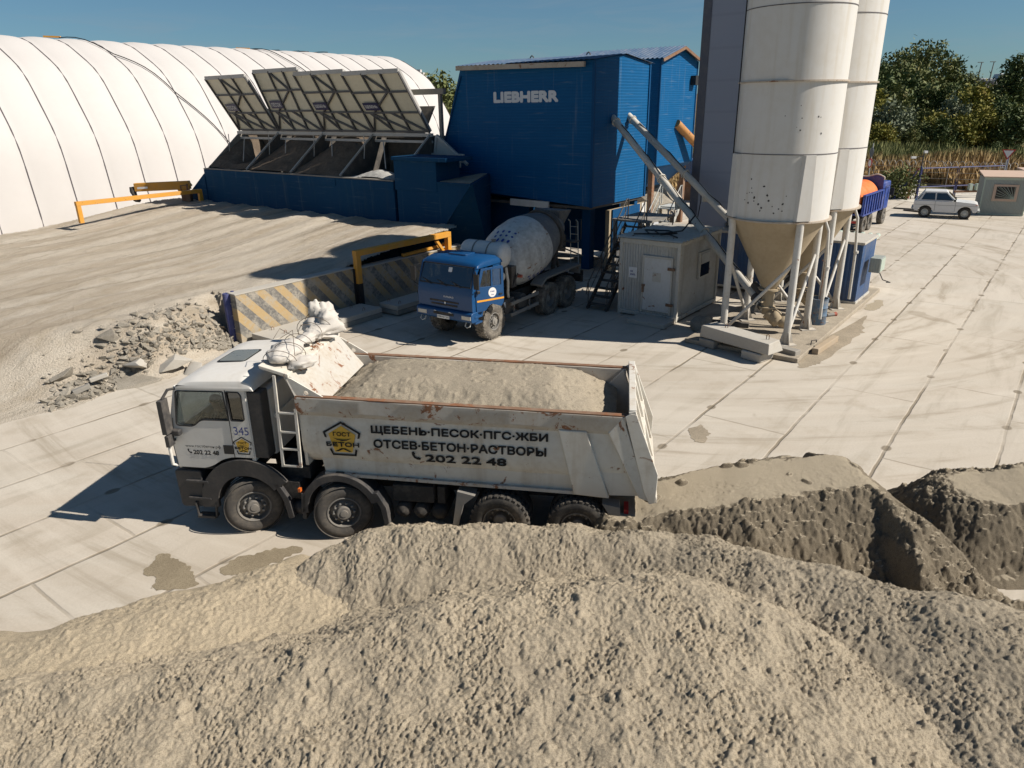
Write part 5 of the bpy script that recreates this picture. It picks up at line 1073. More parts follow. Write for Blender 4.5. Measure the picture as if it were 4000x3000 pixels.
for y in (-.78, .65):
    mb = MB(); mb.box(-.82, -.34, y-.25, y+.25, 1.36, 1.60); mb.hexa([(-.42, y-.24, 1.55), (-.30, y-.24, 1.55), (-.30, y+.24, 1.55), (-.42, y+.24, 1.55), (-.30, y-.22, 2.25), (-.20, y-.22, 2.25), (-.20, y+.22, 2.25), (-.30, y+.22, 2.25)]); obj('seat', mb, M['seatcloth'], dt, bevel=.03)
mb = MB(); mb.M = Matrix.Translation((-1.06, -.78, 2.02)) @ Matrix.Rotation(R(-62), 4, 'Y'); mb.tube([(.22*math.cos(a*.3307), .22*math.sin(a*.3307), 0) for a in range(19)], .016, 8, closed=True); mb.tube([(-.22, 0, 0), (0, 0, -.03), (.22, 0, 0)], .014, 6); mb.tube([(0, 0, -.02), (0, 0, -.35)], .03, 8); obj('steering_wheel', mb, M['black'], dt)
# mirrors
for sg in (-1, 1):
    mb = MB(); mb.box(-1.36, -1.26, min(sg*1.27, sg*1.47), max(sg*1.27, sg*1.47), 2.06, 2.72); mb.box(-1.35, -1.27, min(sg*1.27, sg*1.45), max(sg*1.27, sg*1.45), 1.80, 2.02); mb.tube([(-1.12, sg*1.2, 2.88), (-1.22, sg*1.28, 2.88), (-1.31, sg*1.36, 2.72)], .028, 8); mb.tube([(-1.30, sg*1.2, 1.86), (-1.31, sg*1.30, 1.86)], .028, 8); obj('mirror', mb, M['dark_plastic'], dt, bevel=.025)
mb = MB(); mb.box(-1.30, -1.12, -1.33, -1.215, 1.98, 2.10); obj('ramp_mirror', mb, M['dark_plastic'], near, bevel=.03)
mb = MB(); mb.tube([(-1.38, -1.24, 1.78), (-1.42, -1.26, 1.72), (-1.42, -1.25, 1.36), (-1.36, -1.2, 1.32)], .03, 8); obj('grab_rail', mb, M['white_truck'], dt)
# bumper, steps, front mudguard
mb = MB(); mb.prism(rpoly([(-1.44, .42), (-1.47, 1.22), (-1.2, 1.22), (-.92, 1.22), (-.92, .45)], [.08, .08, 0, .05, .05], 3), 'y', -1.2, 1.2); bp = obj('bumper', mb, M['dark_plastic'], dt, bevel=.03)
mb = MB()
for y in (-.85, .85): mb.box(-1.485, -1.44, y-.25, y+.25, .72, .95); mb.cut()
obj('headlight', mb, M['headlight'], bp)
mb = MB()
for z in (.98, .62): mb.box(-1.24, -.78, -1.25, -1.0, z, z+.05); mb.cut()
obj('step', mb, M['dark_plastic'], dt, bevel=.01)
mb = MB(); mb.tube([(-1.12, -1.22, .55), (-1.1, -1.22, .28), (-.74, -1.22, .26), (-.70, -1.22, .55)], .03, 8); mb.box(-1.1, -.74, -1.28, -1.12, .24, .29); obj('step_loop', mb, M['dark_plastic'], dt)
def mudguard(xc, ri, ro, a0, a1, y0, y1, extra=None, mat=M['dark_plastic'], zc=.54):
    n = 20; o = [(xc+ro*math.cos(R(a0+(a1-a0)*i/n)), zc+ro*math.sin(R(a0+(a1-a0)*i/n))) for i in range(n+1)]; q = [(xc+ri*math.cos(R(a0+(a1-a0)*i/n)), zc+ri*math.sin(R(a0+(a1-a0)*i/n))) for i in range(n, -1, -1)]
    mb = MB(); vs = []
    for y in (y0, y1): vs += [(x, y, z) for x, z in o+q]
    m_ = len(o); fs = [(i, i+1, 2*m_-2-i, 2*m_-1-i) for i in range(m_-1)]; k = 2*m_
    fs += [tuple(j+k for j in f)[::-1] for f in fs]+[(i, (i+1) % k, (i+1) % k+k, i+k) for i in range(k)]
    mb.add(vs, fs); return obj('mudguard', mb, mat, dt, bevel=.015)
mudguard(0, .64, .98, 35, 185, -1.24, -1.16); mudguard(0, .64, .70, 10, 175, -1.16, -.80); mudguard(0, .62, .70, 10, 175, .85, 1.24)
mb = MB(); mb.prism([(.52, 1.05), (.62, 1.07), (.80, .75), (.86, .35), (.74, .33), (.68, .72)], 'y', -1.24, -.9); obj('mud_flap', mb, M['dark_plastic'], dt, bevel=.015)
mudguard(1.795, .64, .78, 20, 185, -1.24, -.85)
mb = MB(); mb.prism([(2.42, .98), (2.52, 1.0), (2.68, .7), (2.72, .32), (2.62, .30), (2.56, .68)], 'y', -1.24, -.9); mb.cut(); mb.prism([(1.04, .9), (1.14, .9), (1.10, .35), (1.02, .35)], 'y', -1.24, -.9); obj('mud_flap', mb, M['dark_plastic'], dt, bevel=.015)
mb = MB(); mb.prism([(4.02, 1.12), (4.34, 1.05), (4.12, .85), (4.0, .35), (3.9, .35)], 'y', -1.22, -.95); mb.cut(); mb.prism([(6.6, 1.05), (6.9, 1.0), (7.0, .35), (6.92, .33), (6.78, .75)], 'y', -1.22, -.95); obj('mud_flap', mb, M['grey_steel'], dt)
mb = MB(); mb.box(1.0, 1.05, -1.25, -1.18, .92, .99); obj('side_marker', mb, M['orange_lens'], dt)
# chassis, tanks, boxes, axles
mb = MB()
for y in (-.42, .42): mb.box(-1.0, 7.0, y-.05, y+.05, .72, 1.02); mb.cut()
obj('chassis_rail', mb, M['chassis'], dt)
mb = MB()
for x in WX: mb.tube([(x, -1.0, .53), (x, 1.0, .53)], .10, 10); mb.lathe([(.0, -.25), (.22, -.15), (.24, 0), (.22, .15), (0, .25)], 16, 'y', (x, 0, .53)); mb.cut()
obj('axle', mb, M['chassis'], dt)
mb = MB(); mb.box(2.78, 3.55, -1.1, -.55, .78, 1.12); mb.box(3.6, 3.75, -1.05, -.6, .75, 1.1); obj('battery_box', mb, M['chassis'], dt, bevel=.02)
for x in (2.95, 3.29, 3.63):
    mb = MB(); mb.lathe([(0, -1.16), (.10, -1.13), (.15, -1.06), (.155, -.4), (.1, -.35), (0, -.33)], 20, 'y', (x, 0, .58)); obj('air_tank', mb, M['chassis'], dt, smooth=40)
mb = MB(); mb.lathe([(0, -1.17), (.1, -1.14), (.16, -1.05), (.165, -.4), (0, -.36)], 20, 'y', (.93, 0, .5)); obj('air_tank', mb, M['dark_plastic'], dt, smooth=40)
mb = MB(); mb.box(.62, 1.0, -1.15, -.5, .72, 1.08); mb.box(.55, 1.15, -.95, .95, 1.05, 1.3); obj('battery_box', mb, M['chassis'], dt, bevel=.02)
mb = MB(); mb.box(2.7, 4.0, .55, 1.15, .5, 1.1); obj('fuel_tank', mb, M['chassis'], dt, bevel=.06)
mb = MB(); mb.box(6.9, 7.0, -1.1, 1.1, .62, .78); mb.box(6.85, 7.0, -.45, .45, .6, 1.0); obj('rear_bar', mb, M['rust'], dt)
mb = MB(); mb.box(6.98, 7.06, -1.15, -.85, .78, .92); mb.cut(); mb.box(6.98, 7.06, .85, 1.15, .78, .92); obj('tail_light', mb, M['red_lens'], dt)
# ladder at the headboard
mb = MB()
for (x0, x1) in ((.84, .78), (1.16, 1.12)): mb.beam((x0, -1.24, 3.22 if x0 < 1 else 2.6), (x1, -1.24, 1.44), .05, .035)
for f in (0, .22, .44, .68): z = 1.46+f*1.55; xo = .78+.06*f; mb.beam((xo, -1.24, z), (xo+.34, -1.24, z), .035, .035)
obj('ladder', mb, M['white_body'], dt)
# dump body: near wall profile from rail to floor, swept along x
BX0, BX1 = 1.18, 6.95
def zt(x): return 2.83-.018*(x-BX0)
def wallpts(sg, th=0.):
    o = [(1.17, 2.50), (1.185, 2.2), (1.19, 1.95), (1.17, 1.76), (1.10, 1.60), (.98, 1.48), (.82, 1.42), (0, 1.40)]
    return [(sg*(y-th), z+th*.6) for y, z in o]
PRF = [(1.17, 2.50), (1.185, 2.2), (1.19, 1.95), (1.17, 1.76), (1.10, 1.60), (.98, 1.48), (.82, 1.42)]
def wallsurf(x, z):   # point on the outer near wall at height z
    zz = z-(zt(x)-2.83); 
    for (a, b) in zip(PRF[:-1], PRF[1:]):
        if b[1] <= zz <= a[1]: f = (zz-a[1])/(b[1]-a[1]); return Vector((x, -(a[0]+(b[0]-a[0])*f)-.016, z))
    return Vector((x, -PRF[0][0]-.016, z))
for sg in (-1, 1):
    mb = MB(); nx = 40; prof2 = [(1.17, 2.50), (1.18, 2.3), (1.185, 2.2), (1.19, 1.95), (1.17, 1.76), (1.10, 1.60), (.98, 1.48), (.82, 1.42), (.82, 1.46), (.95, 1.52), (1.06, 1.63), (1.12, 1.78), (1.14, 1.95), (1.12, 2.50)]; m_ = len(prof2); vs = []
    for i in range(nx+1):
        for y, z in prof2:
            x = BX0+(6.92+.33*(2.8-z)-BX0)*i/nx
            dn = .008*mnoise.noise(Vector((x*1.7, z*3, sg)))+.012*max(0, mnoise.noise(Vector((x*.9, z*2, 4+sg)))); vs.append((x, sg*(y-dn), z+zt(x)-2.83))
    fs = [(i*m_+j, (i+1)*m_+j, (i+1)*m_+(j+1) % m_, i*m_+(j+1) % m_) for i in range(nx) for j in range(m_)]+[tuple(range(m_)), tuple(nx*m_+j for j in range(m_))[::-1]]
    mb.add(vs, fs); wl_ = obj('body_wall', mb, M['white_body'], dt, smooth=30)
    mb = MB(); hx = lambda x: zt(x)
    # top rail: box section, slanted underside
    vs = []; pr = [(1.25, 0), (1.25, -.26), (1.18, -.36), (1.12, -.36), (1.12, 0)]
    for i in range(25):
        x = BX0-.02+(BX1-BX0+.02)*i/24; w_ = .012*mnoise.noise(Vector((x*1.3, 5, sg))); vs += [(x, sg*(y-w_), hx(x)+z+.01*mnoise.noise(Vector((x*1.9, 2, sg)))) for y, z in pr]
    fs = [(i*5+j, (i+1)*5+j, (i+1)*5+(j+1) % 5, i*5+(j+1) % 5) for i in range(24) for j in range(5)]+[(0, 1, 2, 3, 4), tuple(120+j for j in range(5))[::-1]]
    mb.add(vs, fs); obj('top_rail', mb, M['white_rusty'], dt, bevel=.012)
    mb = MB(); mb.beam((BX0, sg*1.19, zt(BX0)+.012), (BX1, sg*1.19, zt(BX1)+.012), .11, .02); obj('rail_cap', mb, M['rust'], dt)
    # lower skirt with ledge
    mb = MB(); mb.hexa([(1.52, sg*1.08, 1.30), (1.52, sg*1.02, 1.30), (6.5, sg*1.02, 1.20), (6.5, sg*1.08, 1.20), (1.48, sg*1.10, 1.64), (1.48, sg*1.02, 1.64), (6.3, sg*1.02, 1.56), (6.3, sg*1.10, 1.56)]); obj('skirt', mb, M['white_body'], dt)
    mb = MB(); mb.beam((1.53, sg*1.10, 1.29), (6.52, sg*1.10, 1.19), .10, .06); obj('skirt_ledge', mb, M['white_rusty'], dt)
    # slanting rear pillars
    mb = MB(); mb.hexa([(6.10, sg*1.20, 1.19), (6.10, sg*1.0, 1.19), (6.72, sg*1.0, 1.15), (6.72, sg*1.20, 1.15), (5.82, sg*1.245, 2.44), (5.82, sg*1.1, 2.44), (6.30, sg*1.1, 2.43), (6.30, sg*1.245, 2.43)]); obj('rear_pillar', mb, M['white_body'], dt, bevel=.02)
    mb = MB(); mb.hexa([(7.22, sg*1.25, 1.22), (7.22, sg*1.05, 1.22), (7.40, sg*1.05, 1.16), (7.40, sg*1.25, 1.16), (6.66, sg*1.255, zt(6.6)-.3), (6.62, sg*1.1, zt(6.6)-.3), (6.90, sg*1.1, zt(6.9)), (6.90, sg*1.255, zt(6.9))]); obj('end_post', mb, M['white_body'], dt, bevel=.02)
    mb = MB(); mb.hexa([(6.72, sg*1.16, 1.2), (6.72, sg*1.05, 1.2), (7.22, sg*1.05, 1.22), (7.22, sg*1.16, 1.22), (6.25, sg*1.17, 2.44), (6.25, sg*1.1, 2.44), (6.66, sg*1.1, 2.42), (6.66, sg*1.17, 2.42)]); obj('pillar_web', mb, M['white_body'], dt)
mb = MB(); mb.box(BX0+.3, 7.0, -.85, .85, 1.38, 1.43); obj('body_floor', mb, M['rust'], dt)
mb = MB(); mb.box(BX0+.25, 6.6, -.35, .35, 1.03, 1.37); obj('subframe', mb, M['chassis'], dt)
# headboard and canopy over the cab
mb = MB(); mb.box(BX0, BX0+.06, -1.15, 1.15, 1.45, 2.80); obj('headboard', mb, M['white_body'], dt)
mb = MB(); mb.hexa([(1.18, -1.24, 2.78), (1.62, -1.12, 2.62), (1.62, 1.12, 2.62), (1.18, 1.24, 2.78), (1.02, -1.24, 3.20), (1.08, -1.18, 3.24), (1.08, 1.18, 3.24), (1.02, 1.24, 3.20)]); cn = obj('canopy_slope', mb, M['white_rusty'], dt, bevel=.02)
mb = MB(); mb.hexa([(.58, -1.24, 3.34), (1.1, -1.24, 3.18), (1.1, 1.24, 3.18), (.58, 1.24, 3.34), (.57, -1.24, 3.40), (1.1, -1.24, 3.25), (1.1, 1.24, 3.25), (.57, 1.24, 3.40)]); obj('canopy', mb, M['white_body'], dt, bevel=.01)
for sg in (-1, 1):
    mb = MB(); mb.plate([(1.0, 3.2), (1.14, 3.16), (1.72, 2.82), (1.18, 2.72), (1.14, 2.9)], [[(1.38+.05*math.cos(k), 2.90+.05*math.sin(k)) for k in (0, .8, 1.6, 2.4, 3.2, 4, 4.8, 5.6)]], Matrix.Translation((0, sg*1.22, 0)) @ Matrix(((1, 0, 0, 0), (0, 0, -sg*-1, 0), (0, 1, 0, 0), (0, 0, 0, 1))), .03); obj('lashing_plate', mb, M['white_body'], dt)
# tailgate: framed flap leaning outward at the bottom
mb = MB(); mb.hexa([(7.38, -1.2, 1.28), (7.44, -1.2, 1.28), (7.44, 1.2, 1.28), (7.38, 1.2, 1.28), (7.0, -1.2, 2.72), (7.06, -1.2, 2.72), (7.06, 1.2, 2.72), (7.0, 1.2, 2.72)]); tg = obj('tailgate', mb, M['white_body'], dt)
mb = MB(); P_ = lambda y, f: (7.05+.42*f, y, 2.80-1.60*f)
for y in (-1.2, -.4, .4, 1.2): mb.beam(P_(y, -.02), P_(y, 1.0), .12, .12)
for f in (0, .5, 1.0): mb.beam(P_(-1.24, f), P_(1.24, f), .12, .12)
obj('tailgate_frame', mb, M['white_body'], tg, bevel=.01)
for sg in (-1, 1):
    mb = MB(); mb.plate([(6.93, 2.74), (7.02, 2.80), (7.12, 2.78), (7.52, 1.7), (7.50, 1.16), (7.40, 1.12), (7.30, 1.35)], [], Matrix.Translation((0, sg*1.265, 0)) @ Matrix(((1, 0, 0, 0), (0, 0, sg, 0), (0, 1, 0, 0), (0, 0, 0, 1))), .03); obj('tailgate_cheek', mb, M['white_body'], tg, bevel=.01)
# writing on the near wall
lt = MB(); lettering(lt, 'ЩЕБЕНЬ·ПЕСОК·ПГС·ЖБИ', 2.50, 5.65, 2.155, 2.335, wallsurf, .042); obj('lettering', lt, M['letter_black'], dt)
lt = MB(); lettering(lt, 'ОТСЕВ·БЕТОН·РАСТВОРЫ', 2.53, 5.62, 1.90, 2.07, wallsurf, .042); obj('lettering', lt, M['letter_black'], dt)
for tx, xa, xb in (('202', 3.46, 4.01), ('22', 4.11, 4.47), ('48', 4.555, 4.92)):
    lt = MB(); lettering(lt, tx, xa, xb, 1.655, 1.82, wallsurf, .045); obj('lettering', lt, M['letter_black'], dt)
def handset(mb, x, z, s, fn): return mb.add([fn(x+s*a, z+s*b) for a, b in ((0, .9), (.25, 1), (.38, .7), (.28, .6), (.38, .38), (.55, .25), (.68, .33), (.95, .18), (.85, -.05), (.55, -.05), (.2, .2), (.02, .55))], [tuple(range(12))[::-1]])
lt = MB(); handset(lt, 3.22, 1.70, .17, wallsurf); obj('handset_symbol', lt, M['letter_black'], dt)
def emblem(cx, cz, s, fn, parent, mat_y=M['logo_yellow']):
    # yellow pentagon with a dark frame, two words and a small beam figure
    pent = [(0, 1.0), (.98, .42), (.62, -.92), (-.62, -.92), (-.98, .42)]
    def poly(k, fz): return [fn(cx+s*k*x, cz+s*k*z, fz) for x, z in pent]
    mb = MB(); pv = [(0, .88), (.80, .36), (.52, -.78), (-.52, -.78), (-.80, .36)]; mb.add([fn(cx+s*x, cz+s*z, .000) for x, z in pv], [(4, 3, 2, 1, 0)]); eb = obj('emblem', mb, mat_y, parent)
    mb = MB()
    def seg(a, b, k0=1.0, k1=1.14): mb.add([fn(cx+s*k0*a[0], cz+s*k0*a[1], .002), fn(cx+s*k0*b[0], cz+s*k0*b[1], .002), fn(cx+s*k1*b[0], cz+s*k1*b[1], .002), fn(cx+s*k1*a[0], cz+s*k1*a[1], .002)], [(0, 1, 2, 3)])
    L5 = lambda a, b, f: (a[0]+(b[0]-a[0])*f, a[1]+(b[1]-a[1])*f)
    seg(pent[4], pent[0]); seg(pent[0], pent[1]); seg(pent[1], L5(pent[1], pent[2], .22)); seg(L5(pent[4], pent[3], .22), pent[4]); seg(L5(pent[1], pent[2], .72), pent[2]); seg(pent[2], pent[3]); seg(pent[3], L5(pent[4], pent[3], .72))
    fz = lambda x, z: fn(x, z, .004)
    mb.add([fz(cx+s*a, cz+s*b) for a, b in ((-.55, .14), (-.3, .06), (0, .03), (.3, .06), (.55, .14), (.3, -.0), (0, -.06), (-.3, -.0))], [tuple(range(8))])
    mb.add([fz(cx+s*a, cz+s*b) for a, b in ((-.12, -.52), (.12, -.52), (.5, -.74), (.32, -.74), (0, -.58), (-.32, -.74), (-.5, -.74))], [tuple(range(7))])
    obj('emblem_frame', mb, M['letter_black'], eb)
    lt = MB(); lettering(lt, 'ГОСТ', cx-.52*s, cx+.52*s, cz+.24*s, cz+.50*s, fz, .03); lettering(lt, 'БЕТОН', cx-.98*s, cx+.98*s, cz-.42*s, cz-.12*s, fz, .05); obj('lettering', lt, M['letter_black'], eb)
emblem(1.955, 2.02, .315, lambda x, z, d=0: wallsurf(x, z)+Vector((0, -d-.001, 0)), dt)
cabf = lambda x, z, d=0: Vector((x, -1.2195-d, z))
emblem(.03, 1.80, .165, cabf, near, M['logo_yellow'])
lt = MB(); lettering(lt, '345', -.10, .185, 2.02, 2.18, cabf, .0); obj('lettering', lt, M['letter_blue'], near)
lt = MB(); lettering(lt, 'www.гостбетон.р', -1.12, -.475, 1.71, 1.775, cabf, .0); lettering(lt, 'о', -.468, -.415, 1.722, 1.765, cabf, .0); lettering(lt, 'l', -.446, -.437, 1.71, 1.79, lambda x, z: cabf(x, z, .0006), .0); obj('lettering', lt, M['letter_black'], near)
lt = MB(); lettering(lt, '202 22 48', -.98, -.47, 1.58, 1.67, cabf, .03); obj('lettering', lt, M['letter_black'], near); lt = MB(); handset(lt, -1.09, 1.60, .09, cabf); obj('handset_symbol', lt, M['letter_black'], near)
# white tarpaulin bundle tied up on the canopy
tb = empty('tarp_bundle', TR+td*1.0+Vector((0, 0, 3.3)), TY, 'crumpled white tarpaulin bundle tied with dark ropes on the dump truck canopy', 'tarpaulin')
mb = MB(); nn, mm = 90, 34; vs = []
for i in range(nn+1):
    f = i/nn; y = -1.12+2.3*f; r0 = (.20+.07*math.sin(f*9)+.05*math.sin(f*23+1))*min(1, 6*f+.35)*(1 if f < .97 else .6)*(1.15 if f > .62 else .9)*(1-.35*math.exp(-((f-.60)/.03)**2)-.3*math.exp(-((f-.30)/.025)**2))
    for k in range(mm):
        a = 2*math.pi*k/mm; d = Vector((math.cos(a), .0, math.sin(a))); q = Vector((d.x*1.6, y*2.6, d.z*1.6)); cr_ = Vector((q.x*2.2, q.y*.55, q.z*2.2)); rr_ = r0*(1+.26*mnoise.noise(q*.9)-.30*abs(mnoise.noise(cr_*1.5+Vector((3, 1, 2))))-.10*abs(mnoise.noise(cr_*3.4)))
        vs.append((d.x*rr_*1.25-.13+.07*math.sin(y*2.2), y, max(-.02, d.z*rr_*.78+.15)+.05*f))
fs = [(i*mm+k, (i+1)*mm+k, (i+1)*mm+(k+1) % mm, i*mm+(k+1) % mm) for i in range(nn) for k in range(mm)]+[tuple(range(mm)), tuple(nn*mm+k for k in range(mm))[::-1]]
mb.add(vs, fs); sh = obj('sheet', mb, M['tarp'], tb, smooth=70)
mb = MB()
for c, r in (((.15, -.75, .02), (.24, .3, .10)), ((-.1, 1.05, .42), (.2, .24, .22)), ((-.25, .98, .5), (.15, .16, .2)), ((.05, .85, .38), (.18, .25, .17))): mb.blob(c, r, 22, .16, 2.2, c[1]); mb.cut()
obj('loose_fold', mb, M['tarp'], sh, smooth=70)
rgt = random.Random(4)
for k in range(6):
    y = -.9+.38*k+rgt.uniform(-.05, .05); tlt = rgt.uniform(-.25, .25); mb = MB(); mb.tube([(-.13+.30*math.cos(a)*(1.15 if y > .35 else .9), y+tlt*math.sin(a*.7), .17+.24*math.sin(a)*(1.15 if y > .35 else .9)+.06*y) for a in [q*.3 for q in range(-2, 13)]], .006, 5); obj('rope', mb, M['rope'], tb)
for k in range(4):
    y = rgt.uniform(-1.1, 1.1); mb = MB(); mb.tube([(rgt.uniform(-.4, .1), y, .42), (rgt.uniform(-.5, .2), y+rgt.uniform(-.35, .35), .40+rgt.uniform(0, .15)), (rgt.uniform(-.5, .3), y+rgt.uniform(-.5, .5), .25)], .006, 5); obj('rope', mb, M['rope'], tb)
# sand load
X, Y = np.meshgrid(np.arange(1.26, 6.80, .022), np.arange(-1.115, 1.115, .022))
wx = X+.10*fbm(X*2, Y*2, 3, 5); wy = Y+.08*fbm(X*2+7, Y*2, 3, 6)
fx = np.minimum((wx-1.35)*.62, (6.72-wx)*.62); fy = (1.12-np.abs(wy))*.62; top = .62+.05*fbm(X*.8, Y*.8, 2, 9)
hh = np.minimum(np.minimum(fx, fy+.30), top); kk = 14; hs_ = -np.log(np.exp(-kk*fx)+np.exp(-kk*(fy+.30))+np.exp(-kk*top))/kk
Z = 2.41+hs_-.015*(X-2)
flat = sstep(.10, .02, np.abs(hs_-top))*0+sstep(-.14, -.05, hs_-top); rough_ = 1-.82*flat*sstep(-.25, .12, fbm(X*1.5, Y*2.5, 3, 14))
Z += rough_*((.03*fbm(X*2.6, Y*2.6, 3, 12)+.02*fbm(X*8, Y*8, 3, 13))+.010*fbm(X*20, Y*20, 2, 15))
clods(X, Y, Z, 1300, .012, .045, 17, rough_*.9)
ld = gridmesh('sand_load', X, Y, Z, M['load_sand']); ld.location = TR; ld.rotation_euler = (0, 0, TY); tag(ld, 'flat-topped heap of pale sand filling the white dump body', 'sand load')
# ------------------------------------------------------------------ driver: one continuous skinned figure
def figure(name, parts, joints, edges, mats, loc, rz):
    pass
def skin_mesh(name, pts, edges, rad, mat, parent, root=0, lv=2):
    me = bpy.data.meshes.new(name); me.from_pydata(pts, edges, []); me.materials.append(mat); o = bpy.data.objects.new(name, me); COL.objects.link(o); o.parent = parent
    sk = o.modifiers.new('skin', 'SKIN'); sk.use_smooth_shade = True
    for v, r in zip(me.skin_vertices[0].data, rad): v.radius = (r, r) if not isinstance(r, tuple) else r
    me.skin_vertices[0].data[root].use_root = True
    sb = o.modifiers.new('subdivision', 'SUBSURF'); sb.levels = lv; sb.render_levels = lv; return o
dv = empty('person', TR+td*-.58+tnv*-.80+Vector((0, 0, 1.69)), TY, 'driver in a dark shirt sitting at the wheel of the white dump truck', 'person')
pts = [(0, 0, .05), (.04, 0, .30), (.02, 0, .52), (-.02, 0, .60), (-.04, 0, .69), (-.06, 0, .80), (-.06, 0, .88),
       (.02, -.19, .50), (-.14, -.27, .30), (-.36, -.20, .30), (-.44, -.18, .32), (.02, .19, .50), (-.12, .26, .30), (-.36, .16, .36), (-.44, .14, .38),
       (-.25, -.12, .03), (-.48, -.13, .02), (-.52, -.13, -.35), (-.25, .12, .03), (-.48, .13, .02), (-.52, .13, -.35)]
ed = [(0, 1), (1, 2), (2, 3), (3, 4), (4, 5), (5, 6), (2, 7), (7, 8), (8, 9), (9, 10), (2, 11), (11, 12), (12, 13), (13, 14), (0, 15), (15, 16), (16, 17), (0, 18), (18, 19), (19, 20)]
rd = [.15, .15, .14, .06, .06, .095, .07, .075, .055, .042, .035, .075, .055, .042, .035, .09, .07, .055, .09, .07, .055]
bd = skin_mesh('body', pts, ed, rd, M['skin'], dv)
mb = MB(); mb.lathe([(.168, .0), (.178, .15), (.188, .3), (.195, .42), (.16, .54), (.075, .60), (.07, .60)], 20, 'z', (.02, 0, 0)); mb.v = [(x, y*1.22, z) for x, y, z in mb.v]
for s in (-1, 1): mb.tube([(.02, s*.19, .51), (-.05, s*.235, .41), (-.13, s*.265, .31)], [.10, .085, .075], 12)
obj('shirt', mb, M['shirt'], dv, smooth=60)
mb = MB(); mb.blob((-.045, 0, .855), (.112, .098, .085), 16, .04, 2, 1); obj('hair', mb, M['hair'], dv, smooth=60)
mb = MB(); mb.blob((-.155, 0, .79), (.022, .014, .03), 8, .02, 1, 1); mb.blob((-.05, -.096, .79), (.02, .012, .03), 8, .02, 1, 2); mb.blob((-.05, .096, .79), (.02, .012, .03), 8, .02, 1, 2); obj('nose_and_ears', mb, M['skin'], bd, smooth=60)
for s in (-1, 1):   # fingers closed on the wheel rim
    for k in range(4):
        mb = MB(); b0 = Vector((-.45, s*.17+(.018*k-.03), .32 if s < 0 else .38)); mb.tube([b0, b0+Vector((-.04, 0, .015)), b0+Vector((-.065, 0, -.01)), b0+Vector((-.05, 0, -.035))], [.01, .0095, .009, .007], 6); obj('finger', mb, M['skin'], bd, smooth=60)
    mb = MB(); b0 = Vector((-.44, s*.135, .31 if s < 0 else .37)); mb.tube([b0, b0+Vector((-.02, s*-.02, .03)), b0+Vector((-.05, s*-.015, .035))], [.012, .011, .008], 6); obj('thumb', mb, M['skin'], bd, smooth=60)
# ------------------------------------------------------------------ blue mixer truck (x rearwards from the front axle, near side -y)
MY = R(55.17); md_ = Vector((math.cos(MY), math.sin(MY), 0)); mn = Vector((-md_.y, md_.x, 0))
MR = Vector((-.558, 24.133, 0))+mn*1.2
mx = empty('mixer_truck', MR, MY, 'blue-cabbed concrete mixer truck with a white drum, under the mixing plant', 'mixer truck')
for i, x in enumerate((0, 3.69, 5.01)):
    for sd in (-1, 1): 
        w_ = wheel(mx, x, sd*1.0, .63, .40, sd, M['tyre_light'], M['grey_steel'], front=(i == 0), block=True, rr=.30)
# cab shell with open window holes
def mside(sgn):
    out = rpoly([(-1.12, .98), (-1.15, 1.7), (-1.06, 2.05), (-.86, 2.70), (.50, 2.72), (.50, 1.42), (.46, 1.36), (.42, 1.1), (.20, 1.42), (-.25, 1.42), (-.55, 1.15), (-.62, .98)], [.03, .04, .1, .08, .05, .02, .02, .02, .15, .2, .1, .03], 4)
    w1 = rpoly([(-.94, 2.02), (-.76, 2.58), (-.40, 2.60), (-.40, 2.0)], [.04, .04, .02, .02], 3); w2 = rpoly([(-.34, 2.0), (-.34, 2.60), (.02, 2.60), (.02, 2.0)], [.02, .03, .04, .04], 3)
    Mx = Matrix(((1, 0, 0, 0), (0, 0, 1 if sgn > 0 else -1, 0), (0, 1, 0, 0), (0, 0, 0, 1)))
    mb = MB(); mb.plate(out, [w1, w2], Matrix.Translation((0, sgn*1.16, 0)) @ Mx, .05); o = obj('cab_side', mb, M['blue_truck'], mx, bevel=.015); return o
ms = mside(-1); mside(1)
# near door, a little ajar, with its own window
hinge = Vector((-.98, -1.19, 0)); 
dr = MB(); dout = rpoly([(0, 1.16), (-.02, 1.75), (.20, 2.60), (1.06, 2.62), (1.08, 1.42), (.98, 1.24), (.55, 1.40), (.35, 1.18)], [.03, .08, .05, .06, .06, .05, .12, .05], 4)
dw = rpoly([(.14, 2.0), (.29, 2.53), (.58, 2.54), (.58, 1.98)], [.03, .03, .02, .02], 3); dw2 = rpoly([(.64, 1.98), (.64, 2.54), (.97, 2.54), (.98, 1.98)], [.02, .03, .04, .04], 3)
Md = Matrix(((1, 0, 0, 0), (0, 0, -1, 0), (0, 1, 0, 0), (0, 0, 0, 1))); dr.plate(dout, [dw, dw2], Md, .05); dr = obj('door', dr, M['blue_truck'], mx, bevel=.012); dr.location = hinge; dr.rotation_euler = (0, 0, R(-22))
for q in (dw, dw2):
    mb = MB(); mb.plate(q, [], Matrix.Translation((0, .02, 0)) @ Md, .006); obj('door_window', mb, M['glass'], dr)
mb = MB(); mb.box(.02, 1.07, -.008, -.002, 1.50, 1.56); obj('orange_stripe', mb, M['yellow_stripe'], dr)
df = lambda x, z: Vector((x, -.012, z))
mb = MB(); mb.add([Vector((.62+.155*math.cos(a*.2618), -.007, 1.77+.165*math.sin(a*.2618))) for a in range(24)], [tuple(range(24))]); bg_ = obj('round_badge', mb, M['sign_white'], dr)
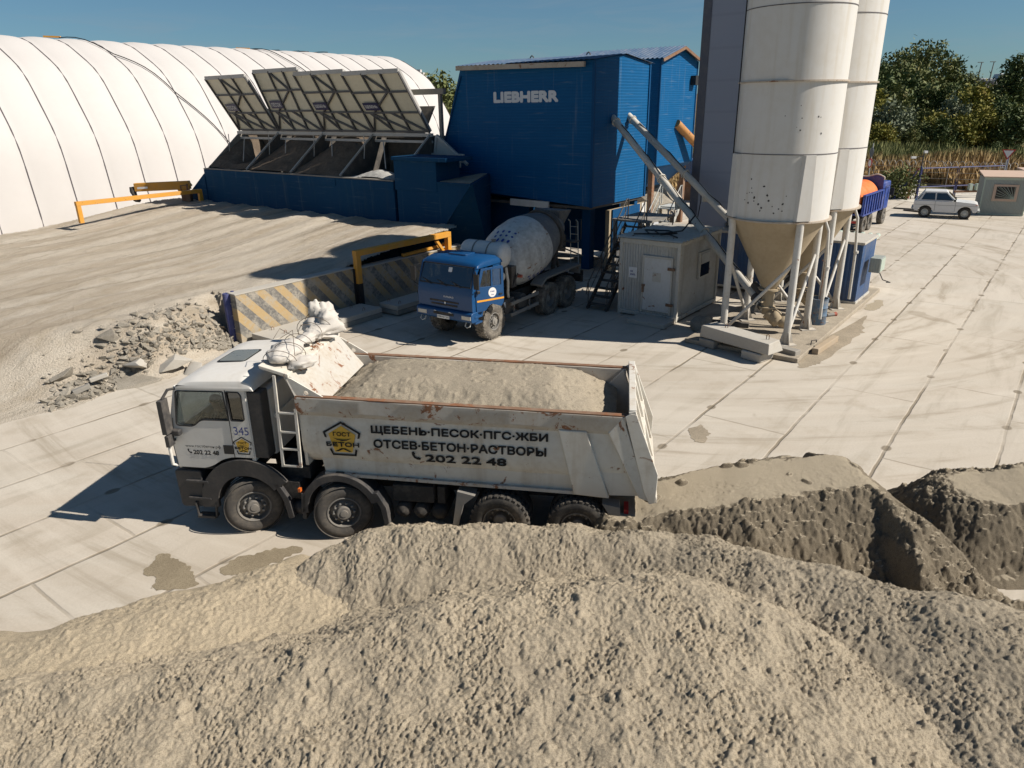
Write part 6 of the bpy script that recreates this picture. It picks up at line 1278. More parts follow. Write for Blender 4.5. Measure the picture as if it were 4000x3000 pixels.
mb = MB(); mb.add([df(.54, 1.79), df(.58, 1.80), df(.575, 1.83), df(.55, 1.82)], [(0, 1, 2, 3)]); mb.add([df(.60, 1.79), df(.70, 1.79), df(.70, 1.815), df(.60, 1.815)], [(0, 1, 2, 3)]); mb.add([df(.58, 1.69), df(.61, 1.68), df(.605, 1.71), df(.585, 1.715)], [(0, 1, 2, 3)]); mb.add([df(.62, 1.685), df(.68, 1.685), df(.68, 1.70), df(.62, 1.70)], [(0, 1, 2, 3)]); 
mb.cuts = []; obj('badge_print', mb, M['letter_blue'], bg_)
mb = MB(); mb.box(.88, 1.0, -.03, .0, 1.66, 1.70); obj('handle', mb, M['black'], dr)
mb = MB(); mb.box(-.02, .10, -.10, -.02, 1.80, 1.90); obj('ramp_mirror', mb, M['black'], dr, bevel=.02)
# roof
rprof = rpoly([(-.92, 2.60), (-.84, 2.76), (-.55, 2.88), (.35, 2.88), (.53, 2.78), (.54, 2.60)], [.02, .12, .2, .15, .1, 0], 5); ys = [-1.19, -1.16, -1.02, -.5, 0, .5, 1.02, 1.16, 1.19]; sc = [.25, .58, .88, .98, 1, .98, .88, .58, .25]; vs = []; n = len(rprof)
for y, k in zip(ys, sc): vs += [(x*(.98+.02*k), y, 2.60+(z-2.60)*k) for x, z in rprof]
mb = MB(); mb.add(vs, [(i*n+j, i*n+j+1, (i+1)*n+j+1, (i+1)*n+j) for i in range(len(ys)-1) for j in range(n-1)]+[tuple(range(n))[::-1], tuple((len(ys)-1)*n+j for j in range(n))]+[(i*n+n-1, i*n, (i+1)*n, (i+1)*n+n-1) for i in range(len(ys)-1)]); rf = obj('roof', mb, M['blue_truck'], mx, smooth=40)
mb = MB(); mb.plate(rrect(-.45, .15, -.38, .38, .1), [], Matrix.Translation((0, 0, 2.925)), .05); obj('roof_hatch', mb, M['blue_truck'], rf, bevel=.015)
mb = MB(); mb.box(.44, .50, -1.13, 1.13, 1.0, 2.7); obj('cab_rear', mb, M['blue_truck'], mx)
mb = MB(); mb.box(-1.08, .45, -1.1, 1.1, 1.05, 1.12); obj('cab_floor', mb, M['chassis'], mx)
mb = MB(); mb.box(-.95, -.6, -1.05, 1.05, 1.5, 1.9); obj('dashboard', mb, M['interior'], mx)
for y in (-.6, .3):
    mb = MB(); mb.box(-.35, .15, y-.25, y+.25, 1.3, 1.6); mb.box(.1, .25, y-.25, y+.25, 1.5, 2.3); obj('seat', mb, M['seatcloth'], mx, bevel=.03)
mb = MB(); mb.M = Matrix.Translation((-.52, -.58, 1.98)) @ Matrix.Rotation(R(-55), 4, 'Y'); mb.tube([(.22*math.cos(a*.3307), .22*math.sin(a*.3307), 0) for a in range(19)], .016, 8, closed=True); mb.tube([(-.22, 0, 0), (0, 0, -.03), (.22, 0, 0)], .014, 6); mb.tube([(0, 0, -.02), (0, 0, -.3)], .03, 6); obj('steering_wheel', mb, M['black'], mx)
# front
fx = lambda z: -1.15+.02*(z < 1.2)
mb = MB(); mb.prism(rpoly([(-1.10, 1.15), (-1.19, 1.2), (-1.20, 1.72), (-1.13, 2.0), (-1.06, 2.0), (-1.08, 1.2)], [.02, .05, .1, .03, 0, 0], 4), 'y', -1.17, 1.17); fp = obj('front_panel', mb, M['blue_truck'], mx, bevel=.02)
mb = MB()
for z0, z1, w_ in ((1.30, 1.355, .56), (1.415, 1.47, .62)): mb.box(-1.208, -1.18, -w_+.02, w_+.02, z0, z1); mb.cut()
obj('grille_slot', mb, M['chassis'], fp)
lt = MB(); ff = lambda y, z: Vector((-1.209, -y, z)); lettering(lt, 'КАМАЗ', -.02, .40, 1.585, 1.65, ff, .03); obj('lettering', lt, M['letter_white'], fp)
mb = MB(); mb.add([ff(.0, 1.355), ff(.05, 1.355), ff(.06, 1.43), ff(-.01, 1.43)], [(0, 1, 2, 3)]); obj('badge', mb, M['letter_white'], fp)
mb = MB(); mb.hexa([(-1.145, -1.08, 2.02), (-1.125, -1.08, 2.02), (-1.125, 1.08, 2.02), (-1.145, 1.08, 2.02), (-.905, -1.05, 2.62), (-.885, -1.05, 2.62), (-.885, 1.05, 2.62), (-.905, 1.05, 2.62)]); ws = obj('windscreen', mb, M['glass_dark'], mx)
mb = MB(); mb.tube([(-1.14, -1.09, 2.01), (-1.14, 1.09, 2.01), (-.90, 1.06, 2.63), (-.90, -1.06, 2.63)], .025, 6, closed=True); obj('screen_seal', mb, M['black'], ws)
mb = MB(); wf = lambda y, z: Vector((-1.152+.4*(z-2.02), -y, z)); mb.add([wf(.05, 2.42), wf(.20, 2.42), wf(.20, 2.56), wf(.05, 2.56)], [(0, 1, 2, 3)]); obj('paper_pass', mb, M['sign_white'], ws)
for y in (-.7, -.1, .55):
    mb = MB(); mb.tube([(-1.17, y, 1.97), (-1.18, y+.16, 2.03), (-1.15, y+.32, 2.10)], .012, 5); mb.tube([(-1.17, y+.1, 2.06), (-1.12, y+.46, 2.14)], .009, 5); obj('wiper', mb, M['black'], mx)
mb = MB()
for sg in (-1, 1): mb.beam((-1.10, sg*1.13, 1.98), (-.86, sg*1.12, 2.68), .07, .08); mb.cut()
obj('pillar', mb, M['blue_truck'], mx)
# bumper
mb = MB(); mb.prism(rpoly([(-1.22, .84), (-1.30, .89), (-1.30, 1.14), (-1.22, 1.19), (-.9, 1.19), (-.9, .84)], [.03, .06, .06, .03, 0, 0], 4), 'y', -1.2, 1.2); bp = obj('bumper', mb, M['blue_truck'], mx, bevel=.03)
mb = MB()
for y in (-.98, .92): mb.box(-1.315, -1.28, y-.19, y+.19, .95, 1.08); mb.cut()
obj('headlight', mb, M['headlight'], bp, bevel=.01)
mb = MB(); mb.box(-1.31, -1.28, -.45, .42, 1.0, 1.09); obj('bumper_opening', mb, M['chassis'], bp)
bf = lambda y, z: Vector((-1.313, -y, z)); mb = MB(); mb.add([bf(-.42, 1.10), bf(-.28, 1.10), bf(-.35, 1.13)], [(0, 1, 2)]); mb.cut(); mb.add([bf(.42, 1.10), bf(.22, 1.10), bf(.28, 1.135)], [(0, 1, 2)]); obj('white_mark', mb, M['letter_white'], bp)
mb = MB(); mb.box(-1.318, -1.302, -.26, .26, .875, .985); npl = obj('number_plate', mb, M['plate_white'], bp)
lt = MB(); lettering(lt, 'в481ку 161', -.235, .235, .90, .96, lambda y, z: Vector((-1.321, -y, z)), .02); obj('lettering', lt, M['letter_black'], npl)
mb = MB()
for y in (-1.0, .95): mb.tube([(-1.2, y-.1, .85), (-1.27, y-.1, .73), (-1.29, y, .69), (-1.27, y+.1, .73), (-1.2, y+.1, .85)], .018, 6); mb.cut()
obj('tow_hook', mb, M['mesh_rail'], bp)
for sg in (-1, 1):
    mb = MB(); mb.box(-1.10, -.72, min(sg*1.0, sg*1.22), max(sg*1.0, sg*1.22), .78, .84); mb.box(-1.12, -.70, min(sg*1.0, sg*1.22), max(sg*1.0, sg*1.22), .98, 1.05); mb.box(-1.1, -.72, min(sg*.98, sg*1.05), max(sg*.98, sg*1.05), .78, 1.05); obj('entry_step', mb, M['blue_truck'], mx, bevel=.01)
    mb = MB(); mb.tube([(-1.0, sg*1.18, 2.55), (-1.15, sg*1.32, 2.55), (-1.17, sg*1.34, 1.95), (-1.1, sg*1.2, 1.85)], .02, 6); mb.box(-1.20, -1.14, min(sg*1.25, sg*1.45), max(sg*1.25, sg*1.45), 2.0, 2.5); obj('mirror', mb, M['black'], mx, bevel=.015)
def mguard(xc, r0, r1, a0, a1, y0, y1, zc, mat):
    n = 16; mb = MB(); o = [(xc+r1*math.cos(R(a0+(a1-a0)*i/n)), zc+r1*math.sin(R(a0+(a1-a0)*i/n))) for i in range(n+1)]; q = [(xc+r0*math.cos(R(a0+(a1-a0)*i/n)), zc+r0*math.sin(R(a0+(a1-a0)*i/n))) for i in range(n, -1, -1)]
    vs = []; m_ = n+1; k = 2*m_
    for y in (y0, y1): vs += [(x, y, z) for x, z in o+q]
    fs = [(i, i+1, 2*m_-2-i, 2*m_-1-i) for i in range(m_-1)]; fs += [tuple(j+k for j in f)[::-1] for f in fs]+[(i, (i+1) % k, (i+1) % k+k, i+k) for i in range(k)]
    mb.add(vs, fs); return obj('mudguard', mb, mat, mx)
for sg in (-1, 1):
    y0, y1 = sorted((sg*1.17, sg*.75)); mguard(0, .70, .76, 5, 150, y0, y1, .63, M['dark_plastic'])
    mb = MB(); y0, y1 = sorted((sg*1.22, sg*.72)); mb.prism([(2.95, 1.30), (3.35, 1.52), (5.9, 1.60), (5.95, 1.55), (5.9, 1.2), (5.85, 1.2), (5.85, 1.52), (3.37, 1.45), (2.99, 1.22)], 'y', y0, y1); obj('rear_mudguard', mb, M['grey_steel'], mx, bevel=.01)
    mb = MB()
    for z in (.62, 1.02): mb.beam((1.05, sg*1.16, z-.02), (2.85, sg*1.16, z+.02), .05, .12); mb.cut()
    for x in (1.3, 2.3): mb.beam((x, sg*1.12, .5), (x, sg*1.12, 1.1), .04); mb.cut()
    obj('side_guard', mb, M['grey_steel'], mx)
mb = MB()
for y in (-.42, .42): mb.box(-1.0, 6.2, y-.05, y+.05, .85, 1.12); mb.cut()
obj('chassis_rail', mb, M['chassis'], mx)
mb = MB()
for x in (0, 3.69, 5.01): mb.tube([(x, -1, .62), (x, 1, .62)], .11, 10); mb.lathe([(0, -.25), (.22, -.12), (.22, .12), (0, .25)], 14, 'y', (x, 0, .62)); mb.cut()
obj('axle', mb, M['chassis'], mx)
mb = MB(); mb.box(.9, 1.5, -1.0, -.5, .6, 1.15); mb.cut(); mb.lathe([(.3, -1.05), (.32, -1.0), (.32, -.5), (.28, -.45)], 20, 'y', (2.0, 0, .85)); mb.cut(); mb.box(.7, 1.7, .4, 1.0, .6, 1.3); obj('tank', mb, M['dark_steel'], mx, bevel=.02)
mb = MB(); mb.lathe([(.05, 0), (.055, .25), (.03, .27)], 10, 'z', (.78, -1.05, .85)); obj('white_bottle', mb, M['car_white'], mx)
# drum
d0, d1 = Vector((1.35, 0, 1.95)), Vector((5.75, 0, 3.05)); ax = (d1-d0).normalized(); an = math.atan2(ax.z, ax.x); LD = (d1-d0).length
mb = MB(); mb.lathe([(0, 0), (.35, .03), (.62, .18), (.80, .45), (1.10, 1.25), (1.17, 1.75), (1.17, 2.35), (1.12, 2.65)], 56, 'x'); dm = obj('drum', mb, M['white_drum'], mx, smooth=40); dm.location = d0; dm.rotation_euler = (0, -an, 0)
mb = MB(); mb.lathe([(1.12, 2.652), (1.00, 3.2), (.72, 4.1), (.55, LD), (.45, LD), (.45, LD-.3)], 56, 'x'); obj('drum_rear', mb, M['drum_grey'], dm, smooth=40)
mb = MB(); mb.lathe([(.86, 3.66), (.95, 3.66), (.95, 3.84), (.8, 3.84)], 48, 'x'); obj('roller_ring', mb, M['dark_steel'], dm)
# blue spots painted on the drum in two fans
mb = MB(); rgd = random.Random(2)
def drum_r(x): 
    pr = [(0, 0), (.35, .03), (.62, .18), (.80, .45), (1.10, 1.25), (1.17, 1.75), (1.17, 2.35), (1.12, 2.65)]
    for (r0, x0), (r1, x1) in zip(pr[:-1], pr[1:]):
        if x0 <= x <= x1: return r0+(r1-r0)*(x-x0)/(x1-x0)
    return 1.12
def spot(x, a, sx_, sa_):
    rr = drum_r(x); mb.add([Vector((x+sx_*math.cos(t*.5236), math.cos(a+sa_/rr*math.sin(t*.5236))*(drum_r(x+sx_*math.cos(t*.5236))+.006), math.sin(a+sa_/rr*math.sin(t*.5236))*(drum_r(x+sx_*math.cos(t*.5236))+.006))) for t in range(12)], [tuple(range(12))]); mb.cut()
for row in range(4):
    for k, (dx, sx_) in enumerate(((.55, .20), (.95, .10), (1.22, .06), (1.45, .075))): spot(dx*.85-.08+.05*row, R(80+12*row), sx_*(1-.1*row), .05)
for row in range(5):
    for k in range(3): spot(1.15+.27*row+.11*k, R(214+6*k+1.5*row), .05+.007*row, .05+.007*row)
for k, a in enumerate((178, 190, 200)): spot(1.9+.1*k, R(a), .02, .02)
obj('blue_spot', mb, M['letter_blue'], dm)
# water tank behind the cab, on brackets
mb = MB(); mb.lathe([(0, -1.08), (.25, -1.05), (.40, -.97), (.43, -.9), (.43, .62), (.40, .70), (.25, .78), (0, .8)], 36, 'y', (1.0, 0, 2.72)); wt = obj('water_tank', mb, M['white_tank'], mx, smooth=50)
mb = MB()
for y in (-.45, .15): mb.lathe([(.433, y-.025), (.442, y-.025), (.442, y+.025), (.433, y+.025)], 36, 'y', (1.0, 0, 2.72)); mb.cut()
obj('tank_strap', mb, M['grey_steel'], wt)
mb = MB(); mb.lathe([(.06, 3.13), (.06, 3.2), (.09, 3.2), (.09, 3.24), (0, 3.24)], 12, 'z', (1.0, -.5, 0)); obj('filler_cap', mb, M['grey_steel'], wt)
mb = MB(); mb.box(.75, 1.25, -.7, .5, 1.12, 2.3); mb.beam((.85, -.9, 1.1), (.9, -.9, 2.4), .08); mb.beam((1.2, -.9, 1.1), (1.15, -.9, 2.4), .08); obj('pump_stand', mb, M['dark_steel'], mx)
mb = MB(); mb.lathe([(.12, -1.0), (.16, -.95), (.16, -.6)], 16, 'y', (.85, 0, 2.0)); mb.tube([(1.0, -1.0, 2.3), (1.05, -1.05, 1.8), (1.1, -1.0, 1.4), (1.2, -.95, 1.2)], .05, 8); obj('pipework', mb, M['beige_tube'], mx, smooth=40)
mb = MB(); mb.box(1.35, 1.65, -1.0, -.55, 1.5, 2.25); mb.tube([(1.4, -1.02, 1.55), (1.6, -1.1, 2.0)], .03, 6); obj('control_box', mb, M['dark_steel'], mx, bevel=.01)
mb = MB(); mb.lathe([(.06, -1.25), (.06, -1.05)], 10, 'y', (1.62, 0, 1.9)); obj('red_cap', mb, M['red_post'], mx)
# rear: drum stand, hopper, chutes, ladder
mb = MB(); mb.beam((4.9, -.45, 1.1), (5.05, -.6, 2.3), .14); mb.beam((4.9, .45, 1.1), (5.05, .6, 2.3), .14); mb.beam((5.05, -.7, 2.3), (5.05, .7, 2.3), .16); mb.beam((5.7, -.4, 1.1), (5.05, -.5, 2.2), .1); mb.beam((5.7, .4, 1.1), (5.05, .5, 2.2), .1); obj('drum_stand', mb, M['dark_steel'], mx)
mb = MB(); mb.hexa([(5.55, -.35, 3.0), (5.95, -.35, 3.0), (5.95, .35, 3.0), (5.55, .35, 3.0), (5.3, -.6, 3.72), (6.2, -.6, 3.65), (6.2, .6, 3.65), (5.3, .6, 3.72)]); obj('hopper', mb, M['drum_grey'], mx, bevel=.02)
mb = MB(); mb.add([(5.7+.0, -.4, 2.9), (6.15, -.4, 2.6), (6.35, -.25, 1.9), (6.35, .25, 1.9), (6.15, .4, 2.6), (5.7, .4, 2.9)], [(0, 1, 2, 3, 4, 5)]); mb.beam((6.1, -.3, 2.1), (6.75, -.75, 1.75), .45, .06); obj('chute', mb, M['drum_grey'], mx)
mb = MB()
for y in (-.95, -.60): mb.tube([(6.25, y, .75), (6.1, y, 3.2), (5.95, y, 3.3)], .02, 6)
for k in range(8): z = .9+k*.3; x = 6.245-.06*(z-.75); mb.tube([(x, -.95, z), (x, -.60, z)], .015, 6)
obj('ladder', mb, M['mesh_rail'], mx)
mb = MB(); mb.box(5.75, 6.2, -1.0, -.5, 2.42, 2.46); mb.cut(); mb.tube([(5.8, -1.05, 2.5), (5.8, -1.05, 3.3), (6.2, -1.05, 3.3), (6.2, -1.05, 2.5)], .018, 6); obj('platform', mb, M['dark_steel'], mx)
mb = MB(); mb.box(6.1, 6.25, -1.15, 1.15, .8, 1.05); mb.box(6.2, 6.28, -1.15, -.75, 1.05, 1.25); obj('rear_bar', mb, M['chassis'], mx)
mb = MB(); mb.box(3.3, 3.36, -1.2, -.85, .35, 1.25); obj('mud_flap', mb, M['grey_steel'], mx)
# ------------------------------------------------------------------ small white off-roader
NP = Vector((28.509, 50.46, 0)); NY = R(180-29.72)
na_ = Vector((math.cos(R(-29.72)), math.sin(R(-29.72)), 0)); nr = Vector((-na_.y, na_.x, 0))
def car(name, loc, yaw, L_, H_, wb, label, body, kind):
    # x forward from the rear axle, y to the left
    e = empty(name, loc, yaw, label, 'car'); return e
nv = empty('parked_car', NP+nr*.68-na_*.08, R(-29.72), 'small boxy white off-road car parked beside the grey gate cabin', 'car'); nv.scale = (1.07, 1.07, 1.07)
for x in (0, 2.2):
    for sd in (-1, 1): wheel(nv, x, sd*.70, .35, .20, sd, M['tyre'], M['mesh_rail'], front=True)
def carbody(e, prof, glassz, hw, roofprof, mats):
    pass
lower = rpoly([(-.62, .42), (-.70, .60), (-.70, .98), (-.62, 1.06), (1.75, 1.06), (2.70, .98), (2.86, .90), (2.88, .60), (2.80, .42), (2.62, .42)]+[(2.2+.42*math.cos(R(a)), .34+.42*math.sin(R(a))) for a in range(15, 170, 22)]+[(1.75, .36), (.45, .36)]+[(.42*math.cos(R(a)), .34+.42*math.sin(R(a))) for a in range(15, 170, 22)]+[(-.45, .42)], [.05, .1, .1, .05, .03, .12, .08, .08, .05]+[0]*30, 4)
mb = MB(); mb.prism(lower, 'y', -.80, .80); obj('body', mb, M['car_white'], nv, bevel=.035)
mb = MB(); mb.hexa([(-.58, -.76, 1.05), (1.70, -.76, 1.05), (1.70, .76, 1.05), (-.58, .76, 1.05), (-.22, -.64, 1.58), (1.10, -.64, 1.58), (1.10, .64, 1.58), (-.22, .64, 1.58)]); gh = obj('cabin', mb, M['car_white'], nv, bevel=.03)
mb = MB(); mb.hexa([(-.24, -.66, 1.575), (1.14, -.66, 1.575), (1.14, .66, 1.575), (-.24, .66, 1.575), (-.16, -.58, 1.66), (1.02, -.58, 1.66), (1.02, .58, 1.66), (-.16, .58, 1.66)]); obj('roof', mb, M['car_white'], nv, bevel=.03)
for sg in (-1, 1):
    sp = lambda x, z: Vector((x, sg*(.765-.12*(z-1.05)/.53+.004), z))
    for pl in ([(-.30, 1.12), (-.12, 1.50), (.42, 1.51), (.46, 1.12)], [(.54, 1.12), (.52, 1.51), (1.06, 1.51), (1.46, 1.12)]):
        mb = MB(); mb.add([sp(x, z) for x, z in pl], [(0, 1, 2, 3)]); wn_ = obj('side_window', mb, M['glass_dark'], nv); mb = MB(); mb.tube([sp(x, z) for x, z in pl], .014, 5, closed=True); obj('window_seal', mb, M['black'], wn_)
    mb = MB(); mb.add([sp(-.50, 1.12), sp(-.44, 1.12), sp(-.26, 1.42), sp(-.30, 1.42)], [(0, 1, 2, 3)]); obj('vent', mb, M['black'], nv)
    mb = MB(); mb.box(1.50, 1.62, min(sg*.80, sg*.92), max(sg*.80, sg*.92), 1.06, 1.18); obj('mirror', mb, M['black'], nv, bevel=.01)
    mb = MB(); mb.box(-.66, 2.84, min(sg*.80, sg*.806), max(sg*.80, sg*.806), .80, .815); obj('side_trim', mb, M['grey_steel'], nv)
    mb = MB(); mb.tube([(.50, sg*.804, 1.04), (.52, sg*.804, .45)], .006, 4); mb.cut(); mb.tube([(1.62, sg*.804, 1.04), (1.62, sg*.804, .45)], .006, 4); obj('door_gap', mb, M['black'], nv)
mb = MB(); q = lambda y, f: Vector((1.715-.60*f, y, 1.06+.52*f)); mb.add([q(-.70, .1)+Vector((.012, 0, .01)), q(.70, .1)+Vector((.012, 0, .01)), q(.60, .92)+Vector((.012, 0, .01)), q(-.60, .92)+Vector((.012, 0, .01))], [(0, 1, 2, 3)]); obj('windscreen', mb, M['glass_dark'], nv)
mb = MB(); mb.box(-.80, -.68, -.76, .76, .48, .60); mb.cut(); mb.box(2.86, 2.99, -.78, .78, .46, .58); obj('bumper', mb, M['mesh_rail'], nv, bevel=.02)
mb = MB(); mb.box(2.865, 2.90, -.62, .62, .64, .90); obj('grille', mb, M['black'], nv)
mb = MB()
for y in (-.52, .52): mb.lathe([(.09, 2.88), (.09, 2.915), (0, 2.92)], 14, 'x', (0, y, .77)); mb.cut()
obj('headlight', mb, M['headlight'], nv)
mb = MB(); mb.box(2.70, 2.82, -.812, -.80, .88, .92); obj('indicator', mb, M['orange_lens'], nv)
# white hatchback behind the stairs
hb = empty('parked_car', W(36.6, 17.6, 0), R(200), 'white hatchback mostly hidden behind the pale steel stair', 'car')
for x in (0, 2.5):
    for sd in (-1, 1): wheel(hb, x, sd*.70, .31, .2, sd, M['tyre'], M['mesh_rail'])
bprof = rpoly([(-.62, .30), (-.70, .55), (-.62, 1.0), (-.28, 1.46), (1.1, 1.50), (2.0, 1.02), (3.1, .88), (3.28, .6), (3.2, .3)], [.08, .15, .15, .15, .3, .2, .2, .12, .08], 5)
mb = MB(); mb.prism(bprof, 'y', -.82, .82); obj('body', mb, M['car_white'], hb, bevel=.10, seg=3)
for sg in (-1, 1):
    mb = MB(); mb.add([(-.38, sg*.826, 1.02), (-.16, sg*.826, 1.36), (.98, sg*.826, 1.39), (1.75, sg*.826, 1.02)], [(0, 1, 2, 3)]); obj('side_window', mb, M['glass_dark'], hb)
    mb = MB(); mb.box(-.66, -.56, min(sg*.62, sg*.835), max(sg*.62, sg*.835), .82, 1.02); obj('tail_light', mb, M['red_lens'], hb)
mb = MB(); mb.add([(-.61, -.6, 1.06), (-.61, .6, 1.06), (-.34, .55, 1.38), (-.34, -.55, 1.38)], [(0, 1, 2, 3)]); obj('rear_window', mb, M['glass_dark'], hb)
# ------------------------------------------------------------------ blue tipper with an orange tank in it
KP = G(3372, 912); KY = R(50); ka = Vector((math.cos(KY), math.sin(KY), 0)); kr = Vector((ka.y, -ka.x, 0))   # seen from behind, x forward
kt = empty('tipper_truck', KP-kr*1.2+ka*.3, KY, 'royal blue tipper truck parked behind the silos, seen from the rear', 'tipper truck'); kt.scale = (.92, .92, .95)
for x in (0, 1.32, 4.7):
    for sd in (-1, 1): wheel(kt, x, sd*1.02, .55, .36, sd, M['tyre_light'], M['grey_steel'], front=(x > 3), block=True)
mb = MB(); mb.box(-1.2, 5.6, -.42, .42, .75, 1.05); obj('chassis', mb, M['chassis'], kt)
mb = MB(); mb.box(-1.0, 3.3, -1.2, 1.2, 1.15, 1.25); obj('body_floor', mb, M['blue_tip'], kt)
for sg in (-1, 1):
    mb = MB(); mb.box(-1.0, 3.3, min(sg*1.2, sg*1.14), max(sg*1.2, sg*1.14), 1.25, 2.35); sd_ = obj('side_board', mb, M['blue_tip'], kt)
    mb = MB()
    for k in range(8): x = -.9+k*.58; mb.box(x, x+.07, min(sg*1.2, sg*1.28), max(sg*1.2, sg*1.28), 1.2, 2.34); mb.cut()
    obj('side_rib', mb, M['blue_tip'], sd_)
    mb = MB(); mb.box(-1.02, 3.3, min(sg*1.12, sg*1.30), max(sg*1.12, sg*1.30), 2.352, 2.43); mb.cut(); mb.box(-1.02, 3.3, min(sg*1.18, sg*1.29), max(sg*1.18, sg*1.29), 1.12, 1.198); obj('side_rail', mb, M['pinkish'] if False else M['blue_tip'], sd_)
mb = MB(); mb.box(3.3, 3.36, -1.2, 1.2, 1.2, 2.9); mb.prism(rpoly([(-1.2, 2.6), (-1.2, 3.15), (-.75, 3.35), (0, 3.1), (.75, 3.35), (1.2, 3.15), (1.2, 2.6)], [0, .2, .3, .3, .3, .2, 0], 5), 'x', 3.24, 3.32); obj('headboard', mb, M['blue_tip'], kt)
mb = MB(); mb.tube([(3.28, y, z+.05) for y, z in rpoly([(-1.2, 3.0), (-1.2, 3.15), (-.75, 3.35), (0, 3.1), (.75, 3.35), (1.2, 3.15), (1.2, 3.0)], [0, .2, .3, .3, .3, .2, 0], 5)], .05, 6); obj('rolled_sheet', mb, M['tarp'], kt)
mb = MB(); mb.box(3.45, 5.3, -1.2, 1.2, 1.0, 2.85); obj('cab', mb, M['blue_tip'], kt, bevel=.1)
mb = MB(); mb.box(-1.35, -1.25, -1.1, 1.1, .7, .85); obj('rear_bar', mb, M['rust'], kt)
mb = MB(); mb.box(-1.38, -1.34, .6, 1.05, .72, .84); mb.cut(); mb.box(-1.38, -1.34, -1.05, -.6, .72, .84); obj('tail_light', mb, M['red_lens'], kt)
mb = MB(); mb.tube([(3.4, -1.35, 1.0), (3.4, -1.35, 2.6), (4.9, -1.4, 2.6)], .02, 6); mb.box(4.9, 5.0, -1.55, -1.3, 1.9, 2.4); obj('mirror', mb, M['black'], kt)
ot = empty('orange_tank', Vector(kt.location)+ka*1.0+Vector((0, 0, 1.95)), KY, 'orange cylindrical tank lying in the blue tipper body', 'tank')
mb = MB(); mb.lathe([(0, -2.0), (.5, -1.96), (.85, -1.85), (.92, -1.78), (.92, 1.8), (.85, 1.9), (0, 1.98)], 40, 'x'); ob = obj('shell', mb, M['orange'], ot, smooth=40)
mb = MB(); mb.lathe([(.14, .9), (.14, .99), (.17, .99), (.17, 1.02), (0, 1.02)], 16, 'z', (.4, 0, 0)); mb.tube([(-.8, .1, .9), (-.8, .1, 1.05), (-.4, .1, 1.05)], .025, 6); obj('hatch', mb, M['orange'], ot)
mb = MB(); mb.box(-1.5, 1.5, -.6, .6, -.70, -.55); obj('saddle', mb, M['dark_steel'], ot)
# ------------------------------------------------------------------ gate cabin, gate, posts, signs
gc = empty('gate_cabin', G(3905, 842)+Vector((0, 0, .02)), R(-24), 'grey-green gate cabin with a fan-grilled window, right of the small white car', 'cabin')
mb = MB(); mb.box(-1.3, 1.3, 0, 2.4, 0, 2.45); obj('wall', mb, M['grey_cabin'], gc)
mb = MB()
for x in (-1.33, 1.25): mb.box(x, x+.08, -.03, .05, 0, 2.5); mb.cut()
mb.box(-1.25, 1.25, -.03, .0, 2.35, 2.5); mb.cut(); mb.box(-1.25, 1.25, -.03, 0, 0, .1); obj('corner_trim', mb, M['cabin_trim'], gc)
mb = MB(); mb.hexa([(-1.4, -.1, 2.5), (1.4, -.1, 2.5), (1.4, 2.6, 2.7), (-1.4, 2.6, 2.7), (-1.4, -.1, 2.56), (1.4, -.1, 2.56), (1.4, 2.6, 2.78), (-1.4, 2.6, 2.78)]); obj('roof', mb, M['pinkish'], gc)
wn = MB(); wn.box(-.70, .75, -.06, 0, .95, 2.05); wn = obj('window', wn, M['pinkish'], gc)
mb = MB(); mb.box(-.52, .58, -.075, -.06, 1.10, 1.90); obj('pane', mb, M['chassis'], wn); mb = MB()
for k in range(11): a = R(92+k*8.5*1.0); mb.tube([(.58, -.09, 1.10), (.58+max(-1.08, 1.6*math.cos(a)) , -.09, min(1.9, 1.10+min(1.6*math.sin(a), 1.08*abs(math.tan(a)) if abs(math.cos(a)) > .1 else 9)))], .012, 4)
obj('fan_grille', mb, M['cabin_trim'], wn)
g2 = empty('gate_cabin', W(64.5, 2.2, 0), R(-24), 'second cabin with a faded roof just behind the grey-green gate cabin', 'cabin'); mb = MB(); mb.box(-1.2, 1.6, 0, 2.2, 0, 2.7); obj('wall', mb, M['silo_cone'], g2); mb = MB(); mb.box(-1.3, 1.7, -.1, 2.3, 2.7, 2.8); obj('roof', mb, M['pinkish'], g2)
GP = G(3578, 778); GQ = G(3905, 765); gd = (GQ-GP).normalized()
gt = empty('yard_gate', GP, math.atan2(gd.y, gd.x), 'wide navy tube gate with two leaves, behind the small white car', 'gate'); gl_ = (GQ-GP).length
mb = MB(); mb.tube([(0, 0, 0), (0, 0, 2.55)], .09, 10); mb.cut(); mb.tube([(gl_, 0, 0), (gl_, 0, 3.5)], .08, 10); obj('post', mb, M['blue_dark'], gt)
hm = gl_*.43
for x0, x1 in ((.15, hm), (hm+.15, gl_-.1)):
    mb = MB(); mb.tube([(x0, 0, .95), (x1, 0, .95), (x1, 0, 2.4), (x0, 0, 2.4)], .05, 8, closed=True); mb.tube([(x1 if x0 < 1 else x0, 0, .95), (x1 if x0 < 1 else x0, 0, .1)], .05, 8); obj('gate_leaf', mb, M['blue_dark'], gt)
lp = empty('flood_light_pole', GP+Vector((.05, .3, 0)), 0, 'dark pole with two small floodlights at the gate hinge post', 'light pole'); mb = MB(); mb.tube([(0, 0, 0), (.12, 0, 3.6)], .05, 8); mb.tube([(.1, 0, 3.3), (-.55, 0, 3.25)], .03, 6); obj('pole', mb, M['dark_steel'], lp)
mb = MB(); mb.box(-.85, -.5, -.1, .1, 3.15, 3.3); mb.cut(); mb.box(.1, .35, -.1, .1, 3.55, 3.72); obj('lamp_head', mb, M['sign_white'], lp)
bo = empty('boom_barrier', G(3545, 775), 0, 'red oxide barrier post with a raised slanting navy boom and counterweight, left of the gate', 'barrier')
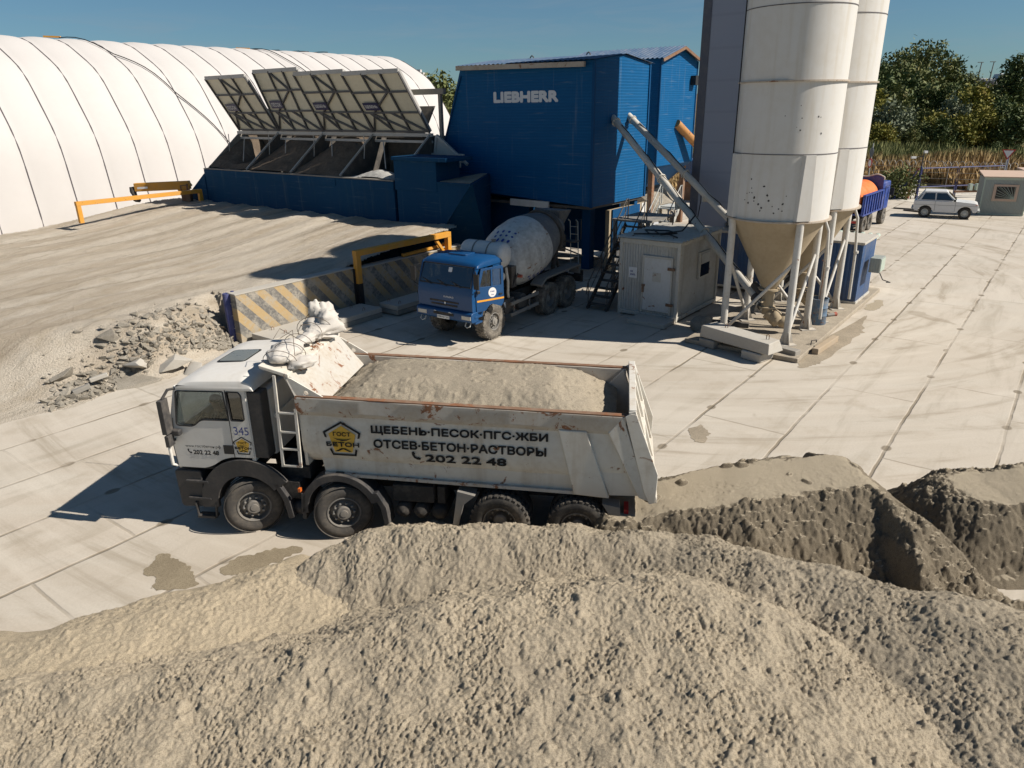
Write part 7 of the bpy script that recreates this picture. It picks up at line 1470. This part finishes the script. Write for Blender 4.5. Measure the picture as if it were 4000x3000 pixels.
mb = MB(); mb.tube([(0, 0, 0), (.05, 0, 1.3)], .10, 8); mb.tube([(.05, 0, 1.25), (.5, 0, 2.4)], .08, 8); obj('post', mb, M['red_post'], bo)
mb = MB(); q0 = YP(3478, 790, G(3545, 775).y-.3)-G(3545, 775); mb.tube([q0, (.55, 0, 2.35)], .06, 8); obj('boom', mb, M['blue_dark'], bo); mb = MB(); mb.box(q0.x-.3, q0.x+.2, q0.y-.15, q0.y+.15, q0.z-.3, q0.z+.15); obj('counterweight', mb, M['dark_steel'], bo)
rl = empty('guard_rail', G(3480, 745, 0), 0, 'pale two-bar pipe railing left of the boom barrier', 'railing'); o_ = G(3480, 745); mb = MB()
for v0, v1 in ((705, 706), (731, 722)): mb.tube([YP(3466, v0, o_.y)-o_, YP(3588, v1, o_.y+.5)-o_], .06, 8); mb.cut()
p_ = YP(3588, 735, o_.y+.5)-o_; mb.tube([(p_.x, p_.y, 0), (p_.x, p_.y, p_.z+.6)], .05, 8); mb.cut(); p_ = YP(3466, 735, o_.y)-o_; mb.tube([(p_.x, p_.y, 0), (p_.x, p_.y, p_.z+.6)], .05, 8); obj('rail', mb, M['mesh_rail'], rl)
def disc_sign(name, u, v, y, rad, label, tri=False, turn=0):
    c = YP(u, v, y); e = empty(name, Vector((c.x, c.y, 0)), turn, label, 'road sign'); return e, c.z
e, z = disc_sign('yield_sign', 3938, 602, 57, .4, 'white and red triangular yield sign on a pole above the gate cabins', turn=R(-32))
mb = MB(); mb.tube([(0, .06, 0), (0, .06, z+.3)], .04, 8); obj('pole', mb, M['mesh_rail'], e)
mb = MB(); s_ = .46; mb.prism(rpoly([(-s_, z+.33), (s_, z+.33), (0, z-.42)], .05, 3), 'y', 0, .02); pl = obj('sign_plate', mb, M['sign_red'], e); mb = MB(); s_ = .33; mb.prism([(-s_, z+.255), (s_, z+.255), (0, z-.28)], 'y', -.012, -.003); obj('sign_face', mb, M['sign_white'], pl)
e, z = disc_sign('round_sign', 3398, 637, 56, .3, 'two tall narrow-looking round signs edge-on on one pole behind the silos', turn=R(-92))
mb = MB(); mb.tube([(0, .05, 0), (.0, .05, z+1.4)], .035, 8); obj('pole', mb, M['mesh_rail'], e)
mb = MB(); mb.lathe([(0, 0), (.34, 0), (.34, .02), (0, .02)], 24, 'y', (0, 0, z)); pl = obj('sign_plate', mb, M['sign_red'], e); mb = MB(); mb.lathe([(0, -.004), (.24, -.004), (.24, -.012), (0, -.012)], 24, 'y', (0, 0, z)); obj('sign_face', mb, M['sign_white'], pl)
mb = MB(); mb.lathe([(0, 0), (.34, 0), (.34, .02), (0, .02)], 24, 'y', (0, 0, z+.78)); obj('sign_plate', mb, M['tail_grey'], e)
e = empty('steel_ladder', W(68.2, 5.0, 0), R(-30), 'thin grey ladder standing up behind the gate cabin under the yield sign', 'ladder'); mb = MB()
for x in (-.2, .25): mb.tube([(x, 0, 0), (x, 0, 3.2)], .025, 6)
for k in range(9): mb.tube([(-.2, 0, .3+k*.33), (.25, 0, .3+k*.33)], .02, 6)
obj('rails', mb, M['mesh_rail'], e)
for k, (u, v) in enumerate(((3500, 826), (3540, 832))):
    A = G(u-10, 815+8*k); B = G(3590+6*k, 822+8*k); o = empty('steel_rail', (A+B)/2, math.atan2(B.y-A.y, B.x-A.x), ('farther', 'nearer')[k]+' thin dark rail lying on the slabs left of the small white car', 'rail', 'rails on the slabs'); mb = MB(); l_ = (B-A).length/2; mb.box(-l_, l_, -.06, .06, 0, .1); obj('body', mb, M['dark_steel'], o)
o = empty('drawbar', G(3790, 772), 0, 'rusty drawbar frame with pale boxes lying behind the small white car', 'frame'); mb = MB(); mb.beam((-1.4, 0, .5), (1.0, 0, .5), .16); mb.beam((.8, 0, 0), (.8, 0, 1.0), .2); obj('beam', mb, M['rust'], o); mb = MB()
for x in (-.3, .25): mb.box(x, x+.25, -.15, .15, .59, 1.1); mb.cut()
obj('box', mb, M['cabin_trim'], o)
# barbed fence running behind the gate
fe = empty('barbed_fence', W(71, 8, 0), 0, 'thin wire fence with curled barbed tops in front of the reeds', 'fence'); O = W(71, 8); fp0, fp1 = W(73.5, 24)-O, W(76, -14)-O
for k in range(14):
    c = fp0.lerp(fp1, k/13); mb = MB(); mb.tube([c, c+Vector((0, 0, 2.0)), c+Vector((.35, -.2, 2.45))], .03, 5); mb.tube([c+Vector((0, 0, 2.0)), c+Vector((-.35, .2, 2.45))], .03, 5); obj('post', mb, M['grey_steel'], fe)
mb = MB()
for h in (.6, 1.1, 1.6, 2.05): mb.tube([fp0+Vector((0, 0, h)), fp1+Vector((0, 0, h))], .012, 4); mb.cut()
obj('wire', mb, M['grey_steel'], fe)
mb = MB(); pts = []
for k in range(500): c = fp0.lerp(fp1, k/499); pts.append(c+Vector((.0, .22*math.cos(k*.9), 2.35+.22*math.sin(k*.9))))
mb.tube(pts, .014, 4); obj('razor_coil', mb, M['mesh_rail'], fe)
# far tower blocks on the skyline
def block_house(u0, u1, vt, vb, y, nx, nz, label):
    a = YP(u0, vb, y); b = YP(u1, vt, y); e = empty('apartment_block', Vector((a.x, a.y, a.z-25)), R(-14), label, 'apartment block', 'far apartment blocks'); w_ = b.x-a.x; h = b.z-a.z+25
    mb = MB(); mb.box(0, w_, 0, w_*.8, 0, h); mb.box(w_*.25, w_*.7, w_*.2, w_*.6, h, h+2.2); obj('wall', mb, M['far_wall'], e)
    mb = MB()
    for i in range(nx):
        for k in range(nz): x = w_*(i+.25)/nx; z = h-2-(k+.5)*3.1; mb.box(x, x+w_*.5/nx, -.06, -.002, z, z+1.6); mb.cut()
    obj('window', mb, M['far_window'], e); return e
M['far_wall'] = plain('far_pale_wall', (.46, .44, .43), .9); M['far_window'] = plain('far_grey_window', (.20, .22, .26), .6)
block_house(1608, 1655, 283, 330, 620, 6, 7, 'pale far apartment tower, tallest on the skyline behind the hangar')
block_house(1612, 1700, 318, 345, 640, 9, 3, 'long low far apartment block beneath the tall one')
# embankment road: lamp poles and parked cars on top of the hill
for u, vt, vb in ((3812, 245, 330), (3858, 243, 335)):
    P0 = YP(u, vb, 148); e = empty('lamp_pole', P0-Vector((0, 0, 1.5)), 0, ('left', 'right')[u > 3830]+' thin lamp pole on the hilltop road at the right', 'lamp pole', 'hilltop lamp poles'); hgt = YP(u, vt, 148).z-P0.z+1.5
    mb = MB(); mb.tube([(0, 0, 0), (.3, 0, hgt)], [.14, .08], 6); obj('pole', mb, M['grey_steel'], e); mb = MB(); mb.box(-.4, .6, -.12, .12, hgt, hgt+.12); obj('lamp_head', mb, M['grey_steel'], e)
for k, (u, dk) in enumerate(((3830, 1), (3862, 1), (3905, 0))):
    P0 = YP(u, 331, 150); e = empty('parked_car', P0-Vector((0, 0, .35)), R(10), ('left dark car on the hilltop road', 'right dark car on the hilltop road', 'white van on the hilltop road beside the dark tree')[k], ('car', 'car', 'van')[k], 'cars on the hilltop road')
    mt = M['far_dark'] = M.get('far_dark') or plain('dark_car_paint', (.03, .03, .04), .35); mt = mt if dk else M['car_white']; hh = 1.45 if dk else 2.3
    mb = MB(); mb.prism(rpoly([(-2.1, .35), (-2.1, .85), (-1.5, .95), (-.9, hh), (.8, hh), (1.4, .95), (2.1, .8), (2.1, .35)], .12, 3), 'y', -.85, .85); b_ = obj('body', mb, mt, e, bevel=.08)
    mb = MB(); mb.add([(-1.3, -.856, .98), (-.8, -.856, hh-.12), (.75, -.856, hh-.12), (1.2, -.856, .98)], [(0, 1, 2, 3)]); obj('side_window', mb, M['far_window'], e)
    for x in (-1.3, 1.3): wheel(e, x, -.75, .33, .2, -1, M['tyre'], M['mesh_rail'])
# ------------------------------------------------------------------ vegetation
def leafmat(name, cols, dry=None, sc=.35):
    m, t, b = newmat(name); N = NT(t); p = N.pos(); n1 = N.noise(p, sc, 4, .6); n2 = N.noise(p, sc*9, 2, .6)
    c = N.mix(N.ramp(n1, .35, .65), cols[0], cols[1]); c = N.mix(N.ramp(n2, .35, .7), c, cols[2])
    if dry: c = N.mix(N.ramp(N.noise(p, sc*1.6, 3, .6), .55, .72, 0, .8), c, dry)
    N.l(c, b.inputs['Base Color']); b.inputs['Roughness'].default_value = .7; b.inputs['Specular IOR Level'].default_value = .25; return m
M['leaf_dark'] = leafmat('dark_green_leaves', [(.045, .068, .02), (.12, .145, .045), (.07, .10, .03)])
M['leaf_olive'] = leafmat('olive_leaves', [(.08, .105, .032), (.18, .185, .06), (.115, .135, .05)], (.20, .15, .05))
M['leaf_yellow'] = leafmat('yellowing_leaves', [(.11, .12, .02), (.27, .23, .035), (.17, .165, .03)], (.28, .17, .045))
M['leaf_grey'] = leafmat('grey_green_leaves', [(.12, .145, .085), (.23, .255, .16), (.16, .185, .12)])
M['bark'] = plain('brown_bark', (.07, .05, .035), .95)
def crown_mesh(name, blobs, n, ls, mat, seed, droop=0.):
    rg = np.random.default_rng(seed); B = np.array(blobs); vol = B[:, 3]*B[:, 4]*B[:, 5]; pick = rg.choice(len(B), n, p=vol/vol.sum())
    d = rg.normal(size=(n, 3)); d /= np.linalg.norm(d, axis=1)[:, None]; r = rg.random(n)**.42
    c = B[pick, :3]+d*r[:, None]*B[pick, 3:6]
    # clumping: pull leaves together, drop those falling in noisy holes
    k = rg.choice(n, n//14); cl = c[k]; j = rg.integers(0, len(cl), n); c = np.where((rg.random(n) < .65)[:, None], cl[j]+rg.normal(size=(n, 3))*ls*1.5, c)
    u = rg.normal(size=(n, 3)); u[:, 2] -= droop; u /= np.linalg.norm(u, axis=1)[:, None]; w_ = np.cross(u, rg.normal(size=(n, 3))); w_ /= np.linalg.norm(w_, axis=1)[:, None]
    s = ls*(.6+.8*rg.random(n))[:, None]; v = np.stack([c-u*s, c+w_*s*.42, c+u*s, c-w_*s*.42], 1).reshape(-1, 3); f = np.arange(4*n).reshape(n, 4)
    me = bpy.data.meshes.new(name); me.vertices.add(len(v)); me.vertices.foreach_set('co', v.astype(np.float32).reshape(-1)); me.loops.add(4*n); me.loops.foreach_set('vertex_index', f.astype(np.int32).reshape(-1)); me.polygons.add(n); me.polygons.foreach_set('loop_start', np.arange(0, 4*n, 4, dtype=np.int32)); me.update(calc_edges=True); me.materials.append(mat)
    o = bpy.data.objects.new(name, me); COL.objects.link(o); return o
def tree(name, h, wd, mat, seed, n=2600, ls=.34, low=.25, droop=0, nb=9):
    rg = random.Random(seed); e = bpy.data.objects.new(name, None); COL.objects.link(e); bl_ = []; mb = MB(); top = h*.8
    mb.tube([(0, 0, -.6), (rg.uniform(-.1, .1)*wd, 0, h*.35), (rg.uniform(-.15, .15)*wd, rg.uniform(-.1, .1)*wd, top)], [.035*h, .022*h, .006*h], 8)
    for i in range(nb):
        f = i/(nb-1); z = h*(low+(1-low)*(.12+.80*f)); a = i*2.4+rg.uniform(-.5, .5); rr = wd*.5*(.62*math.sin(math.pi*(.25+.68*f)))*rg.uniform(.75, 1.15); r = wd*.22*rg.uniform(.8, 1.25)*(1-.25*f)
        c = (rr*math.cos(a), rr*math.sin(a), z); bl_.append((*c, r*1.15, r*1.15, r*.85)); mb.tube([(0, 0, z*.55), (c[0]*.6, c[1]*.6, z*.85), c], [.016*h, .009*h, .003*h], 5)
    bl_.append((0, 0, h*.62, wd*.2, wd*.2, h*.28))
    obj('trunk', mb, M['bark'], e, smooth=60); c = crown_mesh('crown', bl_, n, ls, mat, seed, droop); c.parent = e; return e
def put(e, u, y, vtop, label, grp, h0, cat='tree', rz=0, zb=None):
    p = YP(u, vtop, y); z = float(terr(np.array([p.x]), np.array([p.y]))[0]) if zb is None else zb; k = max(.15, (p.z-z)/h0)
    e.location = (p.x, p.y, z); e.scale = (k, k, k); e.rotation_euler = (0, 0, rz); return tag(e, label, cat, grp)
protos = {}
def spawn(key, fn, h0, *a, **kw):
    if key not in protos: protos[key] = fn(); return put(protos[key], *a, h0, **kw)
    return put(copy_tree(protos[key]), *a, h0, **kw)
GT = 'trees and bushes on the slope beyond the gate'
big = lambda: tree('broad_tree', 12, 13, M['leaf_olive'], 1, 5200, .34, .3, nb=13)
tall = lambda: tree('slender_tree', 12, 7, M['leaf_dark'], 2, 3200, .33, .25)
bushd = lambda: tree('dark_bush', 6, 7, M['leaf_dark'], 3, 2400, .30, .02)
bushy = lambda: tree('yellow_bush', 6, 7.5, M['leaf_yellow'], 4, 2600, .30, .02)
will = lambda: tree('grey_willow', 7, 6, M['leaf_grey'], 5, 2600, .30, .05, droop=.6)
olive = lambda: tree('olive_bush', 6, 7, M['leaf_olive'], 6, 2400, .30, .02)
spawn('big', big, 12, 3650, 132, 188, 'largest broad-crowned tree against the sky at the right', GT)
spawn('big', big, 12, 3520, 128, 218, 'second broad tree against the sky, left of the largest one', GT, rz=1.9)
spawn('tall', tall, 12, 3735, 134, 222, 'narrower tree closing the right side of the largest crown', GT, rz=.4)
spawn('tall', tall, 12, 3450, 122, 245, 'slender tree next to the rear silo edge', GT, rz=2.2)
spawn('tall', tall, 12, 3995, 112, 205, 'dark tall tree at the right edge of the photo', GT, rz=4.)
spawn('tall', tall, 12, 3965, 118, 280, 'lower dark tree just left of the tall one at the right edge', GT, rz=5.)
spawn('olive', olive, 6, 3795, 138, 290, 'small pale olive tree by the hilltop lamp poles', GT)
for i, (k, f, u, y, v, lb) in enumerate([('bushd', bushd, 3440, 112, 330, 'dark bush lowest beside the rear silo'), ('olive', olive, 3500, 110, 345, 'olive bush behind the grey willow'), ('bushd', bushd, 3570, 116, 320, 'dark bush under the largest crown'),
    ('olive', olive, 3640, 114, 338, 'olive bush under the middle of the largest crown'), ('bushd', bushd, 3710, 112, 352, 'dark bush in the middle of the slope'), ('will', will, 3725, 106, 372, 'grey-green bush in the middle of the slope'),
    ('bushy', bushy, 3800, 108, 345, 'yellowish bush below the lamp poles'), ('olive', olive, 3880, 112, 335, 'olive bush below the hilltop white van'), ('will', will, 3480, 100, 395, 'grey willow with pale foliage by the rear silo'), ('will', will, 3540, 101, 420, 'second grey willow right of the first'),
    ('bushy', bushy, 3410, 104, 370, 'yellowish bush against the rear silo'), ('bushy', bushy, 3660, 99, 445, 'yellow-green bush above the reeds, left of the dark hollow'), ('bushd', bushd, 3690, 97, 470, 'dark hollow bush just above the reeds'), ('bushy', bushy, 3770, 97, 455, 'brightest yellow bush above the reeds'),
    ('bushy', bushy, 3850, 98, 425, 'tall yellow bush near the right dark trees'), ('bushd', bushd, 3930, 100, 400, 'dark bush below the right dark trees'), ('bushd', bushd, 3985, 96, 430, 'dark bush lowest at the right edge'), ('olive', olive, 3610, 98, 480, 'low olive bush at the reed edge'), ('bushd', bushd, 3895, 90, 560, 'low dark bush left of the yield sign'), ('bushd', bushd, 3975, 90, 570, 'low dark bush right of the yield sign'),
    ('bushy', bushy, 2692, 108, 560, 'small yellow bush in the gap left of the lilac tower'), ('olive', olive, 2650, 112, 590, 'small olive bush in the gap behind the second plant')]):
    spawn(k, f, {'bushd': 6, 'bushy': 6, 'olive': 6, 'will': 7}[k], u, y, v, lb, GT, cat='bush', rz=i*1.3)
spawn('olive2', lambda: tree('leafy_tree', 9, 8, M['leaf_olive'], 8, 4200, .3, .1, nb=12), 9, 1722, 96, 292, 'leafy olive tree between the hangar and the blue plant', 'trees behind the hangar')
spawn('olive2', None, 9, 1655, 110, 308, 'smaller tree left of the leafy one behind the hangar', 'trees behind the hangar', rz=2.)
spawn('olive2', None, 9, 1775, 92, 345, 'tree right of the leafy one, cut off by the blue plant', 'trees behind the hangar', rz=4.)
nth = ('first', 'second', 'third', 'fourth', 'fifth', 'sixth', 'seventh', 'eighth', 'ninth', 'tenth', 'eleventh', 'twelfth')
rgv = random.Random(21)
for row, (y, v0, dv, z_) in enumerate(((121, 372, 18, 'top'), (109, 425, 20, 'middle'), (99, 500, 18, 'lowest'))):
    for i in range(12):
        u = 3395+i*55+rgv.uniform(-14, 14); k = rgv.choice(('bushd', 'olive', 'olive', 'bushy', 'will') if row else ('bushd', 'bushd', 'olive'))
        lo = {'bushd': 'dark', 'olive': 'olive', 'bushy': 'yellowish', 'will': 'grey-green'}[k]
        spawn(k, None, {'bushd': 6, 'bushy': 6, 'olive': 6, 'will': 7}[k], u, y+rgv.uniform(-3, 3), v0+rgv.uniform(-dv, dv), '%s bush, %s from the left in the %s thicket row beyond the reeds' % (lo, nth[i], z_), GT, cat='bush', rz=rgv.uniform(0, 6))
p = G(3525, 778); e = bushg = tree('green_bush', 2.2, 4.2, M['leaf_olive'], 9, 2200, .14, .0); e.location = (p.x, p.y+1.0, 0); tag(e, 'low green bush under the pipe railing left of the boom barrier', 'bush')
# reeds: uncountable blades, one object
rg = np.random.default_rng(12); n = 42000; an = np.radians(rg.uniform(12, 42, n)); r = rg.uniform(70, 100, n); x = r*np.sin(an); y = r*np.cos(an); z = terr(x, y)
sx_ = x*ca+y*sa; tx_ = -x*sa+y*ca; keep = (sx_ > 77.5+1.5*np.sin(tx_*.7)) | (tx_ > 16); x, y, z, r = x[keep], y[keep], z[keep], r[keep]; n = len(x)
hgt = (1.3+1.1*rg.random(n))*(.75+.45*perlin(x/7, y/7, 4))*(.55+.55*sstep(72, 84, r)); wd = .05+.06*rg.random(n); a = rg.uniform(0, 6.28, n); ln = rg.normal(0, .22, n); la = rg.uniform(0, 6.28, n)
v = np.stack([np.stack([x-wd*np.cos(a), y-wd*np.sin(a), z-.1], 1), np.stack([x+wd*np.cos(a), y+wd*np.sin(a), z-.1], 1), np.stack([x+wd*.9*np.cos(a)+ln*.5*np.cos(la), y+wd*.9*np.sin(a)+ln*.5*np.sin(la), z+hgt*.65], 1), np.stack([x+ln*1.3*np.cos(la), y+ln*1.3*np.sin(la), z+hgt], 1)], 1).reshape(-1, 3)
f = np.arange(4*n).reshape(n, 4); me = bpy.data.meshes.new('reeds'); me.vertices.add(4*n); me.vertices.foreach_set('co', v.astype(np.float32).reshape(-1)); me.loops.add(4*n); me.loops.foreach_set('vertex_index', f.astype(np.int32).reshape(-1)); me.polygons.add(n); me.polygons.foreach_set('loop_start', np.arange(0, 4*n, 4, dtype=np.int32)); me.update(calc_edges=True)
def reedmat():
    m, t, b = newmat('dry_reeds'); N = NT(t); p = N.pos(); sx = N.n('ShaderNodeSeparateXYZ'); N.l(p, sx.inputs[0]); n1 = N.noise(p, .09, 4, .6); n2 = N.noise(p, 1.1, 3, .6)
    ds = N.math('SQRT', N.math('ADD', N.math('MULTIPLY', sx.outputs['X'], sx.outputs['X']), N.math('MULTIPLY', sx.outputs['Y'], sx.outputs['Y'])))
    f = N.ramp(N.math('ADD', ds, N.math('MULTIPLY', N.math('SUBTRACT', n1, .5), 34)), 82, 93)
    dry = N.mix(n2, (.29, .185, .08), (.40, .28, .125)); grn = N.mix(n2, (.13, .145, .045), (.20, .20, .075)); N.l(N.mix(f, dry, grn), b.inputs['Base Color']); b.inputs['Roughness'].default_value = .9; return m
M['reed'] = reedmat(); me.materials.append(M['reed']); o = bpy.data.objects.new('reeds', me); COL.objects.link(o); tag(o, 'field of dry orange and green reeds beyond the gate', 'reeds', kind='stuff')
